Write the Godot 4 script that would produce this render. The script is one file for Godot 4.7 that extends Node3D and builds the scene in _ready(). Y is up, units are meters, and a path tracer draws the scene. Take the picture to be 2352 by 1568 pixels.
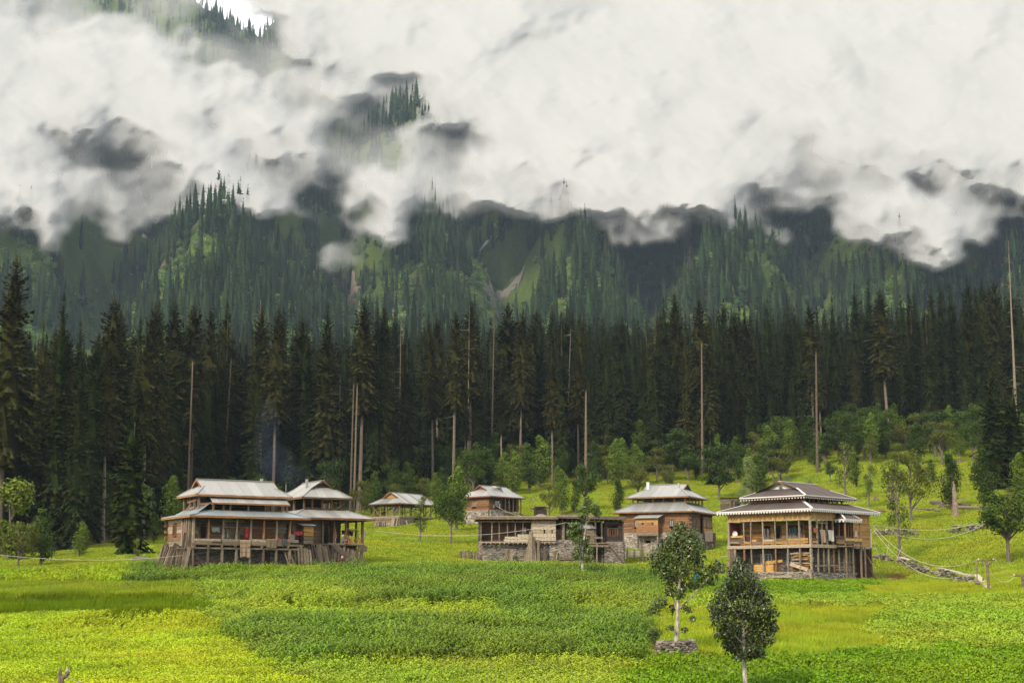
extends Node3D
# A mountain village below a cloud-wrapped forest. Units are metres; the eye is at the origin and looks towards -z, a little upwards.
# Picture positions (u, v) are given on a 2352 x 1568 frame and only fix directions; distances come from the ground that things stand on.

const FOCAL := 3267.0
const PITCH := 0.169
const CU := 1176.0
const CV := 784.0

var taken := {}
var rng := RandomNumberGenerator.new()
var M := {}
var box_mesh: BoxMesh
var rough_n: FastNoiseLite
var soft_n: FastNoiseLite

func _ready():
	rng.seed = 20240611
	set_camera_and_light()
	set_materials()
	set_frames()
	build_ground()
	build_mountain()
	build_clouds()
	build_mountain_woods()
	build_forest()
	build_broadleaf()
	build_fields()
	build_house_a()
	build_house_b()
	build_house_c()
	build_house_d()
	build_house_e()
	build_house_f()
	build_house_g()
	build_small_buildings()
	build_walls_and_poles()
	build_foreground()
	build_people()
	build_laundry()
	build_smoke()

func set_camera_and_light():
	var cam := Camera3D.new()
	cam.name = "camera"
	cam.fov = 26.99
	cam.rotation = Vector3(PITCH, 0, 0)
	cam.near = 0.5
	cam.far = 12000.0
	add_child(cam)
	var e := Environment.new()
	e.background_mode = Environment.BG_SKY
	var sky := ProceduralSkyMaterial.new()
	sky.sky_top_color = Color(0.965, 0.968, 0.96)
	sky.sky_horizon_color = Color(0.99, 0.983, 0.96)
	sky.sky_curve = 0.2
	sky.ground_bottom_color = Color(0.30, 0.33, 0.2)
	sky.ground_horizon_color = Color(0.5, 0.5, 0.42)
	sky.sun_angle_max = 2.0
	e.sky = Sky.new()
	e.sky.sky_material = sky
	e.background_energy_multiplier = 0.66
	e.tonemap_mode = Environment.TONE_MAPPER_LINEAR
	e.tonemap_exposure = 3.6
	e.volumetric_fog_enabled = true
	e.volumetric_fog_density = 0.0
	e.fog_enabled = true
	e.fog_density = 0.00005
	e.fog_light_color = Color(0.80, 0.9, 1.0)
	e.sdfgi_enabled = true
	e.ssao_enabled = true
	e.ssil_enabled = true
	var w := WorldEnvironment.new()
	w.name = "world_environment"
	w.environment = e
	add_child(w)
	var sun := DirectionalLight3D.new()
	sun.name = "sun"
	sun.light_energy = 0.6
	sun.light_angular_distance = 14.0
	sun.light_color = Color(1.0, 0.95, 0.86)
	sun.rotation_degrees = Vector3(-36, -36, 0)
	sun.shadow_enabled = true
	add_child(sun)

# ---------------------------------------------------------------- helpers
func ray(u, v) -> Vector3:
	var x = (u - CU) / FOCAL
	var y = (CV - v) / FOCAL
	var z = cos(PITCH) - y * sin(PITCH)
	return Vector3(x / z, (y * cos(PITCH) + sin(PITCH)) / z, -1.0)

func pt(u, v, d) -> Vector3:
	return ray(u, v) * d

func to_uv(p: Vector3) -> Vector2:
	var z = -p.z * cos(PITCH) + p.y * sin(PITCH)
	var y = p.y * cos(PITCH) + p.z * sin(PITCH)
	z = maxf(z, 0.001)
	return Vector2(CU + p.x / z * FOCAL, CV - y / z * FOCAL)

func lin(r, g, b) -> Color:
	return Color(r, g, b).linear_to_srgb()

func numbered(called: String) -> String:
	if not taken.has(called):
		taken[called] = 0
		return called
	taken[called] += 1
	return "%s_%03d" % [called, taken[called]]

func meta(o: Node, label, category, group = ""):
	o.set_meta("label", label)
	o.set_meta("category", category)
	if group != "":
		o.set_meta("group", group)
	return o

func thing(called, label, category, at := Vector3.ZERO, turn := 0.0, group := "") -> Node3D:
	var o := Node3D.new()
	o.name = numbered(called)
	add_child(o)
	o.position = at
	o.rotation.y = turn
	meta(o, label, category, group)
	return o

func part(called, parent) -> Node3D:
	var o := Node3D.new()
	o.name = called
	parent.add_child(o, true)
	return o

func mesh_node(called, mesh, mat, parent = null) -> MeshInstance3D:
	var o := MeshInstance3D.new()
	o.mesh = mesh
	if mat:
		o.material_override = mat
	if parent == null:
		o.name = numbered(called)
		add_child(o)
	else:
		o.name = called
		parent.add_child(o, true)
	return o

func structure(called, mesh, mat) -> MeshInstance3D:
	var o = mesh_node(called, mesh, mat)
	o.set_meta("kind", "structure")
	return o

func bx(parent, called, c: Vector3, size: Vector3, mat, rot := Vector3.ZERO) -> MeshInstance3D:
	var o := MeshInstance3D.new()
	o.mesh = box_mesh
	o.material_override = mat
	o.name = called
	parent.add_child(o, true)
	o.transform = Transform3D(Basis.from_euler(rot) * Basis.from_scale(size), c)
	return o

func beam(parent, called, a: Vector3, b: Vector3, w, h, mat) -> MeshInstance3D:
	var o := MeshInstance3D.new()
	o.mesh = box_mesh
	o.material_override = mat
	o.name = called
	parent.add_child(o, true)
	var x = (b - a)
	var l = x.length()
	x = x / l
	var up = Vector3.UP if absf(x.y) < 0.95 else Vector3(0, 0, 1)
	var z = x.cross(up).normalized()
	var y = z.cross(x).normalized()
	o.transform = Transform3D(Basis(x * l, y * h, z * w), (a + b) * 0.5)
	return o

func any(list):
	return list[rng.randi() % list.size()]

func rr(a, b) -> float:
	return rng.randf_range(a, b)

class Shape:
	var v := PackedVector3Array()
	var c := PackedColorArray()
	func tri(a, b, d, col):
		v.append(a); v.append(b); v.append(d)
		c.append(col); c.append(col); c.append(col)
	func quad(a, b, d, e, col):
		tri(a, b, d, col)
		tri(a, d, e, col)
	func tube(pts: Array, radii: Array, sides: int, col: Color, caps := true):
		var rings := []
		for i in pts.size():
			var dir: Vector3 = (pts[mini(i + 1, pts.size() - 1)] - pts[maxi(i - 1, 0)]).normalized()
			var side := dir.cross(Vector3(0.3, 0.1, 1.0) if absf(dir.z) < 0.9 else Vector3.RIGHT).normalized()
			var up := side.cross(dir).normalized()
			var ring := PackedVector3Array()
			for k in sides:
				var a := TAU * k / sides
				ring.append(pts[i] + (side * cos(a) + up * sin(a)) * radii[i])
			rings.append(ring)
		for i in pts.size() - 1:
			for k in sides:
				var k2 := (k + 1) % sides
				quad(rings[i][k], rings[i][k2], rings[i + 1][k2], rings[i + 1][k], col)
		if caps:
			for k in range(1, sides - 1):
				tri(rings[0][0], rings[0][k], rings[0][k + 1], col)
				tri(rings[-1][0], rings[-1][k + 1], rings[-1][k], col)
	func prism(poly: PackedVector3Array, thick: Vector3, col: Color):
		var n := poly.size()
		for k in range(1, n - 1):
			tri(poly[0], poly[k], poly[k + 1], col)
			tri(poly[0] - thick, poly[k + 1] - thick, poly[k] - thick, col)
		for k in n:
			var k2 := (k + 1) % n
			quad(poly[k], poly[k] - thick, poly[k2] - thick, poly[k2], col)
	func block(t: Transform3D, col: Color, cut := 0.0):
		# a box of unit size under t; cut pulls the top corners in
		var p := []
		for k in 8:
			var q := Vector3(-0.5 if k & 1 == 0 else 0.5, -0.5 if k & 2 == 0 else 0.5, -0.5 if k & 4 == 0 else 0.5)
			if k & 2:
				q.x *= 1.0 - cut
				q.z *= 1.0 - cut
			p.append(t * q)
		for f in [[0, 2, 3, 1], [4, 5, 7, 6], [0, 1, 5, 4], [2, 6, 7, 3], [0, 4, 6, 2], [1, 3, 7, 5]]:
			quad(p[f[0]], p[f[1]], p[f[2]], p[f[3]], col)
	func rubble(t: Transform3D, m: Vector3, col: Color, r: RandomNumberGenerator):
		# a rough stone: a box with every corner knocked about
		var p := []
		for k in 8:
			var q := Vector3(-0.5 if k & 1 == 0 else 0.5, -0.5 if k & 2 == 0 else 0.5, -0.5 if k & 4 == 0 else 0.5)
			q += Vector3(r.randf_range(-0.16, 0.16), r.randf_range(-0.2, 0.2), r.randf_range(-0.15, 0.15))
			p.append(t * q + m)
		for f in [[0, 2, 3, 1], [4, 5, 7, 6], [0, 1, 5, 4], [2, 6, 7, 3], [0, 4, 6, 2], [1, 3, 7, 5]]:
			quad(p[f[0]], p[f[1]], p[f[2]], p[f[3]], col)
	func mesh() -> ArrayMesh:
		var a := []
		a.resize(Mesh.ARRAY_MAX)
		a[Mesh.ARRAY_VERTEX] = v
		a[Mesh.ARRAY_COLOR] = c
		var m := ArrayMesh.new()
		m.add_surface_from_arrays(Mesh.PRIMITIVE_TRIANGLES, a)
		return m

func grid_mesh(points: PackedVector3Array, nx: int, ny: int, colors := PackedColorArray(), flip := false) -> ArrayMesh:
	var idx := PackedInt32Array()
	for j in ny - 1:
		for i in nx - 1:
			var a := j * nx + i
			idx.append_array(PackedInt32Array([a, a + 1, a + nx, a + 1, a + nx + 1, a + nx] if flip else [a, a + nx, a + 1, a + 1, a + nx, a + nx + 1]))
	var normals := PackedVector3Array()
	normals.resize(points.size())
	for j in ny:
		for i in nx:
			var l = points[j * nx + maxi(i - 1, 0)]
			var r = points[j * nx + mini(i + 1, nx - 1)]
			var n = points[maxi(j - 1, 0) * nx + i]
			var f = points[mini(j + 1, ny - 1) * nx + i]
			var q: Vector3 = (r - l).cross(f - n).normalized()
			normals[j * nx + i] = -q if flip else q
	var a := []
	a.resize(Mesh.ARRAY_MAX)
	a[Mesh.ARRAY_VERTEX] = points
	a[Mesh.ARRAY_NORMAL] = normals
	a[Mesh.ARRAY_INDEX] = idx
	if colors.size():
		a[Mesh.ARRAY_COLOR] = colors
	var m := ArrayMesh.new()
	m.add_surface_from_arrays(Mesh.PRIMITIVE_TRIANGLES, a)
	return m

func scatter(called, mesh, mat, places: Array, tints: Array, label, category, parent = null) -> MultiMeshInstance3D:
	var mm := MultiMesh.new()
	mm.transform_format = MultiMesh.TRANSFORM_3D
	mm.use_colors = tints.size() > 0
	mm.mesh = mesh
	mm.instance_count = places.size()
	for i in places.size():
		mm.set_instance_transform(i, places[i])
		if tints.size():
			mm.set_instance_color(i, tints[i])
	var o := MultiMeshInstance3D.new()
	o.multimesh = mm
	o.material_override = mat
	o.set_meta("kind", "stuff")
	if parent:
		o.name = called
		parent.add_child(o, true)
	else:
		o.name = numbered(called)
		add_child(o)
		meta(o, label, category)
	return o

# ---------------------------------------------------------------- materials
func noise_texture(freq, seed_, lo: Color, hi: Color, octaves := 4, size := 512) -> NoiseTexture2D:
	var n := FastNoiseLite.new()
	n.noise_type = FastNoiseLite.TYPE_SIMPLEX_SMOOTH
	n.frequency = freq
	n.seed = seed_
	n.fractal_octaves = octaves
	var g := Gradient.new()
	g.set_color(0, lo)
	g.set_color(1, hi)
	var t := NoiseTexture2D.new()
	t.width = size
	t.height = size
	t.seamless = true
	t.noise = n
	t.color_ramp = g
	return t

func plain(color: Color, rough := 0.9, tex: Texture2D = null, scale := Vector3.ONE) -> StandardMaterial3D:
	var m := StandardMaterial3D.new()
	m.albedo_color = color
	m.roughness = rough
	if tex:
		m.albedo_texture = tex
		m.uv1_triplanar = true
		m.uv1_world_triplanar = true
		m.uv1_scale = scale
	return m

func leafy(rough := 0.6, back := Color(0.35, 0.4, 0.1)) -> StandardMaterial3D:
	var m := StandardMaterial3D.new()
	m.vertex_color_use_as_albedo = true
	m.roughness = rough
	m.metallic_specular = 0.35
	m.cull_mode = BaseMaterial3D.CULL_DISABLED
	if back != Color.BLACK:
		m.backlight_enabled = true
		m.backlight = back
	return m

func set_materials():
	box_mesh = BoxMesh.new()
	rough_n = FastNoiseLite.new()
	rough_n.seed = 5
	rough_n.frequency = 1.0
	rough_n.fractal_octaves = 4
	soft_n = FastNoiseLite.new()
	soft_n.seed = 9
	soft_n.frequency = 1.0
	soft_n.fractal_octaves = 2
	var streak = noise_texture(0.02, 3, Color(0.42, 0.40, 0.38), Color(1.0, 1.0, 1.0), 5)
	var blot = noise_texture(0.012, 8, Color(0.55, 0.52, 0.5), Color(1, 1, 1), 5)
	var rust = noise_texture(0.02, 18, Color(0.74, 0.72, 0.69), Color(1, 1, 1), 5)
	var along = Vector3(0.18, 1.3, 0.18)
	var upright = Vector3(1.3, 0.18, 1.3)
	# weathered grey-brown timber, laid and standing
	M.grey = []
	M.grey_up = []
	for c in [[0.168, 0.127, 0.082], [0.218, 0.164, 0.110], [0.126, 0.091, 0.058], [0.259, 0.205, 0.142], [0.101, 0.073, 0.048]]:
		M.grey.append(plain(lin(c[0], c[1], c[2]), 0.9, streak, along))
		M.grey_up.append(plain(lin(c[0], c[1], c[2]), 0.9, streak, upright))
	# reddish-brown timber of the walls under the eaves
	M.brown = []
	M.brown_up = []
	for c in [[0.202, 0.089, 0.033], [0.252, 0.118, 0.043], [0.156, 0.070, 0.029], [0.292, 0.142, 0.056], [0.121, 0.056, 0.024]]:
		M.brown.append(plain(lin(c[0], c[1], c[2]), 0.85, streak, along))
		M.brown_up.append(plain(lin(c[0], c[1], c[2]), 0.85, streak, upright))
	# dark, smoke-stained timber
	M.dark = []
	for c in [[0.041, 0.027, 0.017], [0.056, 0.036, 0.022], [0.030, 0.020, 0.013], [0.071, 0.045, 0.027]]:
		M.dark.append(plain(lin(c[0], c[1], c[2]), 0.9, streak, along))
	# fresh yellow boards
	M.yellow = []
	M.yellow_up = []
	for c in [[0.487, 0.259, 0.049], [0.558, 0.310, 0.067], [0.430, 0.220, 0.041], [0.601, 0.354, 0.094]]:
		M.yellow.append(plain(lin(c[0], c[1], c[2]), 0.7, streak, along))
		M.yellow_up.append(plain(lin(c[0], c[1], c[2]), 0.7, streak, upright))
	# pale bleached boards
	M.pale = []
	M.pale_up = []
	for c in [[0.381, 0.312, 0.221], [0.427, 0.358, 0.259], [0.335, 0.274, 0.190], [0.457, 0.396, 0.305]]:
		M.pale.append(plain(lin(c[0], c[1], c[2]), 0.85, blot, Vector3(0.5, 1.2, 0.5)))
		M.pale_up.append(plain(lin(c[0], c[1], c[2]), 0.85, streak, upright))
	M.orange = [plain(lin(0.34, 0.15, 0.045), 0.8, streak, along), plain(lin(0.38, 0.175, 0.055), 0.8, streak, along)]
	M.tin = []
	for c in [0.26, 0.30, 0.28, 0.33, 0.24]:
		var m = plain(lin(c, c, c * 0.985), 0.5, rust, Vector3(1.2, 0.3, 1.2))
		m.metallic = 0.35
		M.tin.append(m)
	M.tin_blue = []
	for c in [0.24, 0.28, 0.26]:
		var m = plain(lin(c * 0.86, c * 0.99, c * 1.1), 0.45, rust, Vector3(1.2, 0.3, 1.2))
		m.metallic = 0.35
		M.tin_blue.append(m)
	M.tin_old = []
	for c in [0.22, 0.28, 0.16, 0.31]:
		var m = plain(lin(c, c * 0.98, c * 0.93), 0.6, rust, Vector3(0.6, 0.6, 0.6))
		m.metallic = 0.25
		M.tin_old.append(m)
	M.tin_brown = []
	for c in [0.066, 0.074, 0.06]:
		var m = plain(lin(c * 1.15, c * 0.93, c * 0.9), 0.62, rust, Vector3(1.2, 0.3, 1.2))
		m.metallic_specular = 0.22
		M.tin_brown.append(m)
	M.white = plain(lin(0.4, 0.39, 0.365), 0.6)
	M.glass = StandardMaterial3D.new()
	M.glass.albedo_color = Color(0.75, 0.8, 0.82, 0.12)
	M.glass.transparency = BaseMaterial3D.TRANSPARENCY_ALPHA
	M.glass.roughness = 0.06
	M.mud = plain(lin(0.22, 0.17, 0.115), 0.95, blot, Vector3(0.8, 0.8, 0.8))
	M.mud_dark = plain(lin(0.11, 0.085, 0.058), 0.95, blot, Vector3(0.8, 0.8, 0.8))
	M.soil = plain(lin(0.07, 0.05, 0.033), 1.0, blot, Vector3(0.6, 0.6, 0.6))
	M.stone = []
	for c in [[0.168, 0.148, 0.120], [0.120, 0.104, 0.084], [0.232, 0.204, 0.164], [0.080, 0.070, 0.058], [0.288, 0.256, 0.208]]:
		M.stone.append(plain(lin(c[0], c[1], c[2]), 0.9, blot, Vector3(2, 2, 2)))
	M.wall_stone = StandardMaterial3D.new()
	M.wall_stone.vertex_color_use_as_albedo = true
	M.wall_stone.roughness = 0.9
	M.bark = StandardMaterial3D.new()
	M.bark.vertex_color_use_as_albedo = true
	M.bark.roughness = 0.95
	M.bark.albedo_texture = streak
	M.bark.uv1_triplanar = true
	M.bark.uv1_world_triplanar = true
	M.bark.uv1_scale = Vector3(0.8, 0.25, 0.8)
	M.needle = leafy(0.8, Color.BLACK)
	M.needle.metallic_specular = 0.1
	M.leaf = leafy(0.55, Color(0.5, 0.55, 0.12))
	M.leaf.metallic_specular = 0.22
	M.gloss_leaf = leafy(0.32, Color(0.3, 0.35, 0.08))
	M.crop = leafy(0.5, Color(0.55, 0.6, 0.1))
	M.crop.metallic_specular = 0.16
	M.grass = leafy(0.7, Color(0.6, 0.62, 0.1))
	M.grass.metallic_specular = 0.08
	M.wire = plain(lin(0.32, 0.3, 0.24), 0.6)
	M.iron = plain(lin(0.07, 0.07, 0.07), 0.5)
	M.turf = plain(lin(0.13, 0.16, 0.018), 1.0, noise_texture(0.03, 21, Color(0.6, 0.55, 0.35), Color(1, 1, 1), 5), Vector3(0.25, 0.25, 0.25))
	M.turf.vertex_color_use_as_albedo = true
	M.turf.metallic_specular = 0.15
	M.fell = plain(lin(1, 1, 1), 1.0, noise_texture(0.02, 31, Color(0.5, 0.52, 0.42), Color(1, 1, 1), 6, 1024), Vector3(0.02, 0.02, 0.02))
	M.fell.vertex_color_use_as_albedo = true
	M.fell.metallic_specular = 0.1
	M.cloth = {}
	var dyes = {"red": [0.42, 0.02, 0.03], "pink": [0.5, 0.02, 0.16], "maroon": [0.07, 0.012, 0.016], "teal": [0.02, 0.2, 0.24], "grey": [0.26, 0.27, 0.27], "beige": [0.42, 0.32, 0.22], "white": [0.62, 0.6, 0.56], "black": [0.015, 0.014, 0.016], "olive": [0.16, 0.13, 0.07], "tan": [0.33, 0.23, 0.15], "slate": [0.05, 0.05, 0.06], "rust": [0.3, 0.1, 0.06]}
	for c in dyes:
		var m = plain(lin(dyes[c][0], dyes[c][1], dyes[c][2]), 0.95, blot, Vector3(3, 3, 3))
		m.cull_mode = BaseMaterial3D.CULL_DISABLED
		M.cloth[c] = m

# ---------------------------------------------------------------- terrain
const ROW_D := [-150.0, 30.0, 60.0, 95.0, 122.0, 140.0, 160.0, 185.0, 220.0, 260.0, 300.0, 360.0, 450.0, 600.0, 800.0]
const COL_U := [-300.0, 0.0, 400.0, 800.0, 1200.0, 1600.0, 2000.0, 2352.0, 2650.0]
const GROUND := [
	[-9.0, -9.0, -9.0, -9.0, -9.0, -9.0, -9.0, -9.0, -9.0],
	[-5.4, -5.4, -5.4, -5.4, -5.4, -5.4, -5.4, -5.4, -5.4],
	[-4.0, -4.0, -4.0, -4.0, -4.0, -4.0, -4.0, -4.0, -4.0],
	[-2.0, -2.0, -1.8, -1.4, -1.2, -1.2, -1.6, -1.4, -1.2],
	[0.3, 0.5, 0.9, 1.0, 1.1, 0.0, -0.3, 0.4, 1.0],
	[1.2, 1.5, 2.0, 2.4, 1.9, 0.7, 0.5, 2.0, 3.0],
	[2.0, 2.4, 3.1, 4.1, 2.5, 2.3, 3.6, 5.0, 6.0],
	[3.0, 3.3, 4.4, 5.9, 5.0, 4.2, 8.0, 9.3, 10.0],
	[4.3, 4.6, 6.6, 8.3, 10.0, 10.0, 13.2, 14.8, 16.0],
	[6.5, 6.8, 9.2, 12.0, 15.5, 16.0, 20.0, 21.8, 23.0],
	[10.0, 10.0, 13.0, 17.5, 21.5, 23.5, 27.0, 28.5, 30.0],
	[16.0, 16.0, 20.0, 26.0, 32.0, 34.0, 37.0, 39.0, 40.0],
	[28.0, 28.0, 32.0, 40.0, 46.0, 48.0, 50.0, 52.0, 53.0],
	[55.0, 55.0, 60.0, 68.0, 74.0, 76.0, 76.0, 78.0, 79.0],
	[98.0, 98.0, 105.0, 115.0, 120.0, 120.0, 120.0, 120.0, 120.0],
]

func table_height(x, d) -> float:
	var u = clampf(x / maxf(d, 40.0) * FOCAL * 1.0 + CU, COL_U[0], COL_U[-1] - 0.01)
	var i := 0
	while u >= COL_U[i + 1]:
		i += 1
	var j := 0
	var dd = clampf(d, ROW_D[0], ROW_D[-1] - 0.01)
	while dd >= ROW_D[j + 1]:
		j += 1
	var fu = (u - COL_U[i]) / (COL_U[i + 1] - COL_U[i])
	fu = fu * fu * (3.0 - 2.0 * fu)
	var fd = (dd - ROW_D[j]) / (ROW_D[j + 1] - ROW_D[j])
	return lerpf(lerpf(GROUND[j][i], GROUND[j][i + 1], fu), lerpf(GROUND[j + 1][i], GROUND[j + 1][i + 1], fu), fd)

func near_height(x, d) -> float:
	var h = (table_height(x, d - 4.0) + table_height(x, d + 4.0) + table_height(x, d) * 2.0) * 0.25
	if d < 420.0:
		h += soft_n.get_noise_2d(x * 0.05, d * 0.05) * 0.35 + soft_n.get_noise_2d(x * 0.25, d * 0.25) * 0.08
		var u = x / maxf(d, 40.0) * FOCAL + CU
		if d > 70.0 and d < 120.0:
			# banks between the terraced plots
			var wob = soft_n.get_noise_2d(x * 0.06, 3.0) * 2.5
			var west = 1.0 - smoothstep(430.0, 620.0, u)
			h += west * (0.55 * (smoothstep(81.0, 83.0, d + wob) - smoothstep(83.0, 120.0, d)) + 0.45 * (smoothstep(95.0, 96.6, d + wob) - smoothstep(96.6, 119.0, d)))
			var mid = smoothstep(520.0, 650.0, u) * (1.0 - smoothstep(1350.0, 1560.0, u))
			h += mid * 0.4 * (smoothstep(88.5, 90.0, d + wob * 0.7) - smoothstep(90.0, 118.0, d))
	else:
		h += soft_n.get_noise_2d(x * 0.02, d * 0.02) * 2.0
	return h

# gullies as they cut the mountain: (v, u) pairs down each bed
const GULLIES := [
	[[0, -260], [760, -180]],
	[[0, 180], [300, 330], [390, 312], [470, 330], [520, 352], [560, 330], [640, 210], [760, 120]],
	[[0, 560], [300, 640], [480, 770], [620, 815], [760, 840]],
	[[0, 960], [440, 1080], [540, 1098], [600, 1110], [645, 1180], [700, 1130], [760, 1110]],
	[[0, 1560], [460, 1470], [560, 1485], [700, 1500], [760, 1500]],
	[[0, 1800], [440, 1812], [500, 1842], [560, 1866], [660, 1900], [760, 1910]],
	[[0, 2380], [480, 2380], [540, 2340], [640, 2290], [760, 2260]],
	[[0, 2750], [760, 2650]],
]

func gully_u(k, v) -> float:
	var g = GULLIES[k]
	if v <= g[0][0]:
		return g[0][1]
	for i in g.size() - 1:
		if v < g[i + 1][0]:
			return lerpf(g[i][1], g[i + 1][1], (v - g[i][0]) / float(g[i + 1][0] - g[i][0]))
	return g[-1][1]

# distance to the next gully bed, in picture units
func bed_gap(u, v) -> float:
	var best := 1e9
	for k in GULLIES.size():
		best = minf(best, absf(u - gully_u(k, v)))
	return best

const FELL_D := [600.0, 800.0, 1000.0, 1400.0, 1800.0, 2200.0, 2600.0, 3000.0, 3600.0, 4400.0]
const FELL_H := [70.0, 122.0, 184.0, 322.0, 518.0, 757.0, 1042.0, 1290.0, 1560.0, 1700.0]

func fell_height(x, d) -> float:
	var j := 0
	var dd = clampf(d, FELL_D[0], FELL_D[-1] - 0.1)
	while dd >= FELL_D[j + 1]:
		j += 1
	var base = lerpf(FELL_H[j], FELL_H[j + 1], (dd - FELL_D[j]) / (FELL_D[j + 1] - FELL_D[j]))
	var u = x / d * FELL_U + CU
	var r = base / d
	var v = CV - FOCAL * (r * cos(PITCH) - sin(PITCH)) / (cos(PITCH) + r * sin(PITCH))
	var best := 1e9
	var span := 1.0
	var bed_u = u
	u += (soft_n.get_noise_2d(x * 0.0035, d * 0.0035) * 70.0 + soft_n.get_noise_2d(x * 0.012, d * 0.012) * 22.0) * smoothstep(12.0, 70.0, bed_gap(u, v))
	for k in GULLIES.size() - 1:
		var a = gully_u(k, v)
		var b = gully_u(k + 1, v)
		if u >= a and u <= b:
			best = minf(u - a, b - u)
			span = (b - a) * 0.5
	var ridge = 0.5
	if best < 1e8:
		ridge = smoothstep(-0.15, 1.1, best / span)
	var grow = smoothstep(760.0, 1300.0, d)
	var amp = lerpf(10.0, 95.0, grow) * clampf(span / 180.0, 0.5, 1.3)
	var h = base + amp * (ridge - 0.55)
	h += grow * (soft_n.get_noise_2d(x * 0.004, d * 0.004) * 34.0 + rough_n.get_noise_2d(x * 0.012, d * 0.012) * 24.0)
	u = bed_u
	# the wooded spur whose crest stands out before the clouds
	var win = exp(-pow((u - 880.0) / 175.0, 2.0))
	h += win * 95.0 * exp(-pow((d - 1760.0) / 240.0, 2.0))
	h -= smoothstep(640.0, 760.0, u) * (1.0 - smoothstep(980.0, 1150.0, u)) * 250.0 * smoothstep(1760.0, 1980.0, d) * (1.0 - smoothstep(2050.0, 2500.0, d))
	# saddle in the far crest
	h += 110.0 * smoothstep(2500.0, 3300.0, d) * (1.0 - smoothstep(300.0, 400.0, u))
	h -= 230.0 * exp(-pow((u - 470.0) / 120.0, 2.0)) * smoothstep(2700.0, 3300.0, d)
	h += 160.0 * smoothstep(2500.0, 3300.0, d) * smoothstep(620.0, 1000.0, u)
	return h

const FELL_U := 3267.0

func height(x, d) -> float:
	if d < 640.0:
		return near_height(x, d)
	if d > 800.0:
		return fell_height(x, d)
	return lerpf(near_height(x, d), fell_height(x, d), smoothstep(640.0, 800.0, d))

func on_ground(x, d) -> Vector3:
	return Vector3(x, height(x, d), -d)

# the place where the sight line through (u, v) meets the ground
func ground_at(u, v, from := 45.0, to := 900.0) -> Vector3:
	var r = ray(u, v)
	var d = from
	var step := 2.0
	var last = from
	while d < to:
		if height(r.x * d, d) >= r.y * d:
			var lo = last
			var hi = d
			for i in 12:
				var m = (lo + hi) * 0.5
				if height(r.x * m, m) >= r.y * m:
					hi = m
				else:
					lo = m
			return on_ground(r.x * hi, hi)
		last = d
		d += step
		step *= 1.02
	return on_ground(r.x * to, to)

func build_ground():
	var nx := 190
	var rows := []
	var d := -150.0
	while d < 730.0:
		rows.append(d)
		d += 8.0 if d < 40.0 else 0.7 if d < 122.0 else 1.5 if d < 260.0 else 4.0 if d < 420.0 else 10.0
	var pts := PackedVector3Array()
	var cols := PackedColorArray()
	for dd in rows:
		for i in nx:
			var a = (i / float(nx - 1)) * 2.0 - 1.0
			var x = a * (90.0 + maxf(dd, 0.0) * 0.5)
			var p = on_ground(x, dd)
			pts.append(p)
			var n = rough_n.get_noise_2d(x * 0.12, dd * 0.12)
			var c = Color(1, 1, 1).lerp(Color(1.5, 1.05, 0.9), clampf(n * 1.4, 0.0, 1.0))
			var q = to_uv(p) if dd > 40.0 else Vector2(0, 2000)
			# forest floor is brown with needles, the yard beside the brown-roofed house is trodden bare
			var wood = smoothstep(0.0, 40.0, dd - forest_edge(q.x))
			c = c.lerp(Color(0.42, 0.24, 0.5), wood)
			var yard = exp(-pow((q.x - 2062.0) / 38.0, 2.0) - pow((q.y - 1325.0) / 9.0, 2.0))
			c = c.lerp(Color(0.75, 0.33, 1.0), smoothstep(0.25, 0.5, yard + n * 0.2))
			var path = path_gap(q.x, q.y)
			c = c.lerp(Color(0.8, 0.36, 0.9), path * 0.9)
			cols.append(c)
	structure("ground", grid_mesh(pts, nx, rows.size(), cols), M.turf)

# how far away the wood begins, by direction
func forest_edge(u) -> float:
	var us = [-300.0, 0.0, 300.0, 420.0, 800.0, 1200.0, 1600.0, 2000.0, 2352.0, 2650.0]
	var ds = [205.0, 205.0, 212.0, 245.0, 265.0, 285.0, 285.0, 300.0, 300.0, 300.0]
	for i in us.size() - 1:
		if u < us[i + 1]:
			return lerpf(ds[i], ds[i + 1], clampf((u - us[i]) / (us[i + 1] - us[i]), 0.0, 1.0))
	return 300.0

# the trodden line between the plots, 1 on it
func path_gap(u, v) -> float:
	if v < 1400.0:
		return 0.0
	var line = [[1400.0, 440.0], [1428.0, 478.0], [1465.0, 525.0], [1510.0, 590.0], [1568.0, 690.0], [1700.0, 880.0]]
	for i in line.size() - 1:
		if v < line[i + 1][0]:
			var cu = lerpf(line[i][1], line[i + 1][1], (v - line[i][0]) / (line[i + 1][0] - line[i][0]))
			return 1.0 - smoothstep(5.0, 14.0, absf(u - cu))
	return 0.0

func left_of_path(u, v) -> bool:
	var line = [[1400.0, 440.0], [1428.0, 478.0], [1465.0, 525.0], [1510.0, 590.0], [1568.0, 690.0], [1700.0, 880.0]]
	for i in line.size() - 1:
		if v < line[i + 1][0]:
			return u < lerpf(line[i][1], line[i + 1][1], (v - line[i][0]) / (line[i + 1][0] - line[i][0]))
	return u < 880.0

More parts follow.
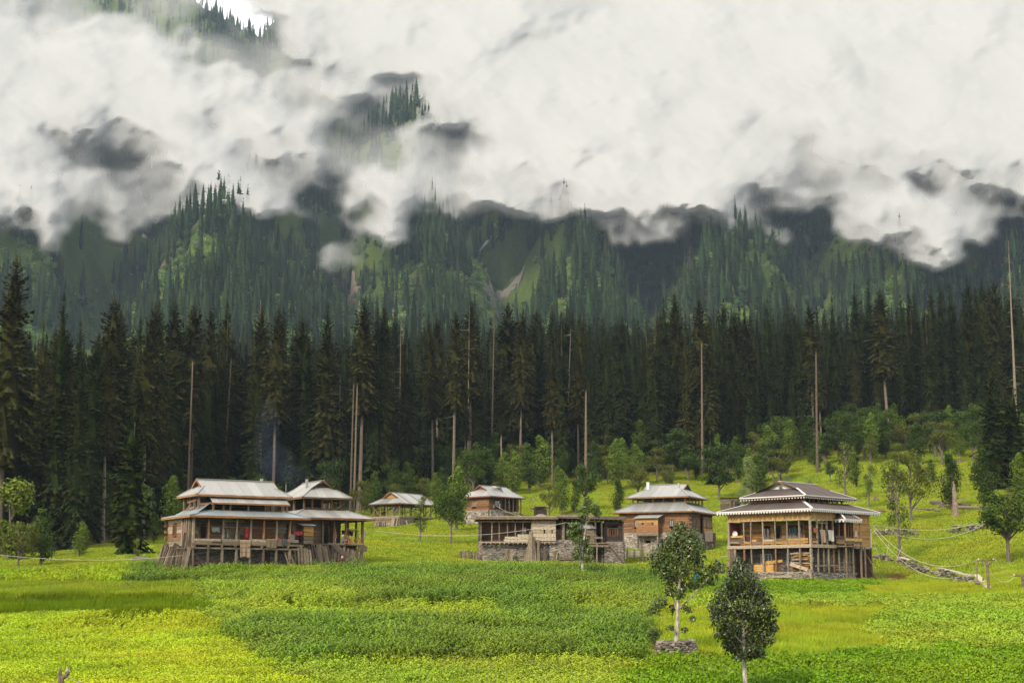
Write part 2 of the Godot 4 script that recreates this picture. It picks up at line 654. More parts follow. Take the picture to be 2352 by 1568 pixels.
func build_mountain():
	var nx := 330
	var rows := []
	var d := 716.0
	while d < 4380.0:
		rows.append(d)
		d += 9.0 + maxf(0.0, d - 800.0) * 0.008
	var pts := PackedVector3Array()
	var cols := PackedColorArray()
	for dd in rows:
		for i in nx:
			var u = -420.0 + 3200.0 * i / (nx - 1)
			var x = (u - CU) / FELL_U * dd
			var p = on_ground(x, dd)
			if dd == rows[0]:
				p.y -= 0.6
			pts.append(p)
			var n1 = soft_n.get_noise_2d(x * 0.012, dd * 0.012)
			var n2 = rough_n.get_noise_2d(x * 0.03 + 40.0, dd * 0.03)
			var c = Color(0.07, 0.11, 0.024).lerp(Color(0.115, 0.15, 0.036), clampf(0.5 + n1, 0.0, 1.0))
			c = c.lerp(Color(0.048, 0.076, 0.02), clampf(n2 * 1.6, 0.0, 1.0))
			c = c.lerp(Color(0.14, 0.12, 0.065), smoothstep(0.28, 0.5, rough_n.get_noise_2d(x * 0.009 + 7.0, dd * 0.006)))
			cols.append(c)
	structure("mountain", grid_mesh(pts, nx, rows.size(), cols), M.fell)
	# beds of running water, scree and old snow in the gullies
	gully_bed("mountain_stream", [[345, 365], [322, 388], [312, 408], [311, 428], [322, 448], [328, 470], [342, 487], [352, 508], [338, 530], [330, 548]], 5.0, plain(lin(0.16, 0.15, 0.135), 0.9), 2)
	gully_bed("stream_water", [[322, 440], [326, 456], [335, 476], [346, 497], [353, 510]], 2.2, plain(lin(0.75, 0.76, 0.76), 0.4), 3)
	gully_bed("stream_water", [[1136, 516], [1128, 546], [1104, 575], [1098, 592]], 1.6, plain(lin(0.3, 0.3, 0.28), 0.5), 5)
	gully_bed("scree_path", [[1200, 632], [1186, 650], [1170, 666], [1146, 682], [1130, 694], [1122, 706]], 5.0, plain(lin(0.085, 0.075, 0.065), 0.95), 7)
	gully_bed("scree_path", [[1092, 590], [1106, 612], [1122, 640], [1130, 664], [1142, 684]], 1.8, plain(lin(0.16, 0.15, 0.1), 0.95), 8)
	gully_bed("scree_path", [[1580, 520], [1576, 560], [1582, 600], [1590, 640]], 5.0, plain(lin(0.17, 0.13, 0.075), 0.95), 9)
	gully_bed("scree_path", [[806, 640], [812, 668], [818, 690], [826, 712]], 5.0, plain(lin(0.15, 0.115, 0.09), 0.95), 11)
	gully_bed("stream_water", [[1836, 530], [1850, 548], [1862, 566]], 2.0, plain(lin(0.34, 0.34, 0.33), 0.5), 12)
	gully_bed("snow_field", [[2362, 490], [2345, 512], [2334, 530], [2340, 548], [2360, 562]], 12.0, plain(lin(0.5, 0.48, 0.46), 0.8, noise_texture(0.03, 77, Color(0.5, 0.45, 0.42), Color.WHITE), Vector3(0.05, 0.05, 0.05)), 13)
	gully_bed("snow_field", [[338, 462], [340, 470]], 5.0, plain(lin(0.75, 0.76, 0.76), 0.7), 14)
	gully_bed("snow_field", [[356, 504], [366, 508]], 4.0, plain(lin(0.75, 0.76, 0.76), 0.7), 15)
	gully_bed("snow_field", [[340, 380], [354, 366]], 7.0, plain(lin(0.7, 0.7, 0.7), 0.7), 16)

func fell_at(u, v) -> Vector3:
	return ground_at(u, v, 760.0, 4200.0)

func gully_bed(called, line, wide, mat, seed_):
	var s := Shape.new()
	var r := RandomNumberGenerator.new()
	r.seed = seed_
	var centre := []
	for i in line.size() - 1:
		for k in 6:
			var t = k / 6.0
			centre.append(fell_at(lerpf(line[i][0], line[i + 1][0], t), lerpf(line[i][1], line[i + 1][1], t)))
	centre.append(fell_at(line[-1][0], line[-1][1]))
	var left := []
	var right := []
	for i in centre.size():
		var dir: Vector3 = (centre[mini(i + 1, centre.size() - 1)] - centre[maxi(i - 1, 0)])
		dir.y = 0.0
		var side = dir.normalized().cross(Vector3.UP) if dir.length() > 0.01 else Vector3.RIGHT
		var w0 = wide * r.randf_range(0.5, 1.3)
		var w1 = wide * r.randf_range(0.5, 1.3)
		if i == 0 or i == centre.size() - 1:
			w0 *= 0.3
			w1 *= 0.3
		var cols := []
		for k in 5:
			var q = centre[i] + side * lerpf(-w0, w1, k / 4.0)
			q = on_ground(q.x, -q.z)
			cols.append(q + Vector3(0, 1.0, 0.5))
		left.append(cols)
	for i in left.size() - 1:
		for k in 4:
			s.quad(left[i][k], left[i][k + 1], left[i + 1][k + 1], left[i + 1][k], Color.WHITE)
	return structure(called, s.mesh(), mat)

# ---------------------------------------------------------------- clouds
const COVER := [
	"7322116999999779999999999",
	"8665102799999999999999999",
	"8999600488999999999999999",
	"8999940168999999999999999",
	"9999996374799999999999999",
	"9868969731689999999999999",
	"9524898510358999998789999",
	"9622685311379999998456689",
	"9851276215456899996256257",
	"5831165117365468962158622",
	"1601010004010012132035640",
	"0300000010000000000001300",
	"0000000010000000000000000",
	"0000000000000000000000000",
]

func cover(u, v) -> float:
	var x = clampf(u / 98.0, 0.0, 23.999)
	var y = clampf(v / 50.0, 0.0, 12.999)
	var i := int(x)
	var j := int(y)
	var fx = smoothstep(0.0, 1.0, x - i)
	var fy = smoothstep(0.0, 1.0, y - j)
	var a = lerpf(float(COVER[j][i]), float(COVER[j][i + 1]), fx)
	var b = lerpf(float(COVER[j + 1][i]), float(COVER[j + 1][i + 1]), fx)
	return lerpf(a, b, fy)

func build_clouds():
	var n := FastNoiseLite.new()
	n.seed = 77
	n.frequency = 0.0048
	n.fractal_octaves = 5
	n.fractal_gain = 0.46
	var w := FastNoiseLite.new()
	w.seed = 12
	w.frequency = 0.006
	w.fractal_octaves = 3
	# one bank of cloud as bodies inside one another, each letting part of the light through
	var o := Node3D.new()
	o.name = "cloud_bank"
	add_child(o)
	o.set_meta("kind", "stuff")
	meta(o, "white cloud bank hiding the upper mountain slopes", "cloud")
	var m := StandardMaterial3D.new()
	m.albedo_color = lin(0.4, 0.402, 0.405)
	m.vertex_color_use_as_albedo = true
	m.transparency = BaseMaterial3D.TRANSPARENCY_ALPHA
	m.roughness = 1.0
	m.metallic_specular = 0.0
	m.backlight_enabled = true
	m.backlight = Color(0.8, 0.8, 0.8)
	m.cull_mode = BaseMaterial3D.CULL_DISABLED
	var nx := 420
	var ny := 150
	var thick := PackedFloat32Array()
	for j in ny + 1:
		for i in nx + 1:
			var u = lerpf(-330.0, 2700.0, i / float(nx))
			var v = lerpf(-190.0, 660.0, j / float(ny))
			thick.append(cover(u + w.get_noise_2d(u, v) * 60.0, v - 18.0 + w.get_noise_2d(u + 900.0, v) * 42.0))
	for k in 4:
		cloud_body(o, n, thick, nx, ny, m, 1.0 - k * 0.26, k)

func cloud_body(parent, n, thick, nx, ny, mat, share, layer):
	var broad := FastNoiseLite.new()
	broad.seed = 31
	broad.frequency = 0.0022
	broad.fractal_octaves = 3
	var front := PackedVector3Array()
	var back := PackedVector3Array()
	var tint := PackedColorArray()
	for j in ny + 1:
		for i in nx + 1:
			var u = lerpf(-330.0, 2700.0, i / float(nx))
			var v = lerpf(-190.0, 660.0, j / float(ny))
			var k = thick[j * (nx + 1) + i]
			# wisps drawn out along the slope
			var f = n.get_noise_3d(u * 0.62 + v * 0.5, v * 1.0 - u * 0.42, layer * 9.0)
			var open = k
			k += f * lerpf(5.0, 1.0, smoothstep(4.5, 8.0, k)) * smoothstep(0.0, 1.5, k)
			k = maxf(k, open - 2.2 if open > 6.5 else 0.0)
			# a thin veil hangs over the gaps too
			k = maxf(k, (1.5 + f * 1.6) * (1.0 - smoothstep(330.0, 500.0, v)) * smoothstep(30.0, 130.0, v))
			k *= smoothstep(0.0, 1.2, k)
			if i == 0 or i == nx or j == 0 or j == ny:
				k = 0.0
			k = maxf(k, 0.0) / 9.0
			var t = sqrt(k) * 330.0 * share
			var od = 4.6 * pow(k, 1.55)
			tint.append(Color(1, 1, 1, 1.0 - exp(-od * 0.28)))
			var r = ray(u, v).normalized()
			var d = (1400.0 + (600.0 - v) * 2.15 - 320.0) * 1.05
			var bump = (f * 55.0 + maxf(0.0, broad.get_noise_2d(u, v * 1.3)) * 90.0) * sqrt(k)
			front.append(r * (d - t * 0.6 - bump))
			back.append(r * (d + t * 0.4))
	var s = [front, back]
	var o = part("cloud_body", parent)
	for side in (2 if layer == 0 else 1):
		var a = grid_mesh(s[side], nx + 1, ny + 1, tint, side == 0)
		var arr = a.surface_get_arrays(0)
		var idx := PackedInt32Array()
		var old: PackedInt32Array = arr[Mesh.ARRAY_INDEX]
		for q in range(0, old.size(), 3):
			if tint[old[q]].a + tint[old[q + 1]].a + tint[old[q + 2]].a > 0.0:
				idx.append(old[q]); idx.append(old[q + 1]); idx.append(old[q + 2])
		arr[Mesh.ARRAY_INDEX] = idx
		var am := ArrayMesh.new()
		am.add_surface_from_arrays(Mesh.PRIMITIVE_TRIANGLES, arr)
		mesh_node("front" if side == 0 else "back", am, mat, o)

# ---------------------------------------------------------------- trees
func tapered(h, r0, r1, bend, r: RandomNumberGenerator, col: Color, sides := 7, segs := 6) -> Shape:
	var s := Shape.new()
	var pts := []
	var rad := []
	var off = Vector3.ZERO
	for i in segs + 1:
		var t = i / float(segs)
		pts.append(Vector3(0, h * t - (0.8 if i == 0 else 0.0), 0) + off)
		rad.append(lerpf(r0, r1, pow(t, 0.8)) * (1.25 if i == 0 else 1.0))
		off += Vector3(r.randf_range(-bend, bend), 0, r.randf_range(-bend, bend))
	s.tube(pts, rad, sides, col)
	return s

# crown of a fir or spruce: whorls of drooping boughs made of folded sprays
func conifer_crown(h, radius, c0, seed_, fine := 1.0, col := Color(0.02, 0.032, 0.014)) -> ArrayMesh:
	var r := RandomNumberGenerator.new()
	r.seed = seed_
	var s := Shape.new()
	var y = h * c0
	var lump := FastNoiseLite.new()
	lump.seed = seed_
	lump.frequency = 0.35
	while y < h:
		var t = (y - h * c0) / (h * (1.0 - c0))
		# narrow column that tapers late, uneven with height
		var prof = minf(1.0, pow(1.0 - t, 0.52) * 1.12) * (0.82 + 0.45 * lump.get_noise_1d(y))
		prof *= smoothstep(-0.12, 0.1, t)
		var n = int(r.randf_range(5, 8) * (0.75 + 0.25 * fine))
		var a0 = r.randf() * TAU
		for k in n:
			if r.randf() < 0.08:
				continue
			var a = a0 + TAU * k / n + r.randf_range(-0.35, 0.35)
			var side_gain = 0.85 + 0.4 * lump.get_noise_2d(a * 2.0, y)
			var l = maxf(0.25, radius * prof * side_gain * r.randf_range(0.62, 1.12))
			var dir = Vector3(cos(a), 0, sin(a))
			var droop = lerpf(-0.42, 0.55, t * t) + r.randf_range(-0.15, 0.15)
			var base = Vector3(0, y, 0)
			var c = col * r.randf_range(0.6, 1.5)
			c.g *= r.randf_range(0.92, 1.12)
			c.a = 1.0
			var parts = clampi(int(l / 0.62), 2, 8) if fine > 0.8 else 3 if l > 1.4 else 2
			var across = dir.cross(Vector3.UP)
			for q in parts:
				var t0 = (q + 0.1) / parts
				var t1 = (q + 1.35) / parts
				var p0 = base + dir * l * t0 + Vector3.UP * droop * l * t0 * t0
				var p1 = base + dir * l * t1 + Vector3.UP * (droop * l * t1 * t1 - 0.1)
				var wide = (minf(l * 0.28, l / parts * 0.8) if fine > 0.8 else l * 0.4) * (1.05 - 0.45 * t0) * r.randf_range(0.7, 1.25)
				var mid = p0.lerp(p1, 0.55)
				var hang = Vector3.DOWN * wide * r.randf_range(0.35, 0.8)
				s.tri(p0, mid + across * wide + hang, p1, c)
				s.tri(p0, p1, mid - across * wide + hang, c)
				if fine > 0.8:
					var sp = across * wide * r.randf_range(-1.3, 1.3)
					s.tri(mid, mid + sp + Vector3.DOWN * wide * 0.9, mid + dir * wide * 0.9 + Vector3.DOWN * wide * 0.3, c * 0.9)
		y += r.randf_range(0.42, 0.62) / fine
	# the shaded inner mass of twigs, uneven from side to side
	var rings := []
	for i in 7:
		var t = i / 6.0
		var ring := []
		for k in 7:
			var a = TAU * k / 7.0 + i * 0.4
			var rad = radius * minf(1.0, pow(1.0 - t, 0.6)) * r.randf_range(0.32, 0.62) * smoothstep(-0.3, 0.15, t)
			ring.append(Vector3(cos(a) * rad, lerpf(h * c0, h * 0.97, t) + r.randf_range(-0.4, 0.4), sin(a) * rad))
		rings.append(ring)
	for i in 6:
		for k in 7:
			s.quad(rings[i][k], rings[i][(k + 1) % 7], rings[i + 1][(k + 1) % 7], rings[i + 1][k], col * r.randf_range(0.7, 1.2))
	# leader
	for k in 3:
		var a = TAU * k / 3.0
		s.tri(Vector3(0, h + 0.9, 0), Vector3(cos(a) * 0.28, h - 0.5, sin(a) * 0.28), Vector3(cos(a + 2.1) * 0.28, h - 0.5, sin(a + 2.1) * 0.28), col)
	return s.mesh()

# leaves filling a rounded clump
func leaf_clump(s: Shape, c: Vector3, size: Vector3, count, leaf, col: Color, r: RandomNumberGenerator, droop := 0.25):
	for i in count:
		var dir = Vector3(r.randfn(), r.randfn(), r.randfn()).normalized()
		var p = c + dir * size * pow(r.randf(), 0.4)
		var out = (dir + Vector3(r.randfn(), r.randfn(), r.randfn()) * 0.55 + Vector3(0, 0.25, 0)).normalized()
		var ax = out.cross(Vector3(r.randfn(), r.randfn() * 0.5, r.randfn())).normalized()
		var tip = (ax + Vector3.DOWN * droop).normalized() * leaf * r.randf_range(0.7, 1.35)
		var side = out.cross(tip).normalized() * leaf * r.randf_range(0.3, 0.5)
		var k = col * r.randf_range(0.7, 1.35)
		k.r *= r.randf_range(0.85, 1.2)
		k.a = 1.0
		var mid = p + tip * 0.45 + out * leaf * 0.08
		s.tri(p, mid + side, p + tip, k)
		s.tri(p, p + tip, mid - side, k)

# a broadleaf tree; returns [wood mesh, crown mesh]
func broadleaf(h, shape, seed_, col: Color, leaf, count, bark := Color(0.16, 0.13, 0.10)) -> Array:
	var r := RandomNumberGenerator.new()
	r.seed = seed_
	var wood := tapered(h * 0.8, h * 0.022 + 0.03, 0.03, h * 0.012, r, bark, 6, 6)
	var s := Shape.new()
	var clumps := []
	if shape == "column":
		# lopped tree: leaf bunches close along the whole stem
		var n = int(11 + r.randi() % 5)
		for i in n:
			var t = 0.2 + 0.76 * i / (n - 1)
			var a = r.randf() * TAU
			var w = h * 0.125 * sin(PI * clampf(t * 0.9 + 0.08, 0.0, 1.0)) * r.randf_range(0.75, 1.3) + h * 0.03
			clumps.append([Vector3(cos(a) * w * 0.55, h * t, sin(a) * w * 0.55), Vector3(w, w * 1.05, w)])
	elif shape == "round":
		for i in 17:
			var t = r.randf()
			var a = r.randf() * TAU
			var y = lerpf(0.38, 0.95, t)
			var rad = h * 0.27 * sqrt(maxf(0.05, 1.0 - pow((y - 0.62) / 0.42, 2.0))) * r.randf_range(0.35, 1.0)
			var w = h * r.randf_range(0.10, 0.16)
			clumps.append([Vector3(cos(a) * rad, h * y, sin(a) * rad), Vector3(w, w * 0.8, w)])
	elif shape == "bushy":
		for i in 20:
			var a = r.randf() * TAU
			var y = lerpf(0.12, 0.95, r.randf())
			var rad = h * 0.26 * sqrt(maxf(0.08, 1.0 - pow((y - 0.45) / 0.6, 2.0))) * r.randf_range(0.3, 1.0)
			var w = h * r.randf_range(0.09, 0.15)
			clumps.append([Vector3(cos(a) * rad, h * y, sin(a) * rad), Vector3(w, w * 1.15, w)])
	else:
		# sparse sapling with a long stem
		for i in 9:
			var t = 0.34 + 0.62 * i / 8.0
			var a = r.randf() * TAU
			var w = h * 0.085 * r.randf_range(0.7, 1.3)
			clumps.append([Vector3(cos(a) * w * 1.1, h * t, sin(a) * w * 1.1), Vector3(w, w * 1.2, w)])
	for c in clumps:
		var p: Vector3 = c[0]
		var root = Vector3(0, maxf(h * 0.15, p.y - Vector2(p.x, p.z).length() * 1.1 - h * 0.05), 0)
		wood.tube([root, root.lerp(p, 0.55) + Vector3(0, -h * 0.01, 0), p], [h * 0.011 + 0.015, h * 0.006 + 0.01, 0.012], 4, bark, false)
		var tone = col * r.randf_range(0.82, 1.2)
		tone.a = 1.0
		leaf_clump(s, p, c[1], int(count / clumps.size()), leaf, tone, r)
	return [wood.mesh(), s.mesh()]

# bare dead trunk with stubs of branches
func snag_shape(h, r0, lean, seed_, stubs, col: Color, broken := true) -> ArrayMesh:
	var r := RandomNumberGenerator.new()
	r.seed = seed_
	var s := Shape.new()
	var pts := []
	var rad := []
	for i in 9:
		var t = i / 8.0
		pts.append(Vector3(lean * h * t, h * t - (0.8 if i == 0 else 0.0), r.randf_range(-0.08, 0.08)))
		rad.append(r0 * lerpf(1.0, 0.5 if broken else 0.12, t) * (1.25 if i == 0 else 1.0))
	s.tube(pts, rad, 7, col)
	if broken:
		var top: Vector3 = pts[-1]
		for k in 3:
			var a = TAU * k / 3.0 + r.randf()
			s.tri(top + Vector3(cos(a), 0, sin(a)) * rad[-1], top + Vector3(cos(a + 1.6), 0, sin(a + 1.6)) * rad[-1], top + Vector3(cos(a) * rad[-1] * 0.7, r.randf_range(0.3, 1.2), sin(a) * rad[-1] * 0.7), col)
	for i in stubs:
		var t = r.randf_range(0.25, 0.97)
		var a = r.randf() * TAU
		var l = r.randf_range(0.5, 2.2)
		var p = Vector3(lean * h * t, h * t, 0)
		var q = p + Vector3(cos(a), r.randf_range(-0.35, 0.2), sin(a)) * l
		s.tube([p, q], [0.06, 0.02], 3, col * 0.9, false)
	return s.mesh()

var fir_kinds := []

func build_mountain_woods():
	var r := RandomNumberGenerator.new()
	r.seed = 4
	# small firs, one body each, seen from more than half a kilometre away
	var far_firs := []
	for k in 4:
		far_firs.append(conifer_crown(28.0, [4.2, 3.4, 4.8, 3.8][k], 0.06, 90 + k, 0.3, Color(0.016, 0.025, 0.011)))
	var round_trees := []
	for k in 3:
		var s := Shape.new()
		var q := RandomNumberGenerator.new()
		q.seed = 60 + k
		for i in 9:
			var a = q.randf() * TAU
			var rad = q.randf_range(0.0, 4.2)
			leaf_clump(s, Vector3(cos(a) * rad, q.randf_range(3.0, 9.5), sin(a) * rad), Vector3.ONE * q.randf_range(2.0, 3.2), 26, 1.5, Color(0.08, 0.125, 0.034), q)
		round_trees.append(s.mesh())
	# stands of firs: centre (u, v), half widths, thickness
	var stands = [[80, 560, 90, 90, 0.7], [60, 680, 180, 60, 0.9], [300, 620, 110, 60, 0.5], [480, 560, 150, 120, 1.0], [640, 560, 110, 150, 0.95], [620, 680, 260, 60, 0.85], [560, 470, 120, 50, 0.8],
		[760, 460, 60, 80, 0.7], [890, 320, 180, 140, 1.0], [940, 560, 70, 110, 0.95], [1020, 580, 70, 110, 1.0], [990, 680, 80, 60, 0.7], [1180, 520, 60, 50, 0.5], [1310, 540, 100, 90, 0.95], [1400, 560, 60, 90, 0.9],
		[1360, 660, 120, 50, 0.45], [1552, 580, 30, 80, 1.0], [1640, 570, 40, 60, 0.5], [1760, 620, 110, 80, 0.95], [1740, 480, 70, 70, 0.9], [1890, 420, 60, 80, 0.8], [2130, 420, 90, 60, 0.9], [2120, 590, 60, 90, 0.8], [2250, 600, 110, 90, 1.0], [2020, 560, 40, 60, 0.4], [560, 90, 120, 90, 0.7], [230, 320, 90, 60, 0.6], [1000, 340, 60, 50, 0.8], [1820, 680, 200, 40, 0.6]]
	var open = [[220, 560, 80, 110], [1165, 640, 65, 75], [330, 480, 60, 90], [1500, 545, 40, 60], [1590, 560, 16, 70], [1060, 470, 30, 50], [760, 560, 30, 60], [170, 640, 60, 40], [2020, 650, 50, 16], [2330, 520, 30, 50], [1980, 500, 40, 40]]
	var places := [[], [], [], []]
	var tints := [[], [], [], []]
	var leafy_places := [[], [], []]
	var leafy_tints := [[], [], []]
	for i in 60000:
		var u = r.randf_range(-140.0, 2490.0)
		var d = lerpf(820.0, 3000.0, pow(r.randf(), 0.9))
		var x = (u - CU) / FOCAL * d
		var h = fell_height(x, d)
		var q = to_uv(Vector3(x, h, -d))
		if q.y > 800.0 or q.y < -60.0:
			continue
		var fir := 0.0
		for s in stands:
			var e = pow((q.x - s[0]) / s[2], 2.0) + pow((q.y - s[1]) / s[3], 2.0)
			fir = maxf(fir, s[4] * (1.0 - smoothstep(0.5, 1.15, e)))
		if d < 1120.0:
			fir = maxf(fir, 0.65)
		if q.y < 590.0:
			fir = maxf(fir, 0.5)
		if q.x > 660.0 and q.x < 1060.0 and q.y < 430.0:
			fir = 1.0
		var bare := 0.0
		for s in open:
			var e = pow((q.x - s[0]) / s[2], 2.0) + pow((q.y - s[1]) / s[3], 2.0)
			bare = maxf(bare, 1.0 - smoothstep(0.6, 1.1, e))
		var clump = soft_n.get_noise_2d(x * 0.011, d * 0.011)
		var hid = cover(q.x, q.y - 15.0)
		if hid > 6.2:
			continue
		fir *= 1.0 - bare * 0.96
		var at = Vector3(x, h - 0.4, -d)
		if r.randf() < fir * smoothstep(-0.3, 0.15, clump) * 0.55:
			var k = r.randi() % 4
			var sc = r.randf_range(0.7, 1.55)
			places[k].append(Transform3D(Basis(Vector3.UP, r.randf() * TAU) * Basis.from_scale(Vector3(sc * r.randf_range(0.85, 1.15), sc, sc * r.randf_range(0.85, 1.15))), at))
			var g = r.randf_range(0.45, 1.7)
			tints[k].append(Color(g * r.randf_range(0.85, 1.15), g, g * r.randf_range(0.9, 1.1)))
		elif r.randf() < (0.22 - clump * 0.7 + smoothstep(500.0, 690.0, q.y) * 0.3) * (1.0 - bare * 0.45) and q.y > 60.0:
			var k = r.randi() % 3
			var sc = r.randf_range(0.22, 1.0) * lerpf(0.5, 1.0, smoothstep(420.0, 640.0, q.y)) * (1.0 - bare * 0.75)
			leafy_places[k].append(Transform3D(Basis(Vector3.UP, r.randf() * TAU) * Basis.from_scale(Vector3(sc, sc * r.randf_range(0.7, 1.1), sc)), at))
			var g = r.randf_range(0.45, 1.5)
			leafy_tints[k].append(Color(g * r.randf_range(0.8, 1.15), g, g))
	for k in 4:
		scatter("mountain_forest", far_firs[k], M.needle, places[k], tints[k], "dark fir woods covering the far mountainside", "forest")
	for k in 3:
		scatter("mountain_shrubbery", round_trees[k], M.leaf, leafy_places[k], leafy_tints[k], "green broadleaf woods and scrub on the far mountainside", "forest")
	# a few far trees that stand out against the cloud on the crest of the spur
	var crest = [[706, 330, 44], [752, 330, 64], [764, 322, 48], [735, 334, 30], [782, 300, 30], [800, 284, 38], [812, 276, 34], [826, 266, 40], [838, 258, 34], [850, 252, 36], [862, 244, 40], [874, 240, 36], [888, 240, 30]]
	for c in crest:
		var d = 1745.0
		var x = (c[0] - CU) / FOCAL * d
		var o = thing("crest_fir", "small dark fir on the mountain spur's crest against cloud", "tree", Vector3(x, fell_height(x, d) - 0.5, -d), r.randf() * TAU, "firs along the crest of the spur")
		var m = mesh_node("crown", far_firs[r.randi() % 4], M.needle, o)
		var hh = c[2] / FOCAL * d / 28.0
		m.scale = Vector3(hh * 1.1, hh, hh * 1.1)
		var t = mesh_node("trunk", tapered(10.0 * hh, 0.4, 0.2, 0.0, r, Color(0.07, 0.055, 0.045), 5, 2).mesh(), M.bark, o)

func fir(kind, at: Vector3, h, label, group, called := "fir_tree", wide := 1.0, lean := 0.0):
	var k = fir_kinds[kind]
	var o = k.proto.duplicate()
	o.name = numbered(called)
	add_child(o)
	var sc = h / k.h
	o.transform = Transform3D(Basis(Vector3.FORWARD, lean) * Basis(Vector3.UP, rng.randf() * TAU) * Basis.from_scale(Vector3(sc * wide, sc, sc * wide)), at)
	meta(o, fir_words(h, wide, lean) + label if called == "fir_tree" else label, "tree", group)
	return o

func fir_words(h, wide, lean) -> String:
	# how this one differs from its neighbours of the same kind
	var a = "towering " if h > 39.0 else "high " if h > 34.0 else "middling-high " if h > 28.0 else "shortish "
	var b = "wide-skirted " if wide > 1.1 else "close-grown " if wide < 0.95 else ""
	return a + b + ("slightly tilted " if absf(lean) > 0.011 else "")

func top_line(u) -> float:
	# where the tops of the front wood stand, by direction
	var us = [-200.0, 0.0, 130.0, 400.0, 700.0, 1000.0, 1250.0, 1500.0, 1700.0, 1900.0, 2100.0, 2352.0, 2600.0]
	var vs = [700.0, 745.0, 720.0, 705.0, 730.0, 735.0, 725.0, 735.0, 705.0, 705.0, 672.0, 650.0, 650.0]
	for i in us.size() - 1:
		if u < us[i + 1]:
			return lerpf(vs[i], vs[i + 1], clampf((u - us[i]) / (us[i + 1] - us[i]), 0.0, 1.0))
	return 650.0

func build_forest():
	# kinds: height, radius, where the crown begins, colour of the bark
	var specs = [[34.0, 3.8, 0.06, 0.09], [36.0, 3.3, 0.12, 0.10], [33.0, 4.6, 0.3, 0.15], [37.0, 4.2, 0.46, 0.2], [32.0, 2.8, 0.04, 0.09], [35.0, 4.8, 0.2, 0.12], [18.0, 3.6, 0.02, 0.1], [14.0, 3.4, 0.03, 0.1], [34.0, 2.7, 0.12, 0.14]]
	var rim = [Color(0.0131, 0.0172, 0.0057), Color(0.0151, 0.0192, 0.0062), Color(0.0203, 0.0202, 0.0066), Color(0.0211, 0.0202, 0.0066), Color(0.0131, 0.0172, 0.0053), Color(0.0192, 0.0210, 0.0066), Color(0.0122, 0.0172, 0.0049), Color(0.0122, 0.0183, 0.0053), Color(0.0242, 0.0240, 0.0066)]
	for i in specs.size():
		var s = specs[i]
		var o := Node3D.new()
		o.name = "proto"
		var r := RandomNumberGenerator.new()
		r.seed = 300 + i
		mesh_node("crown", conifer_crown(s[0], s[1], s[2], 200 + i, 1.5, rim[i]), M.needle, o)
		mesh_node("trunk", tapered(s[0] * 0.93, s[0] * 0.009 + 0.06, 0.05, 0.12, r, Color(s[3], s[3] * 0.78, s[3] * 0.6), 7, 7).mesh(), M.bark, o)
		fir_kinds.append({"proto": o, "h": s[0]})
	var names = ["dense dark fir clothed almost to the ground in the wood", "tall narrow dark fir standing in the wood", "broad-topped fir with a bare lower trunk in the wood", "fir with a long bare trunk and high crown in the wood", "slender dark spire of a fir standing in the wood", "spreading fir with ragged boughs standing in the wood", "", "", "thin pale-stemmed fir with sparse boughs in the wood"]
	# trees of the wood's edge that the photograph shows one by one
	var known = [[5, 600, 206, 2], [55, 770, 212, 1], [88, 745, 222, 8], [132, 682, 208, 4], [175, 815, 200, 0], [205, 775, 206, 0], [245, 690, 232, 2], [270, 745, 240, 5], [312, 735, 250, 1], [345, 702, 246, 3], [390, 690, 262, 5], [440, 700, 264, 3], [500, 758, 268, 8], [528, 770, 280, 3], [630, 712, 268, 3], [690, 730, 276, 5], [748, 702, 275, 0], [826, 688, 272, 3], [872, 702, 276, 5], [932, 762, 285, 1], [985, 724, 296, 4], [1042, 716, 288, 3], [1078, 692, 300, 3], [1168, 700, 305, 5], [1196, 716, 302, 2], [1240, 732, 310, 4], [1290, 720, 302, 1], [1332, 716, 312, 8], [1388, 736, 300, 4], [1432, 728, 315, 0], [1482, 756, 305, 1], [1534, 688, 308, 4], [1562, 676, 316, 2], [1616, 690, 300, 3], [1664, 714, 312, 1], [1692, 718, 318, 5], [1724, 728, 322, 3], [1772, 690, 322, 4], [1818, 686, 330, 4], [1842, 738, 312, 1], [1872, 700, 322, 3], [1926, 688, 325, 4], [1978, 658, 330, 0], [2010, 648, 336, 4], [2034, 690, 326, 0], [2082, 678, 330, 1], [2122, 658, 338, 4], [2156, 662, 330, 1], [2202, 656, 336, 4], [2242, 640, 338, 0], [2278, 645, 334, 1], [2306, 648, 330, 5], [2346, 668, 326, 0]]
	for t in known:
		var x = (t[0] - CU) / FOCAL * t[2]
		var g = on_ground(x, t[2])
		var h = clampf(pt(t[0], t[1], t[2]).y - g.y, 15.0, 46.0)
		fir(t[3], g, h, names[t[3]], "firs of the wood behind the village, kind %d" % (t[3] + 1), "fir_tree", rng.randf_range(0.85, 1.15), rng.randf_range(-0.015, 0.015))
	# the rest of those that show
	var placed := []
	var tries := 0
	while placed.size() < 215 and tries < 4000:
		tries += 1
		var u = rng.randf_range(-60.0, 2412.0)
		var d = forest_edge(u) + pow(rng.randf(), 1.3) * 130.0 + 4.0
		var x = (u - CU) / FOCAL * d
		var near := false
		for p in placed:
			if absf(p.x - x) < 3.2 and absf(p.y - d) < 4.5:
				near = true
				break
		if near:
			continue
		placed.append(Vector2(x, d))
		var g = on_ground(x, d)
		var v = top_line(u) + rng.randf_range(-22.0, 150.0)
		var h = clampf(pt(u, v, d).y - g.y, 14.0, 43.0)
		var kind = [0, 1, 4, 1, 4, 0, 2, 3, 5, 8, 3][rng.randi() % 11]
		fir(kind, g, h, names[kind], "firs of the wood behind the village, kind %d" % (kind + 1), "fir_tree", rng.randf_range(0.85, 1.2), rng.randf_range(-0.02, 0.02))
	# the unseen depth of the wood
	var r := RandomNumberGenerator.new()
	r.seed = 71
	var places := [[], [], []]
	var tints := [[], [], []]
	var pick = [0, 1, 4]
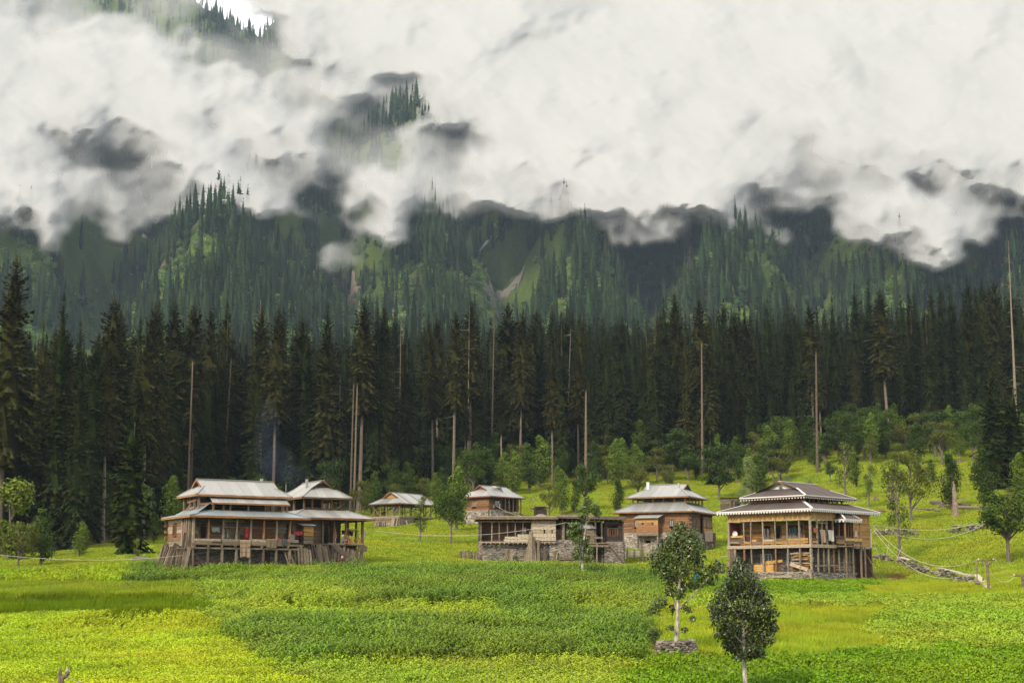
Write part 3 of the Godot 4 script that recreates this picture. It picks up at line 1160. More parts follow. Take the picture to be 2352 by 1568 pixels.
	for i in 2600:
		var u = r.randf_range(-160.0, 2500.0)
		var d = forest_edge(u) + 40.0 + r.randf() * 480.0
		var x = (u - CU) / FOCAL * d
		var k = r.randi() % 3
		var g = on_ground(x, d)
		var h = r.randf_range(22.0, 36.0)
		if d < 430.0:
			h = clampf(pt(u, top_line(u) + r.randf_range(0.0, 90.0), d).y - g.y, 12.0, 36.0)
		var sc = h / specs[pick[k]][0]
		places[k].append(Transform3D(Basis(Vector3.UP, r.randf() * TAU) * Basis.from_scale(Vector3(sc * 1.15, sc, sc * 1.15)), g))
		var q = r.randf_range(0.5, 0.95)
		tints[k].append(Color(q, q, q))
	for k in 3:
		scatter("deep_forest", conifer_crown(specs[pick[k]][0], specs[pick[k]][1], 0.05, 250 + k, 0.5, rim[pick[k]]), M.needle, places[k], tints[k], "dark mass of firs deep in the wood", "forest")
	# young firs before the wood
	var young = [[295, 948, 1272, 6, "broad young fir standing alone beyond the left-hand crops"], [570, 866, 1128, 6, "broad dark young fir behind the grey double-roofed house"], [610, 945, 1120, 7, "smaller young fir close behind the grey double-roofed house"], [668, 985, 1105, 7, "young fir with blue smoke drifting before it"], [1000, 1000, 1120, 7, "wide dark young fir above the open pavilion house"], [985, 1010, 1122, 6, "tall dark young fir beside the wide one above the pavilion house"], [1112, 1008, 1130, 7, "dark young fir above the little log house"], [1295, 918, 1085, 6, "tall young fir before the wood, its boughs down to the grass"], [1505, 890, 1080, 6, "tall dark young fir behind the walnut trees"], [1440, 990, 1080, 7, "stout young fir beside the walnut trees"], [1572, 950, 1075, 6, "dark young fir in the gap of the wood's edge"], [1640, 1005, 1112, 7, "rounded dark fir behind the grey-roofed hall house"], [2290, 862, 1122, 6, "great dark fir on the pasture with a bare foot"], [2336, 880, 1118, 6, "dark fir close beside the great fir on the pasture"], [60, 990, 1262, 6, "tall dense fir at the crop field's far corner"], [150, 900, 1262, 6, "dense fir with a dark skirt at the field's far edge"], [5, 1010, 1240, 6, "dark fir at the edge of the far field"]]
	for t in young:
		var g = ground_at(t[0], t[2])
		var h = pt(t[0], t[1], -g.z).y - g.y
		fir(t[3], g, h, t[4].replace("left-hand ", ""), "young firs before the wood", "young_fir", 1.15 if h < 20.0 else 0.85)
	build_snags()
	for k in fir_kinds:
		k.proto.free()

func build_snags():
	# dead and bare trunks: u and v of the foot, u and v of the tip, distance, foot radius, stubs, broken
	var list = [[588, 1000, 598, 688, 262, 0.42, 26, false], [917, 1000, 921, 700, 276, 0.36, 22, false], [1128, 1010, 1136, 690, 288, 0.48, 20, false], [1074, 1000, 1078, 700, 286, 0.36, 14, false], [1187, 1020, 1185, 765, 286, 0.34, 8, true], [1222, 900, 1226, 765, 292, 0.42, 8, true], [1300, 925, 1311, 755, 296, 0.42, 14, false], [1345, 1072, 1346, 905, 272, 0.55, 8, true], [1504, 905, 1505, 716, 298, 0.5, 18, false], [1668, 955, 1670, 758, 298, 0.5, 12, true], [1613, 985, 1612, 792, 292, 0.42, 6, true], [1877, 1092, 1875, 812, 268, 0.45, 16, true], [2340, 868, 2317, 552, 300, 0.62, 34, false], [814, 1112, 820, 890, 262, 0.4, 4, true], [806, 1100, 812, 885, 264, 0.36, 4, true], [777, 1080, 781, 868, 266, 0.34, 4, true], [433, 1085, 442, 832, 250, 0.38, 8, true], [385, 1082, 391, 835, 252, 0.38, 6, true], [1040, 1075, 1044, 868, 276, 0.36, 6, true], [1048, 1105, 1046, 900, 274, 0.3, 6, true], [1100, 960, 1098, 768, 292, 0.32, 10, true], [683, 1010, 684, 782, 268, 0.34, 8, true], [512, 1080, 530, 830, 258, 0.36, 8, true], [618, 1010, 620, 860, 266, 0.32, 6, true], [325, 960, 331, 870, 248, 0.36, 2, true], [284, 960, 286, 905, 238, 0.34, 2, true], [238, 905, 243, 760, 232, 0.34, 8, true], [1750, 950, 1752, 720, 306, 0.34, 14, false], [1825, 900, 1826, 660, 330, 0.34, 10, false], [1965, 900, 1967, 735, 318, 0.3, 6, true], [2215, 985, 2212, 790, 306, 0.42, 14, false], [1452, 840, 1455, 770, 304, 0.36, 4, true], [1395, 910, 1392, 840, 298, 0.3, 2, true], [1153, 1085, 1151, 1010, 268, 0.42, 2, true], [888, 880, 886, 740, 284, 0.36, 6, true], [707, 1060, 709, 940, 266, 0.32, 3, true], [2140, 960, 2139, 812, 300, 0.25, 8, true]]
	var tones = [Color(0.27, 0.21, 0.15), Color(0.19, 0.145, 0.1), Color(0.13, 0.095, 0.065)]
	for i in list.size():
		var t = list[i]
		if i in [4, 5, 9, 19, 20, 23, 25, 27, 29, 31, 32, 34, 35, 36]:
			continue
		var d: float = t[4] + (0.0 if i in [7, 10, 11, 12, 13, 14, 16] else 12.0)
		var x = (t[0] - CU) / FOCAL * d
		var g = on_ground(x, d)
		var tip = pt(t[2], t[3], d)
		var h = tip.y - g.y
		var lean = (tip.x - g.x) / h
		var o = thing("dead_trunk", "", "tree", g, 0.0, "dead trunks along the edge of the wood")
		var tall = h > 30.0
		var w = "thin stubs of boughs" if t[6] > 12 else "hardly any stubs"
		o.set_meta("label", "%s bare dead trunk, %s, with %s, in the wood" % ["tall" if tall else "broken", "leaning" if absf(lean) > 0.04 else "upright", w])
		mesh_node("trunk", snag_shape(h, t[5] * 0.6, lean, 500 + i, t[6], tones[i % 3], t[7]), M.bark, o)

# ---------------------------------------------------------------- broadleaf trees of the village and the wood's edge
var leaf_kinds := []

func leaf_tree(kind, at: Vector3, h, label, group, called := "broadleaf_tree", wide := 1.0):
	var k = leaf_kinds[kind]
	var o = k.proto.duplicate()
	o.name = numbered(called)
	add_child(o)
	var sc = h / k.h
	o.transform = Transform3D(Basis(Vector3.UP, rng.randf() * TAU) * Basis.from_scale(Vector3(sc * wide, sc, sc * wide)), at)
	meta(o, label, "tree", group)
	return o

func build_broadleaf():
	var green = Color(0.052, 0.088, 0.010)
	var specs = [["column", 8.0, green * 0.62, 0.24, 2900], ["column", 8.0, green * 0.46, 0.24, 3100], ["round", 8.0, green * 0.7, 0.25, 3400], ["round", 8.0, Color(0.06, 0.07, 0.010), 0.22, 3000], ["bushy", 7.0, Color(0.11, 0.14, 0.045), 0.2, 3500], ["sapling", 8.0, Color(0.065, 0.085, 0.016), 0.2, 1500], ["bushy", 6.0, Color(0.075, 0.1, 0.009), 0.22, 2900], ["round", 8.0, Color(0.024, 0.04, 0.008), 0.25, 3500], ["column", 8.0, Color(0.06, 0.092, 0.010), 0.25, 3000]]
	for i in specs.size():
		var s = specs[i]
		var c: Color = s[2]
		c.a = 1.0
		var made = broadleaf(s[1], s[0], 800 + i, c, s[3], s[4])
		var o := Node3D.new()
		o.name = "proto"
		mesh_node("crown", made[1], M.leaf, o)
		mesh_node("trunk", made[0], M.bark, o)
		leaf_kinds.append({"proto": o, "h": s[1]})
	# u, v of the foot, v of the top, kind, breadth, label
	var list = [
		[40, 1302, 1198, 3, 1.2, "forked leafy tree with bare twin stems at the field's edge"],
		[92, 1298, 1168, 0, 1.25, "full leafy tree beside the fork-stemmed one"],
		[20, 1285, 1108, 6, 1.3, "bright yellow-green tree before the dark firs"],
		[182, 1280, 1196, 8, 1.1, "bright young tree with pale shoots alone before the firs"],
		[312, 1280, 1238, 6, 0.8, "low yellowish sapling by the leaning slabs"],
		[352, 1248, 1175, 0, 1.0, "small leafy tree behind the slab-stacked gable"],
		[964, 1246, 1140, 5, 1.0, "thin leafy sapling before the open pavilion house"],
		[1036, 1248, 1118, 2, 1.0, "round dense tree between the pavilion and the log house"],
		[1048, 1218, 1070, 8, 1.1, "bright upright tree behind the round dense tree"],
		[1018, 1190, 1110, 0, 1.1, "upright leafy tree close behind the pavilion"],
		[965, 1160, 1095, 3, 1.1, "olive-green tree above the pavilion roof"],
		[1262, 1190, 1110, 3, 0.9, "small open-limbed tree on the slope behind the flat roof"],
		[1292, 1182, 1078, 8, 0.95, "upright walnut on the slope with a slim bare stem"],
		[1345, 1175, 1066, 2, 1.0, "full round walnut on the slope above the flat roof"],
		[1322, 1180, 1100, 0, 0.9, "lopped walnut just beside the full round one"],
		[1422, 1182, 1100, 1, 1.0, "dark lopped tree beside the hall house's roof"],
		[1240, 1120, 1000, 8, 1.2, "tall bright walnut at the wood's edge"],
		[1215, 1128, 1020, 0, 1.1, "slim lopped walnut at the wood's edge"],
		[1395, 1110, 1062, 3, 1.0, "small walnut high on the slope"],
		[1468, 1150, 1060, 3, 1.3, "wide olive tree behind the hall house"],
		[1530, 1130, 1065, 3, 1.2, "olive willow behind the hall house ridge"],
		[1545, 1105, 985, 7, 1.3, "big dark broadleaf tree behind the hall house"],
		[1475, 1080, 965, 8, 1.2, "bright walnut among the young firs"],
		[1652, 1150, 1022, 7, 1.15, "dense dark tree beside the flat-roofed hut"],
		[1728, 1150, 1032, 4, 0.85, "pale silvery willow behind the brown roof"],
		[1745, 1160, 1040, 0, 1.0, "dark tree close behind the pale willow"],
		[1712, 1172, 1110, 4, 1.0, "low pale willow bush behind the flat-roofed hut"],
		[1790, 1112, 1030, 3, 1.2, "brownish-green round tree behind the brown roof"],
		[1812, 1125, 1085, 4, 1.0, "pale bush behind the brown ridge"],
		[1858, 1128, 1095, 4, 1.1, "pale low bush beside the dead trunk"],
		[1908, 1108, 1060, 2, 1.0, "round green tree on the pasture's upper edge"],
		[1945, 1150, 1018, 5, 1.1, "tall pale-stemmed poplar sapling behind the brown house"],
		[1998, 1165, 1068, 5, 1.05, "slender leafy poplar by the brown house's far corner"],
		[2066, 1288, 1060, 5, 0.8, "tall pale poplar rising beside the heaped stone wall"],
		[2095, 1195, 1035, 3, 1.0, "leaning bushy tree on the pasture behind the poplar"],
		[1968, 1120, 1040, 0, 1.1, "small lopped tree up the pasture"],
		[2110, 1098, 1040, 8, 1.1, "bright tree with pale shoots up the pasture"],
		[2140, 1108, 1055, 0, 1.2, "little dark tree up the pasture beside the bright one"],
		[2190, 1170, 1042, 1, 1.15, "dark lopped column of leaves behind the broken trunk"],
		[2262, 1172, 1028, 1, 1.0, "dark leafy column before the great fir"],
		[2318, 1292, 1125, 2, 1.25, "spreading walnut with a bent trunk on the pasture"],
		[2325, 1180, 1118, 3, 1.2, "low leafy tree behind the spreading walnut"],
		[2345, 1160, 1040, 8, 1.0, "leafy tree at the pasture's outer edge"],
		[2205, 1048, 965, 8, 1.3, "tall leafy tree where the pasture meets the wood"],
		[2250, 1060, 968, 2, 1.0, "round leafy tree where the pasture meets the wood"],
		[2150, 1050, 945, 7, 1.2, "dark leafy tree before the wood's edge firs"],
	]
	for t in list:
		var g = ground_at(t[0], t[1])
		var h = clampf(pt(t[0], t[2], -g.z).y - g.y, 1.5, 18.0)
		leaf_tree(t[3], g - Vector3(0, 0.05, 0), h, t[5], "broadleaf trees round the village", "broadleaf_tree", t[4])
	# understorey along the foot of the wood
	var kinds = [0, 8, 2, 0, 1, 7, 3, 8]
	var spots := []
	for i in 300:
		var u = rng.randf_range(-40.0, 2390.0)
		if u < 420.0 and rng.randf() < 0.75:
			continue
		var e = forest_edge(u)
		var d = e + rng.randf_range(-16.0, 34.0) + (0.0 if u < 1500.0 else rng.randf_range(-20.0, 4.0))
		var x = (u - CU) / FOCAL * d
		var near := false
		for p in spots:
			if Vector2(p.x - x, p.y - d).length() < 3.0:
				near = true
		if near:
			continue
		spots.append(Vector2(x, d))
		var k = kinds[rng.randi() % kinds.size()]
		var hh = rng.randf_range(3.6, 10.5)
		var ww = rng.randf_range(0.9, 1.3)
		var size_word = ("tall " if hh > 8.6 else "middle-sized " if hh > 6.0 else "small ") + ("spreading " if ww > 1.17 else "narrow " if ww < 1.0 else "")
		leaf_tree(k, on_ground(x, d), hh, size_word + ["leafy lopped", "dark lopped", "round green", "olive-green", "pale", "pale", "yellowish", "dark round", "bright green"][k] + " tree in the thicket at the wood's foot", "thicket trees of kind %d" % (k + 1), "thicket_tree", ww)
	# low bushes
	var bushes = [[1985, 1000], [2240, 1055], [2060, 1012], [1880, 1010], [1760, 1020], [620, 1040], [720, 1062], [760, 1072], [860, 1125], [905, 1120], [830, 1100], [1060, 1105], [1175, 1120]]
	for b in bushes:
		var g = ground_at(b[0], b[1] + 50)
		leaf_tree([6, 0, 2][rng.randi() % 3], g, rng.randf_range(2.0, 4.0), "low green bush at the foot of the wood", "bushes at the foot of the wood", "bush", 1.5)
	for k in leaf_kinds:
		k.proto.free()

# ---------------------------------------------------------------- crops and grass
func blade(s: Shape, root: Vector3, dir: Vector3, l, w, rise, sag, col: Color, segs := 3):
	# an arching leaf
	var side = dir.cross(Vector3.UP).normalized()
	var pl = root
	var wl = w * 0.6
	for i in segs:
		var t = (i + 1) / float(segs)
		var p = root + dir * l * t + Vector3.UP * (rise * t - sag * t * t)
		var wn = w * (1.0 - t) * 1.15 if i < segs - 1 else 0.0
		if i == 0:
			wn = w
		if wn > 0.0:
			s.tri(pl - side * wl, pl + side * wl, p + side * wn, col)
			s.tri(pl - side * wl, p + side * wn, p - side * wn, col)
		else:
			s.tri(pl - side * wl, pl + side * wl, p, col)
		pl = p
		wl = wn

func maize_patch(seed_, tall) -> ArrayMesh:
	var r := RandomNumberGenerator.new()
	r.seed = seed_
	var s := Shape.new()
	for i in 13:
		var base = Vector3(r.randf_range(-0.75, 0.75), 0, r.randf_range(-0.75, 0.75))
		var h = tall * r.randf_range(0.75, 1.15)
		var g = r.randf_range(0.75, 1.25)
		var c = Color(g * r.randf_range(0.9, 1.1), g, g * 0.9)
		s.tube([base - Vector3(0, 0.2, 0), base + Vector3(r.randf_range(-0.05, 0.05), h * 0.8, 0)], [0.018, 0.008], 3, c * 0.8, false)
		var a = r.randf() * TAU
		for k in 7:
			a += 2.4
			var y = h * (0.15 + 0.11 * k)
			var l = r.randf_range(0.36, 0.6) * tall * (1.0 - 0.05 * k)
			blade(s, base + Vector3(0, y, 0), Vector3(cos(a), 0, sin(a)), l, 0.042, l * r.randf_range(0.5, 1.0), l * r.randf_range(0.6, 1.3), c * r.randf_range(0.85, 1.2))
	return s.mesh()

func bean_patch(seed_, tall, leaf) -> ArrayMesh:
	var r := RandomNumberGenerator.new()
	r.seed = seed_
	var s := Shape.new()
	for i in (26 if leaf > 0.1 else 44):
		var base = Vector3(r.randf_range(-0.65, 0.65), 0, r.randf_range(-0.65, 0.65))
		var g = r.randf_range(0.75, 1.3)
		leaf_clump(s, base + Vector3(0, tall * r.randf_range(0.35, 0.7), 0), Vector3(0.17, tall * 0.4, 0.17), 13, leaf, Color(g * r.randf_range(0.9, 1.12), g, g * 0.9), r, 0.1)
	return s.mesh()

func grass_patch(seed_, tall, count, wide) -> ArrayMesh:
	var r := RandomNumberGenerator.new()
	r.seed = seed_
	var s := Shape.new()
	for i in count:
		var base = Vector3(r.randf_range(-0.8, 0.8), -0.03, r.randf_range(-0.8, 0.8))
		var a = r.randf() * TAU
		var h = tall * r.randf_range(0.5, 1.2)
		var g = r.randf_range(0.75, 1.25)
		var c = Color(g * r.randf_range(0.88, 1.18), g, g * 0.9)
		blade(s, base, Vector3(cos(a), 0, sin(a)), h * r.randf_range(0.25, 0.7), wide, h, h * r.randf_range(0.0, 0.35), c, 2)
	return s.mesh()

# what grows where the sight line (u, v) meets the ground
func crop_of(u, v, n) -> String:
	if path_gap(u, v) > 0.4:
		return "none"
	if v > 1400.0 and left_of_path(u, v) and v > 1413.0 + n * 5.0:
		return "yellow"
	if u < 470.0 + n * 25.0:
		if v > 1372.0:
			return "bank"
		if v > 1340.0:
			return "rough"
		if v > 1290.0:
			return "weedy" if u < 300.0 + n * 60.0 else "maize_dark"
		return "pasture"
	if v < 1296.0:
		return "pasture"
	var right = smoothstep(1430.0, 1560.0, u + (v - 1400.0) * 0.35)
	if right < 0.5 + n * 0.2:
		# the maize plots in bands across the middle
		if u < 860.0 and v < 1312.0:
			return "maize_dark" if u < 720.0 else "pasture"
		if v < 1318.0 and u > 840.0:
			return "maize"
		if v < 1352.0 + n * 10.0:
			return "maize_dark" if u < 560.0 or u > 760.0 + n * 60.0 else "maize"
		if v < 1392.0 + n * 6.0:
			return "maize_light" if u < 800.0 + n * 80.0 else "maize_dark" if u < 1280.0 else "maize"
		if v < 1438.0 + n * 14.0:
			return "maize_bright" if u < 1180.0 + n * 60.0 else "maize_dark" if u < 1330.0 else "maize"
		if v < 1528.0 + n * 8.0:
			return "maize_dark" if u > 640.0 + n * 40.0 or v < 1490.0 else "maize"
		return "maize_bright"
	if v > 1512.0 + n * 12.0 - (20.0 if u > 2150.0 else 0.0):
		return "bean"
	if u > 2040.0 + n * 60.0 and v > 1372.0:
		return "bean_pale"
	if v > 1338.0 and v < 1398.0 + n * 8.0 and u > 1590.0 and u < 1990.0 + n * 40.0:
		return "bean" if v < 1372.0 else "bean_pale"
	return "meadow"

func build_fields():
	var r := RandomNumberGenerator.new()
	r.seed = 99
	var meshes := {}
	for k in 3:
		meshes["maize%d" % k] = maize_patch(10 + k, 1.0)
		meshes["bean%d" % k] = bean_patch(20 + k, 0.42, 0.125)
		meshes["fine%d" % k] = bean_patch(60 + k, 0.42, 0.085)
		meshes["grass%d" % k] = grass_patch(30 + k, 0.34, 330, 0.012)
		meshes["lawn%d" % k] = grass_patch(40 + k, 0.2, 220, 0.02)
		meshes["tall%d" % k] = grass_patch(50 + k, 0.62, 300, 0.014)
	var info = {
		"yellow": ["fine", Color(0.250, 0.315, 0.014), 0.8, 0.95, "yellow_crop", "low yellow-green crop in the nearest plot"],
		"bank": ["tall", Color(0.090, 0.135, 0.005), 0.9, 0.85, "bank_grass", "tall dark grass on the banks between terraces"],
		"rough": ["tall", Color(0.155, 0.200, 0.016), 0.65, 0.8, "rough_grass", "rough pale grass on the upper terrace"],
		"weedy": ["bean", Color(0.190, 0.260, 0.012), 1.5, 0.9, "weedy_crop", "tall leafy crop along the field's crest"],
		"maize_dark": ["maize", Color(0.102, 0.160, 0.012), 1.0, 0.95, "dark_maize", "dark green maize in the middle plots"],
		"maize": ["maize", Color(0.145, 0.205, 0.013), 0.8, 0.9, "green_maize", "mid-green maize in the middle plots"],
		"maize_light": ["maize", Color(0.180, 0.245, 0.013), 0.85, 0.9, "pale_maize", "yellowing maize below the grey double-roofed house"],
		"maize_bright": ["maize", Color(0.205, 0.270, 0.013), 0.62, 0.8, "young_maize", "bright young maize in the middle plots"],
		"bean": ["bean", Color(0.108, 0.185, 0.007), 1.0, 0.85, "bean_crop", "leafy green crop in the plots before the brown-roofed house"],
		"bean_pale": ["bean", Color(0.185, 0.250, 0.020), 0.9, 0.9, "pale_bean_crop", "pale leafy crop beyond the power pole"],
		"meadow": ["grass", Color(0.205, 0.250, 0.018), 1.0, 0.75, "meadow_grass", "fine meadow grass before the brown-roofed house"],
		"pasture": ["lawn", Color(0.182, 0.225, 0.020), 1.0, 1.2, "pasture_grass", "short pasture grass round and behind the houses"],
	}
	var places := {}
	var tints := {}
	for key in info:
		for k in 3:
			places[key + str(k)] = []
			tints[key + str(k)] = []
	var d := 52.0
	while d < 318.0:
		var pitch = 0.78 if d < 90.0 else 0.86 if d < 140.0 else 1.25
		var half = d * 0.385
		var x = -half
		while x < half:
			x += pitch
			var px = x + r.randf_range(-0.5, 0.5) * pitch
			var pd = d + r.randf_range(-0.5, 0.5) * pitch
			var y = height(px, pd)
			var q = to_uv(Vector3(px, y, -pd))
			if q.y > 1640.0:
				continue
			if pd > forest_edge(q.x) + 6.0:
				continue
			var n = soft_n.get_noise_2d(px * 0.13, pd * 0.13) * 1.6
			var kind = "pasture" if pd > 128.0 else crop_of(q.x, q.y, n)
			if pd > 112.0 and kind != "pasture" and q.y < 1290.0:
				kind = "pasture"
			if kind == "none" or in_house(px, pd):
				continue
			var yard = exp(-pow((q.x - 2062.0) / 38.0, 2.0) - pow((q.y - 1325.0) / 9.0, 2.0))
			if yard > 0.3:
				continue
			var f = info[kind]
			if f[0] in ["maize", "bean", "fine"] and r.randf() < 0.04:
				continue
			var k = str(r.randi() % 3)
			var sc = f[2] * r.randf_range(0.8, 1.2) * (1.0 + 0.22 * n)
			var wide = f[3] * r.randf_range(0.9, 1.15)
			if kind == "pasture" and pd > 140.0:
				wide *= 1.1
			var slope = Vector3(height(px + 0.6, pd) - height(px - 0.6, pd), 0, height(px, pd - 0.6) - height(px, pd + 0.6))
			var b = Basis(Vector3.UP, r.randf() * TAU) * Basis.from_scale(Vector3(wide, sc, wide))
			var tilt = Basis(Vector3(1, slope.x / 1.2, 0), Vector3(0, 1, 0), Vector3(0, slope.z / 1.2, 1))
			places[kind + k].append(Transform3D(tilt * b, Vector3(px, y, -pd)))
			var m = rough_n.get_noise_2d(px * 0.22, pd * 0.22)
			var c: Color = f[1] * (1.0 + 0.35 * m) * r.randf_range(0.85, 1.15)
			c.r *= 1.0 + 0.2 * soft_n.get_noise_2d(px * 0.09 + 50.0, pd * 0.09)
			c.a = 1.0
			tints[kind + k].append(c)
		d += pitch
	for key in info:
		for k in 3:
			if places[key + str(k)].size():
				scatter(info[key][4], meshes[info[key][0] + str(k)], M.crop if info[key][0] in ["maize", "bean", "fine"] else M.grass, places[key + str(k)], tints[key + str(k)], info[key][5], "grass" if "grass" in info[key][4] else "crop")
	# pale flowers and dark weeds in the meadow
	var fl := Shape.new()
	for i in 9:
		var p = Vector3(r.randf_range(-0.5, 0.5), r.randf_range(0.25, 0.55), r.randf_range(-0.5, 0.5))
		leaf_clump(fl, p, Vector3.ONE * 0.02, 3, 0.035, Color(0.36, 0.3, 0.28), r)
		fl.tube([Vector3(p.x, 0, p.z), p], [0.006, 0.004], 3, Color(0.12, 0.16, 0.03), false)
	var fp := []
	for c in [[1350, 1478, 60, 20, 26], [1480, 1480, 40, 22, 20], [1680, 1552, 90, 10, 24], [2010, 1512, 90, 14, 16], [2120, 1300, 160, 12, 30], [1690, 1478, 30, 16, 14], [930, 1252, 30, 8, 8], [280, 1345, 180, 22, 40]]:
		for i in c[4]:
			var g = ground_at(c[0] + r.randfn() * c[2], c[1] + r.randfn() * c[3])
			if r.randf() < 0.45:
				continue
			fp.append(Transform3D(Basis(Vector3.UP, r.randf() * TAU) * Basis.from_scale(Vector3.ONE * r.randf_range(0.7, 1.2)), g))
	scatter("meadow_flower_mass", fl.mesh(), M.leaf, fp, [], "tiny pale flowers scattered through the grass", "flowers")

var footprints := []

func in_house(x, d) -> bool:
	for f in footprints:
		var q = (f[0] as Transform3D).affine_inverse() * Vector3(x, 0, -d)
		if q.x > f[1] and q.x < f[2] and q.z > f[3] and q.z < f[4]:
			return true
	return false

# ---------------------------------------------------------------- parts of houses
# walls run from p to q, each (x, z) in the house's own axes
func spans(l, cuts: Array, y0, y1) -> Array:
	var out := [[0.0, l]]
	for c in cuts:
		if c[3] <= y0 + 0.01 or c[2] >= y1 - 0.01:
			continue
		var next := []
		for s in out:
			if c[1] <= s[0] or c[0] >= s[1]:
				next.append(s)
				continue
			if c[0] > s[0] + 0.05:
				next.append([s[0], c[0]])
			if c[1] < s[1] - 0.05:
				next.append([c[1], s[1]])
		out = next
	return out

func plank_wall(house, called, p: Vector2, q: Vector2, y0, y1, mats, course, cuts := [], thick := 0.09, proud := 0.025):
	var w = part(called, house)
	var l = p.distance_to(q)
	var ax = Vector3(q.x - p.x, 0, q.y - p.y) / l
	var n = Vector3(-ax.z, 0, ax.x)
	var turn = atan2(-ax.z, ax.x)
	var y = y0
	while y < y1 - 0.03:
		var hgt = minf(course * rr(0.85, 1.15), y1 - y)
		if y1 - y - hgt < 0.06:
			hgt = y1 - y
		for s in spans(l, cuts, y, y + hgt):
			var c = Vector3(p.x, 0, p.y) + ax * (s[0] + s[1]) * 0.5 + Vector3(0, y + hgt * 0.5, 0) + n * rr(-proud, proud)
			bx(w, "plank", c, Vector3(s[1] - s[0] - 0.004, hgt - rr(0.012, 0.03), thick), any(mats), Vector3(0, turn, rr(-0.004, 0.004)))
		y += hgt
	return w

func board_wall(house, called, p: Vector2, q: Vector2, y0, y1, mats, wide, cuts := [], thick := 0.05, ragged := 0.0):
	# upright boards
	var w = part(called, house)
	var l = p.distance_to(q)
	var ax = Vector3(q.x - p.x, 0, q.y - p.y) / l
	var n = Vector3(-ax.z, 0, ax.x)
	var turn = atan2(-ax.z, ax.x)
	var a := 0.0
	while a < l - 0.02:
		var wd = minf(wide * rr(0.85, 1.2), l - a)
		var low = y0
		var bits := [[y0, y1]]
		for c in cuts:
			if c[1] > a + 0.02 and c[0] < a + wd - 0.02:
				bits = []
				if c[2] > y0 + 0.05:
					bits.append([y0, c[2]])
				if c[3] < y1 - 0.05:
					bits.append([c[3], y1])
		for b in bits:
			var c = Vector3(p.x, 0, p.y) + ax * (a + wd * 0.5) + Vector3(0, (b[0] + b[1]) * 0.5 + rr(-ragged, ragged), 0) + n * rr(-0.012, 0.012)
			bx(w, "board", c, Vector3(wd - 0.012, b[1] - b[0], thick), any(mats), Vector3(0, turn, 0))
		a += wd
	return w

func stone_wall(house, called, p: Vector2, q: Vector2, y0, y1, cuts := [], thick := 0.4, tone := 1.0, course := 0.15):
	# mud core with the stones of its face standing proud of it
	var w = part(called, house)
	var l = p.distance_to(q)
	var ax = Vector3(q.x - p.x, 0, q.y - p.y) / l
	var n = Vector3(-ax.z, 0, ax.x)
	var turn = atan2(-ax.z, ax.x)
	var core = part("core", w)
	var levels := [y0, y1]
	for c in cuts:
		for e in [c[2], c[3]]:
			if e > y0 and e < y1:
				levels.append(e)
	levels.sort()
	for i in levels.size() - 1:
		if levels[i + 1] - levels[i] < 0.02:
			continue
		for s in spans(l, cuts, levels[i], levels[i + 1]):
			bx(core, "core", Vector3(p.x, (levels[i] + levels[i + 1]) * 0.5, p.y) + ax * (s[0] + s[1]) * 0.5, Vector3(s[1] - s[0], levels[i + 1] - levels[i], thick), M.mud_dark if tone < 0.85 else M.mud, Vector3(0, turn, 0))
	var sh := Shape.new()
	var y = y0
	while y < y1 - 0.04:
		var hgt = minf(course * rr(0.45, 1.15), y1 - y)
		for s in spans(l, cuts, y, y + hgt):
			var a = s[0]
			while a < s[1] - 0.05:
				var wd = minf(rr(0.1, 0.5), s[1] - a)
				if rng.randf() < 0.06:
					a += wd
					continue
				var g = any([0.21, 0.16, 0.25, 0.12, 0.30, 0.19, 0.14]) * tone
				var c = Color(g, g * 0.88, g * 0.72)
				var out = thick * 0.5 + rr(0.0, 0.05)
				for side in [-1.0, 1.0]:
					var m = Vector3(p.x, y + hgt * 0.5, p.y) + ax * (a + wd * 0.5) + n * side * (out - 0.05)
					sh.rubble(Transform3D(Basis(Vector3.UP, turn) * Basis(Vector3.BACK, rr(-0.12, 0.12)) * Basis.from_scale(Vector3(wd * rr(0.86, 1.04), hgt * rr(0.72, 1.05), 0.16)), Vector3.ZERO), m, c, rng)
				a += wd
		y += hgt
	var o = mesh_node("stones", sh.mesh(), M.wall_stone, w)
	o.set_meta("kind", "stuff")
	return w

func window_in(house, p: Vector2, q: Vector2, a0, a1, b0, b1, mat, leaves := 2, glazed := true):
	var w = part("window", house)
	var ax2 = (q - p).normalized()
	var ax = Vector3(ax2.x, 0, ax2.y)
	var o = Vector3(p.x, 0, p.y)
	var n = Vector3(-ax.z, 0, ax.x)
	var t := 0.07
	for e in [[a0, a0 + t], [a1 - t, a1]]:
		beam(w, "frame", o + ax * (e[0] + e[1]) * 0.5 + Vector3(0, b0, 0), o + ax * (e[0] + e[1]) * 0.5 + Vector3(0, b1, 0), 0.16, t, mat)
	for b in [b0 + t * 0.5, b1 - t * 0.5]:
		beam(w, "frame", o + ax * (a0 + t) + Vector3(0, b, 0), o + ax * (a1 - t) + Vector3(0, b, 0), 0.17, t, mat)
	for i in range(1, leaves):
		var a = lerpf(a0, a1, i / float(leaves))
		beam(w, "mullion", o + ax * a + Vector3(0, b0 + t, 0), o + ax * a + Vector3(0, b1 - t, 0), 0.12, 0.05, mat)
	if not glazed:
		return w
	var c = o + ax * (a0 + a1) * 0.5 + Vector3(0, (b0 + b1) * 0.5, 0)
	bx(w, "pane", c, Vector3(a1 - a0 - 2 * t, b1 - b0 - 2 * t, 0.02), M.glass, Vector3(0, atan2(-ax.z, ax.x), 0))
	return w

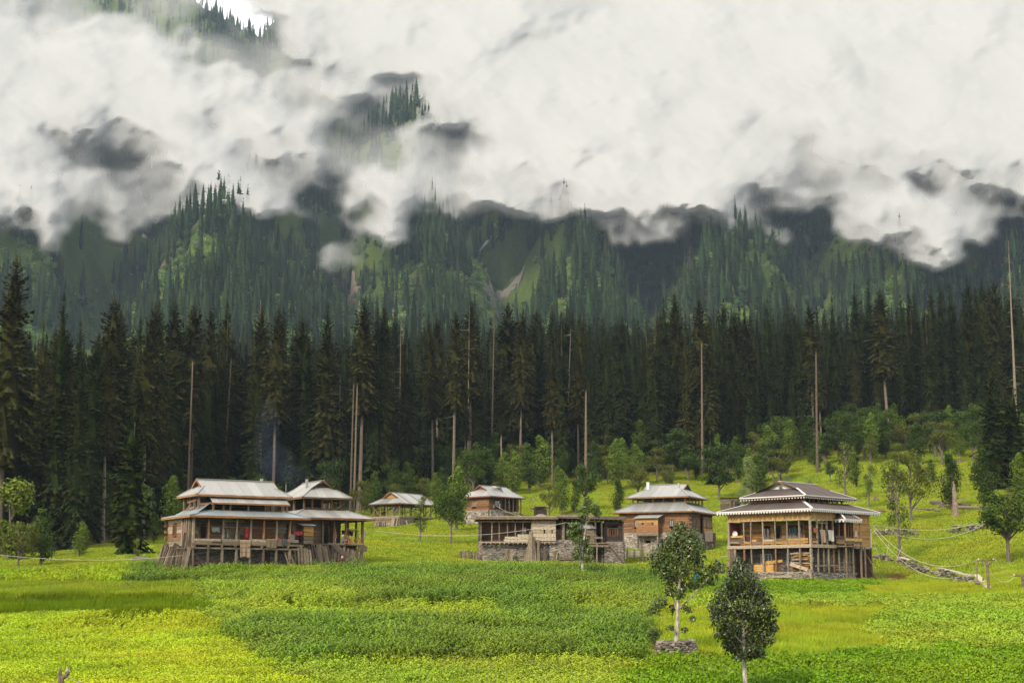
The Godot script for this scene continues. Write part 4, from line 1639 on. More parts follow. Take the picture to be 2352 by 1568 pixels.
func door_in(house, p: Vector2, q: Vector2, a0, a1, b0, b1, mat, open := false):
	var w = part("door", house)
	var ax2 = (q - p).normalized()
	var ax = Vector3(ax2.x, 0, ax2.y)
	var o = Vector3(p.x, 0, p.y)
	for a in [a0 + 0.04, a1 - 0.04]:
		beam(w, "frame", o + ax * a + Vector3(0, b0, 0), o + ax * a + Vector3(0, b1, 0), 0.16, 0.08, any(M.grey_up))
	beam(w, "frame", o + ax * (a0 + 0.08) + Vector3(0, b1 - 0.04, 0), o + ax * (a1 - 0.08) + Vector3(0, b1 - 0.04, 0), 0.17, 0.08, any(M.grey))
	if open:
		return w
	var nb := 3
	for i in nb:
		var e0 = lerpf(a0 + 0.08, a1 - 0.08, i / float(nb))
		var e1 = lerpf(a0 + 0.08, a1 - 0.08, (i + 1) / float(nb))
		bx(w, "board", o + ax * (e0 + e1) * 0.5 + Vector3(0, (b0 + b1 - 0.08) * 0.5, 0), Vector3(e1 - e0 - 0.01, b1 - b0 - 0.08, 0.05), any(mat), Vector3(0, atan2(-ax.z, ax.x), 0))
	return w

# a roof slope cut into sheets running from eave to ridge
func sheets(roof, called, poly: Array, wide, mats, thick := 0.03):
	var a: Vector3 = poly[0]
	var ex: Vector3 = (poly[1] - poly[0]).normalized()
	var nrm: Vector3 = Vector3.ZERO
	for i in range(1, poly.size() - 1):
		nrm += (poly[i] - a).cross(poly[i + 1] - a)
	nrm = nrm.normalized()
	if nrm.y < 0.0:
		nrm = -nrm
	var ey = nrm.cross(ex).normalized()
	var flat := PackedVector2Array()
	var lo := 1e9
	var hi := -1e9
	var top := -1e9
	var low := 1e9
	for p in poly:
		var q = Vector2((p - a).dot(ex), (p - a).dot(ey))
		flat.append(q)
		lo = minf(lo, q.x)
		hi = maxf(hi, q.x)
		top = maxf(top, q.y)
		low = minf(low, q.y)
	var n = maxi(1, int(round((hi - lo) / wide)))
	for i in n:
		var x0 = lerpf(lo, hi, i / float(n))
		var x1 = lerpf(lo, hi, (i + 1) / float(n)) - 0.012
		var cut = Geometry2D.intersect_polygons(flat, PackedVector2Array([Vector2(x0, low - 1), Vector2(x1, low - 1), Vector2(x1, top + 1), Vector2(x0, top + 1)]))
		for c in cut:
			if c.size() < 3:
				continue
			var pts := PackedVector3Array()
			var lift = rr(0.0, 0.018)
			for k in c:
				pts.append(a + ex * k.x + ey * k.y + nrm * (thick + lift))
			var s := Shape.new()
			s.prism(pts, nrm * thick, Color.WHITE)
			# raised ribs of the corrugation
			var ribs = maxi(1, int((x1 - x0) / 0.26))
			for rb in ribs:
				var xr = lerpf(x0, x1, (rb + 0.5) / ribs)
				var line = Geometry2D.intersect_polyline_with_polygon(PackedVector2Array([Vector2(xr, low - 1), Vector2(xr, top + 1)]), c)
				for seg in line:
					var b0: Vector3 = a + ex * seg[0].x + ey * seg[0].y + nrm * (thick + lift)
					var b1: Vector3 = a + ex * seg[-1].x + ey * seg[-1].y + nrm * (thick + lift)
					var e := ex * 0.05
					var up := nrm * 0.022
					s.quad(b0 - e, b0 + up, b1 + up, b1 - e, Color.WHITE)
					s.quad(b0 + up, b0 + e, b1 + e, b1 + up, Color.WHITE)
			mesh_node(called, s.mesh(), any(mats), roof)

func eave_boards(roof, pts: Array, mat, hgt := 0.16, drop := 0.06):
	for i in pts.size():
		var a: Vector3 = pts[i]
		var b: Vector3 = pts[(i + 1) % pts.size()]
		var d = (b - a).normalized() * 0.03
		beam(roof, "fascia", a + Vector3(0, -drop, 0) - d, b + Vector3(0, -drop, 0) - d, 0.05, hgt, any(mat))

# skirt roof between an outer and an inner rectangle [x0, x1, z0, z1]
func skirt_roof(house, called, o, yo, i, yi, mats, fascia, wide := 0.85):
	var roof = part(called, house)
	var e = [Vector3(o[0], yo, o[3]), Vector3(o[1], yo, o[3]), Vector3(o[1], yo, o[2]), Vector3(o[0], yo, o[2])]
	var t = [Vector3(i[0], yi, i[3]), Vector3(i[1], yi, i[3]), Vector3(i[1], yi, i[2]), Vector3(i[0], yi, i[2])]
	for k in 4:
		var k2 = (k + 1) % 4
		sheets(roof, "roof_sheet", [e[k], e[k2], t[k2], t[k]], wide, mats)
		beam(roof, "hip_cap", e[k] + Vector3(0, 0.07, 0), t[k] + Vector3(0, 0.07, 0), 0.2, 0.04, mats[0])
		# rafters under the sheets
		beam(roof, "rafter", e[k] + Vector3(0, -0.08, 0), t[k] + Vector3(0, -0.08, 0), 0.1, 0.12, any(M.grey))
	eave_boards(roof, e, fascia)
	return roof

# hipped roof with a small gable at one or both ends of the ridge
func gablet_roof(house, called, o, ye, yr, yg, along_x, inset, mats, fascia, gable_mats, wide := 0.85, caps = null):
	var roof = part(called, house)
	var corner = func(a, b, y): return Vector3(a, y, b) if along_x else Vector3(b, y, a)
	# work in (a along the ridge, b across)
	var a0 = o[0] if along_x else o[2]
	var a1 = o[1] if along_x else o[3]
	var b0 = o[2] if along_x else o[0]
	var b1 = o[3] if along_x else o[1]
	var bm = (b0 + b1) * 0.5
	var f = (yg - ye) / (yr - ye)
	var gb0 = lerpf(b0, bm, f)
	var gb1 = lerpf(b1, bm, f)
	var over := 0.25
	for side in 2:
		var b = [b0, b1][side]
		var gb = [gb0, gb1][side]
		sheets(roof, "roof_sheet", [corner.call(a0, b, ye), corner.call(a1, b, ye), corner.call(a1 - inset, gb, yg), corner.call(a1 - inset + over, gb, yg), corner.call(a1 - inset + over, bm, yr), corner.call(a0 + inset - over, bm, yr), corner.call(a0 + inset - over, gb, yg), corner.call(a0 + inset, gb, yg)], wide, mats)
	for side in 2:
		var a = [a0, a1][side]
		var g = [a0 + inset, a1 - inset][side]
		sheets(roof, "roof_sheet", [corner.call(a, b0, ye), corner.call(a, b1, ye), corner.call(g, gb1, yg), corner.call(g, gb0, yg)], wide, mats)
		# gable triangle of boards, its edge boards and hips
		var gable = part("gable", roof)
		var nb := 6
		for k in nb:
			var y0 = lerpf(yg, yr, k / float(nb))
			var y1 = lerpf(yg, yr, (k + 1) / float(nb))
			var half = absf(gb1 - gb0) * 0.5 * (1.0 - (k + 0.5) / nb)
			if half < 0.05:
				continue
			var size = Vector3(0.05, y1 - y0 - 0.008, half * 2.0) if along_x else Vector3(half * 2.0, y1 - y0 - 0.008, 0.05)
			bx(gable, "board", corner.call(g + (0.04 if side == 0 else -0.04), bm, (y0 + y1) * 0.5), size, any(gable_mats))
		var edge = g + (-over if side == 0 else over) * 1.02
		for gb in [gb0, gb1]:
			beam(roof, "bargeboard", corner.call(edge, gb, yg - 0.02), corner.call(edge, bm, yr - 0.02), 0.05, 0.16, any(fascia))
		for bb in [[b0, gb0], [b1, gb1]]:
			beam(roof, "hip_cap", corner.call(a, bb[0], ye + 0.07), corner.call(g, bb[1], yg + 0.07), 0.2, 0.04, caps if caps else mats[0])
	beam(roof, "ridge_cap", corner.call(a0 + inset - over, bm, yr + 0.05), corner.call(a1 - inset + over, bm, yr + 0.05), 0.34, 0.06, caps if caps else mats[0])
	eave_boards(roof, [corner.call(a0, b0, ye), corner.call(a1, b0, ye), corner.call(a1, b1, ye), corner.call(a0, b1, ye)], fascia)
	# ceiling that closes the roof from below
	bx(roof, "ceiling", corner.call((a0 + a1) * 0.5, bm, ye + 0.02), (Vector3(a1 - a0 - 0.5, 0.05, b1 - b0 - 0.5) if along_x else Vector3(b1 - b0 - 0.5, 0.05, a1 - a0 - 0.5)), M.brown[0])
	return roof

func posts(house, called, list: Array, y0, y1, mats, thick := 0.13):
	for p in list:
		var t = thick * rr(0.85, 1.15)
		beam(house, called, Vector3(p[0] + rr(-0.03, 0.03), y0, p[1]), Vector3(p[0] + rr(-0.03, 0.03), y1, p[1]), t, t, any(mats))

# slabs of split timber leaning against a wall line
func leaning_slabs(house, called, p: Vector2, q: Vector2, n, top, foot_out, mats, lean := 0.0, base := 0.0):
	var l = p.distance_to(q)
	var ax = Vector3(q.x - p.x, 0, q.y - p.y) / l
	var nn = Vector3(-ax.z, 0, ax.x)
	for i in n:
		var a = l * (i + 0.5) / n + rr(-0.06, 0.06)
		var foot = Vector3(p.x, base - 0.2, p.y) + ax * (a + lean * rr(0.5, 1.3)) + nn * foot_out * rr(0.7, 1.25)
		var head = Vector3(p.x, top * rr(0.82, 1.08), p.y) + ax * (a + rr(-0.1, 0.1)) + nn * rr(0.06, 0.2)
		beam(house, called, foot, head, rr(0.13, 0.27), rr(0.03, 0.07), any(mats))

func ladder(house, a: Vector3, b: Vector3, wide, across: Vector3, n, mat):
	var w = part("ladder", house)
	for s in [-0.5, 0.5]:
		beam(w, "rail", a + across * wide * s, b + across * wide * s, 0.07, 0.12, any(mat))
	for i in n:
		var c = a.lerp(b, (i + 0.7) / n)
		beam(w, "rung", c - across * wide * 0.45, c + across * wide * 0.45, 0.12, 0.045, any(mat))

func planks_between(house, called, list: Array, mats, hgt := 0.2, wid := 0.05):
	# [from, to] pairs
	for e in list:
		beam(house, called, e[0], e[1], wid, hgt * rr(0.85, 1.15), any(mats))

func house_at(key) -> Node3D:
	var f = frames[key]
	return thing(f.called, f.label, "house", f.at, f.turn)

var frames := {}

func set_frames():
	var f = func(key, called, label, u, v, d, deg, box):
		var at = pt(u, v, d)
		frames[key] = {"called": called, "label": label, "at": at, "turn": deg_to_rad(deg)}
		footprints.append([Transform3D(Basis(Vector3.UP, deg_to_rad(deg)), Vector3(at.x, 0, at.z)), box[0], box[1], box[2], box[3]])
	f.call("a", "timber_house", "double-roofed timber house on stilts with bluish tin and hanging blankets", 440, 1303, 120, 32, [-1.2, 10.2, -6.6, 0.35])
	f.call("b", "timber_house", "timber house with leaning slabs beneath and a hammock on its corner verandah", 833, 1301, 134, 32, [-7.4, 0.3, -8.2, 0.5])
	f.call("c", "timber_house", "open pavilion house with braced posts and patchy tin roof", 917, 1214, 222, -38, [-5.6, 0.3, -9.0, 0.5])
	f.call("d", "log_house", "small log house on a stone base with a roof hatch", 1123.7, 1205, 213, -40, [-4.9, 0.9, -7.2, 0.4])
	f.call("e", "flat_roofed_house", "long low house with a flat earth roof and pale plank bay", 1102, 1284, 156, 3, [-0.3, 16.0, -6.2, 0.5])
	f.call("f", "log_house", "two-tier grey-roofed log house with a projecting plank bay", 1584.6, 1266, 180, -25, [-9.6, 0.5, -10.2, 0.6])
	f.call("g", "timber_house", "two-storey verandah house with brown roofs and white scalloped eaves", 1865, 1333, 130, -45, [-9.4, 0.4, -10.4, 0.5])

# ---------------------------------------------------------------- the double-roofed house on stilts
func build_house_a():
	var h = house_at("a")
	var W := 9.8
	var L := 6.3
	# undercroft: stone back wall and side walls, store of firewood in front of them
	stone_wall(h, "undercroft_wall", Vector2(0.4, -1.6), Vector2(W, -1.6), -0.9, 1.65, [[6.4, 7.1, -1, 1.45]], 0.4, 0.4)  # stone tone lowered to paint in the shade under the deck
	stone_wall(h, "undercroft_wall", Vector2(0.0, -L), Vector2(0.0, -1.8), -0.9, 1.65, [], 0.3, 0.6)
	bx(h, "undercroft_back", Vector3(W * 0.5, 0.4, -L), Vector3(W, 2.6, 0.3), M.mud)
	door_in(h, Vector2(0.4, -1.5), Vector2(W, -1.5), 6.4, 7.1, -0.3, 1.45, M.dark)
	posts(h, "stilt", [[0.05, -0.05], [1.34, 0], [2.59, 0], [3.84, 0], [5.09, 0], [6.3, 0], [7.5, 0], [8.7, 0], [9.75, 0]], -1.2, 1.62, M.grey_up, 0.17)
	beam(h, "sill_beam", Vector3(5.6, -0.15, 0.1), Vector3(W + 0.2, -0.15, 0.1), 0.2, 0.16, M.grey[3])
	beam(h, "floor_beam", Vector3(-0.1, 1.62, 0.02), Vector3(W + 0.2, 1.60, 0.02), 0.14, 0.14, M.grey[1])
	beam(h, "deck_edge", Vector3(-0.15, 1.95, 0.06), Vector3(W + 0.15, 1.93, 0.06), 0.16, 0.15, M.grey[0])
	for i in 9:
		beam(h, "joist_end", Vector3(0.1 + i * 1.2, 1.78, 0.25), Vector3(0.1 + i * 1.2, 1.78, -1.2), 0.14, 0.14, any(M.grey))
	bx(h, "floor", Vector3(W * 0.5, 1.93, -L * 0.5), Vector3(W, 0.1, L - 0.1), M.grey[2])
	# front wall behind the verandah
	var cuts = [[1.0, 1.75, 2.0, 3.8], [0.2, 0.55, 2.45, 3.4], [3.1, 3.75, 2.5, 3.3], [4.2, 4.6, 2.5, 3.2]]
	plank_wall(h, "front_wall", Vector2(0, -1.4), Vector2(5.0, -1.4), 1.98, 4.3, [M.grey[0], M.grey[1], M.grey[2], M.brown[2], M.grey[4]], 0.27, cuts)
	plank_wall(h, "front_wall", Vector2(5.0, -1.4), Vector2(8.0, -1.4), 1.98, 4.3, [M.brown[2], M.brown[4], M.brown[0], M.grey[2]], 0.27)
	plank_wall(h, "front_wall", Vector2(8.0, -1.4), Vector2(W, -1.4), 1.98, 4.3, M.grey, 0.27, [[0.9, 1.5, 2.0, 3.7]])
	window_in(h, Vector2(0, -1.36), Vector2(5, -1.36), 0.2, 0.55, 2.45, 3.4, M.pale[0], 4, false)
	window_in(h, Vector2(0, -1.36), Vector2(5, -1.36), 3.1, 3.75, 2.5, 3.3, M.grey[1], 2)
	window_in(h, Vector2(0, -1.36), Vector2(5, -1.36), 4.2, 4.6, 2.5, 3.2, M.grey[1], 1)
	door_in(h, Vector2(0, -1.36), Vector2(5, -1.36), 1.0, 1.75, 2.0, 3.8, M.dark, true)
	bx(h, "room_partition", Vector3(1.6, 3.1, -3.2), Vector3(3.0, 2.3, 0.08), M.grey[0])
	# side wall with pale logs and a shuttered window
	plank_wall(h, "side_wall", Vector2(0, -L), Vector2(0, -2.6), 1.7, 4.3, [M.pale[2], M.pale[0], M.grey[3], M.brown[3], M.brown[1]], 0.3, [[1.4, 2.3, 2.7, 3.7]], 0.16, 0.03)
	window_in(h, Vector2(-0.06, -L), Vector2(-0.06, -2.6), 1.4, 2.3, 2.7, 3.7, M.brown[0], 3, false)
	for y in [1.95, 2.55, 3.1, 3.65]:
		beam(h, "log_end", Vector3(-0.35, y, -L), Vector3(0.35, y, -L), 0.26, 0.24, any(M.brown))
	plank_wall(h, "side_wall", Vector2(W, -1.4), Vector2(W, -L), 1.7, 4.3, M.grey, 0.35)
	plank_wall(h, "rear_wall", Vector2(0, -L), Vector2(W, -L), 1.7, 4.3, M.grey, 0.4)
	# stout verandah posts on the open corner, slim ones along the front
	posts(h, "corner_post", [[-0.02, -2.55]], 1.6, 4.25, [M.pale_up[0]], 0.2)
	posts(h, "verandah_post", [[-0.02, -1.9], [-0.02, -1.35], [-0.02, -0.75]], 1.7, 4.2, [M.grey_up[3], M.grey_up[1]], 0.24)
	posts(h, "corner_post", [[0.02, 0.0]], 1.7, 4.25, [M.pale_up[2]], 0.2)
	posts(h, "verandah_post", [[1.34, 0], [2.59, 0], [3.84, 0], [5.09, 0], [6.3, 0], [7.5, 0], [8.7, 0]], 2.0, 4.2, [M.brown_up[1], M.grey_up[1], M.grey_up[3], M.brown_up[3]], 0.14)
	beam(h, "wall_plate", Vector3(-0.1, 4.18, 0.0), Vector3(W + 0.1, 4.18, 0.0), 0.14, 0.16, M.grey[0])
	beam(h, "wall_plate", Vector3(0.0, 4.18, -L), Vector3(0.0, 4.18, -0.1), 0.14, 0.16, M.grey[1])
	beam(h, "clothes_rail", Vector3(1.0, 3.42, -0.25), Vector3(5.9, 3.40, -0.25), 0.04, 0.05, M.grey[3])
	beam(h, "clothes_rail", Vector3(6.0, 3.42, -0.25), Vector3(8.6, 3.38, -0.25), 0.04, 0.05, M.grey[3])
	beam(h, "brace", Vector3(2.9, 4.0, -0.6), Vector3(3.6, 2.1, -0.6), 0.06, 0.14, M.grey[1])
	var rail = part("railing", h)
	planks_between(rail, "plank", [[Vector3(0.1, 2.28, 0.1), Vector3(2.4, 2.3, 0.1)], [Vector3(0.1, 2.08, 0.12), Vector3(1.6, 2.1, 0.12)], [Vector3(2.5, 2.3, 0.08), Vector3(4.1, 2.26, 0.08)], [Vector3(2.6, 2.08, 0.12), Vector3(4.2, 2.06, 0.12)], [Vector3(5.2, 2.32, 0.1), Vector3(6.9, 2.28, 0.1)], [Vector3(5.1, 2.1, 0.12), Vector3(7.0, 2.08, 0.12)], [Vector3(7.4, 2.14, 0.1), Vector3(8.6, 2.1, 0.1)], [Vector3(7.3, 2.36, 0.08), Vector3(9.5, 2.30, 0.08)]], [M.grey[0], M.grey[1], M.grey[3], M.pale[2]], 0.24)
	# lower roof and the loft under the two upper ones
	skirt_roof(h, "lower_roof", [-0.5, W + 0.6, -6.9, 0.55], 4.28, [2.0, 8.7, -5.4, -0.85], 4.82, M.tin_blue + [M.tin[0]], M.orange)
	sheets(part("lower_roof", h), "roof_sheet", [Vector3(0.35, 4.5, -5.9), Vector3(0.35, 4.5, -0.25), Vector3(1.9, 5.5, -1.1), Vector3(1.9, 5.5, -5.0)], 0.85, M.tin_blue)
	posts(h, "loft_post", [[2.05, -0.95], [3.0, -1.1], [3.55, -0.95], [5.2, -0.95], [6.75, -0.95], [8.3, -0.95]], 4.8, 5.5, [M.brown_up[1], M.grey_up[1], M.brown_up[3]], 0.13)
	posts(h, "loft_post", [[0.95, -1.6], [0.95, -2.6], [0.95, -3.6], [0.95, -5.2], [8.9, -1.3], [8.9, -5.4], [5.0, -5.4]], 4.4, 6.15, [M.brown_up[1], M.grey_up[1]], 0.16)
	plank_wall(h, "loft_wall", Vector2(2.1, -2.9), Vector2(7.6, -2.9), 4.75, 6.1, M.dark, 0.25)
	bx(h, "loft_board", Vector3(0.9, 4.78, -5.0), Vector3(0.1, 0.34, 0.9), M.pale[2])
	planks_between(h, "loft_rail", [[Vector3(0.9, 5.75, -2.0), Vector3(0.9, 5.6, -4.2)], [Vector3(0.95, 5.35, -1.5), Vector3(2.1, 5.42, -1.0)], [Vector3(0.9, 5.1, -2.6), Vector3(0.9, 5.05, -3.8)], [Vector3(0.95, 5.5, -3.5), Vector3(0.95, 4.9, -4.8)]], [M.brown[1], M.brown[3], M.grey[3]], 0.16)
	var aw = part("middle_roof", h)
	sheets(aw, "roof_sheet", [Vector3(1.75, 5.45, -0.45), Vector3(8.85, 5.45, -0.45), Vector3(8.85, 6.12, -1.95), Vector3(1.95, 6.12, -1.95)], 0.8, M.tin)
	beam(aw, "fascia", Vector3(1.75, 5.41, -0.43), Vector3(8.85, 5.41, -0.43), 0.05, 0.13, M.orange[0])
	gablet_roof(h, "upper_roof", [0.55, 9.35, -6.1, -1.15], 6.15, 7.6, 6.95, true, 1.1, M.tin, M.orange, M.yellow + M.brown)
	bx(h, "flue", Vector3(7.4, 7.7, -3.6), Vector3(0.22, 0.35, 0.22), M.tin[1])
	# slabs stacked on end against the outer side
	leaning_slabs(h, "leaning_slab", Vector2(-0.1, -7.4), Vector2(-0.1, -2.8), 24, 1.95, 0.8, M.grey_up, 0.0, -0.3)
	leaning_slabs(h, "leaning_slab", Vector2(-0.2, -2.7), Vector2(-0.1, 0.0), 18, 1.7, 0.55, M.grey_up, 0.3, -0.5)
	leaning_slabs(h, "leaning_slab", Vector2(-0.1, -1.4), Vector2(0.0, -0.1), 3, 3.0, 0.55, M.grey_up, 0.2, -0.4)
	beam(h, "shelf", Vector3(-0.35, 1.62, -2.6), Vector3(-0.35, 1.55, -0.4), 0.4, 0.08, M.grey[2])
	for i in 34:
		var x = rr(0.4, 3.2)
		var y = -0.1 + rr(0.0, 0.75) * (1.0 - absf(x - 1.6) * 0.25)
		beam(h, "firewood", Vector3(x - rr(0.4, 0.9), y, -0.7 + rr(-0.4, 0.3)), Vector3(x + rr(0.4, 0.9), y + rr(-0.2, 0.2), -0.7 + rr(-0.4, 0.3)), 0.07, 0.08, any(M.grey + M.brown))
	ladder(h, Vector3(8.9, -0.2, 0.5), Vector3(8.45, 1.9, -0.35), 0.5, Vector3(1, 0, 0), 8, M.grey)
	leaning_slabs(h, "leaning_slab", Vector2(9.3, 0.25), Vector2(10.6, 0.25), 6, 1.7, 0.4, M.grey_up, 0.1, -0.3)

# ---------------------------------------------------------------- the house with the hammock
func build_house_b():
	var h = house_at("b")
	var W := 6.9
	var L := 7.8
	bx(h, "undercroft_back", Vector3(-W * 0.5, 0.6, -1.5), Vector3(W, 2.6, 0.3), M.mud)
	bx(h, "floor", Vector3(-W * 0.5, 1.98, -L * 0.5 + 0.2), Vector3(W, 0.12, L), M.grey[2])
	beam(h, "deck_edge", Vector3(-3.7, 2.0, 0.08), Vector3(0.15, 2.0, 0.08), 0.16, 0.18, M.pale[2])
	beam(h, "deck_edge", Vector3(-W, 1.94, 0.1), Vector3(-3.7, 2.0, 0.1), 0.16, 0.14, M.grey[2])
	beam(h, "deck_edge", Vector3(0.08, 2.0, 0.0), Vector3(0.08, 2.0, -L), 0.16, 0.18, M.grey[1])
	for y in [1.78, 1.5]:
		beam(h, "log_end", Vector3(-0.5, y, 0.1), Vector3(0.32, y, 0.1), 0.26, 0.24, M.grey[2])
	posts(h, "stilt", [[-0.1, 0.0], [-2.0, 0.0], [-3.6, 0.0], [-0.1, -2.6], [-0.1, -5.0], [-0.1, -7.6]], -1.0, 1.95, M.grey_up, 0.2)
	# log front with a plank closet, a deep doorway and the open corner
	plank_wall(h, "front_wall", Vector2(-W, -0.3), Vector2(-4.2, -0.3), 2.04, 4.4, [M.brown[2], M.brown[0], M.grey[0], M.brown[4], M.grey[2]], 0.3, [[1.2, 1.8, 2.9, 3.7]], 0.14)
	window_in(h, Vector2(-W, -0.26), Vector2(-4.2, -0.26), 1.2, 1.8, 2.9, 3.7, M.brown[1], 2)
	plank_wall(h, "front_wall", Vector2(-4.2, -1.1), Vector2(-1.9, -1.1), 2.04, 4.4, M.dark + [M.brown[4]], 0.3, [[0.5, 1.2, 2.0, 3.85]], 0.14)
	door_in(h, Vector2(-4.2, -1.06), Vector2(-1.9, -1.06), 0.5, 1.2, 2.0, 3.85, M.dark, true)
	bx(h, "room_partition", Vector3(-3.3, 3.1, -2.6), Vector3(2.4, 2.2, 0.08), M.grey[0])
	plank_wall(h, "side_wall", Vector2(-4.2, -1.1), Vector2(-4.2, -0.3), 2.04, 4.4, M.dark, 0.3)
	plank_wall(h, "side_wall", Vector2(-1.9, -4.2), Vector2(-1.9, -1.1), 2.04, 4.4, M.brown, 0.3, [], 0.14)
	plank_wall(h, "side_wall", Vector2(-1.9, -L), Vector2(-1.9, -4.2), 2.04, 4.4, M.brown, 0.3)
	plank_wall(h, "rear_wall", Vector2(-W, -L), Vector2(-1.9, -L), 2.04, 4.4, M.grey, 0.4)
	plank_wall(h, "side_wall", Vector2(-W, -L), Vector2(-W, -0.3), 2.04, 4.4, M.grey, 0.4)
	var closet = part("plank_closet", h)
	var k := 0
	for y in [2.15, 2.5, 2.85, 3.2, 3.5]:
		bx(closet, "plank", Vector3(-5.9, y, 0.35), Vector3(0.95, 0.31, 0.9), [M.grey[3], M.grey[1], M.yellow[2], M.yellow[0], M.orange[1]][k], Vector3(0, 0, rr(-0.01, 0.01)))
		k += 1
	bx(closet, "tin_lid", Vector3(-5.95, 3.75, 0.4), Vector3(1.35, 0.04, 1.2), M.tin[3], Vector3(0.18, 0, 0))
	posts(h, "verandah_post", [[-4.2, 0.05], [-3.0, 0.05], [-1.85, 0.05], [-0.1, 0.0], [-0.1, -1.4], [-0.95, -3.2], [-0.1, -3.2], [-0.1, -5.0], [-1.0, -5.2]], 2.05, 4.35, [M.brown_up[0], M.brown_up[2], M.grey_up[2]], 0.17)
	beam(h, "wall_plate", Vector3(-W, 4.33, 0.0), Vector3(0.1, 4.33, 0.0), 0.16, 0.2, M.grey[2])
	beam(h, "wall_plate", Vector3(-0.05, 4.33, 0.0), Vector3(-0.05, 4.33, -L), 0.16, 0.2, M.grey[2])
	# lattice rail on the open corner
	var rail = part("lattice_railing", h)
	for e in [[Vector3(-1.8, 2.1, 0.05), Vector3(-0.2, 2.1, 0.05)], [Vector3(-1.8, 2.62, 0.05), Vector3(-0.2, 2.62, 0.05)]]:
		beam(rail, "rail", e[0], e[1], 0.05, 0.06, M.yellow[2])
	for i in 4:
		var x = -1.75 + i * 0.4
		beam(rail, "lath", Vector3(x, 2.12, 0.05), Vector3(x + 0.36, 2.6, 0.05), 0.03, 0.035, M.yellow[2])
		beam(rail, "lath", Vector3(x + 0.36, 2.12, 0.05), Vector3(x, 2.6, 0.05), 0.03, 0.035, M.yellow[2])
		beam(rail, "lath", Vector3(x + 0.38, 2.1, 0.05), Vector3(x + 0.38, 2.62, 0.05), 0.035, 0.04, M.yellow[2])
	for i in 5:
		var z = -0.2 - i * 0.6
		beam(rail, "lath", Vector3(-0.1, 2.12, z), Vector3(-0.1, 2.6, z - 0.5), 0.03, 0.035, M.grey[1])
		beam(rail, "lath", Vector3(-0.1, 2.6, z), Vector3(-0.1, 2.12, z - 0.5), 0.03, 0.035, M.grey[1])
	# roofs
	skirt_roof(h, "lower_roof", [-7.6, 0.8, -8.6, 0.75], 4.36, [-5.5, -1.1, -6.9, -1.5], 5.15, M.tin, M.brown)
	posts(h, "loft_post", [[-5.3, -1.7], [-4.5, -1.7], [-3.5, -1.7], [-2.55, -1.7], [-1.7, -1.7], [-1.3, -2.6], [-1.3, -4.2], [-1.3, -6.6], [-5.3, -4.0], [-5.3, -6.6]], 4.9, 6.3, [M.brown_up[0], M.grey_up[1], M.brown_up[2]], 0.16)
	plank_wall(h, "loft_wall", Vector2(-5.2, -1.85), Vector2(-1.4, -1.85), 5.1, 5.42, M.grey, 0.16)
	plank_wall(h, "loft_wall", Vector2(-5.2, -4.6), Vector2(-2.2, -4.6), 5.1, 6.3, M.dark, 0.25)
	beam(h, "brace", Vector3(-2.4, 5.1, -1.6), Vector3(-1.3, 5.85, -1.6), 0.06, 0.1, M.grey[1])
	gablet_roof(h, "upper_roof", [-5.85, -0.75, -7.6, -0.95], 6.32, 7.95, 7.3, false, 1.3, M.tin, M.brown, M.grey + M.dark)
	bx(h, "flue", Vector3(-4.35, 7.75, -3.4), Vector3(0.2, 0.8, 0.2), M.tin[2])
	bx(h, "flue", Vector3(-5.35, 7.3, -6.0), Vector3(0.09, 1.0, 0.09), M.iron)
	# slabs under the floor and the stringer of the stair
	leaning_slabs(h, "leaning_slab", Vector2(-W - 0.6, 0.05), Vector2(-3.7, 0.05), 24, 1.95, 0.5, M.grey_up, 0.45, -0.2)
	leaning_slabs(h, "leaning_slab", Vector2(-3.6, 0.0), Vector2(0.0, 0.0), 21, 1.65, 0.3, M.grey_up, -0.12, -0.2)
	beam(h, "stair_stringer", Vector3(-3.05, 2.15, 0.25), Vector3(-0.9, -0.3, 1.3), 0.1, 0.26, M.grey[2])
	beam(h, "stair_stringer", Vector3(-3.45, 2.1, 0.35), Vector3(-1.3, -0.35, 1.4), 0.1, 0.22, M.grey[4])

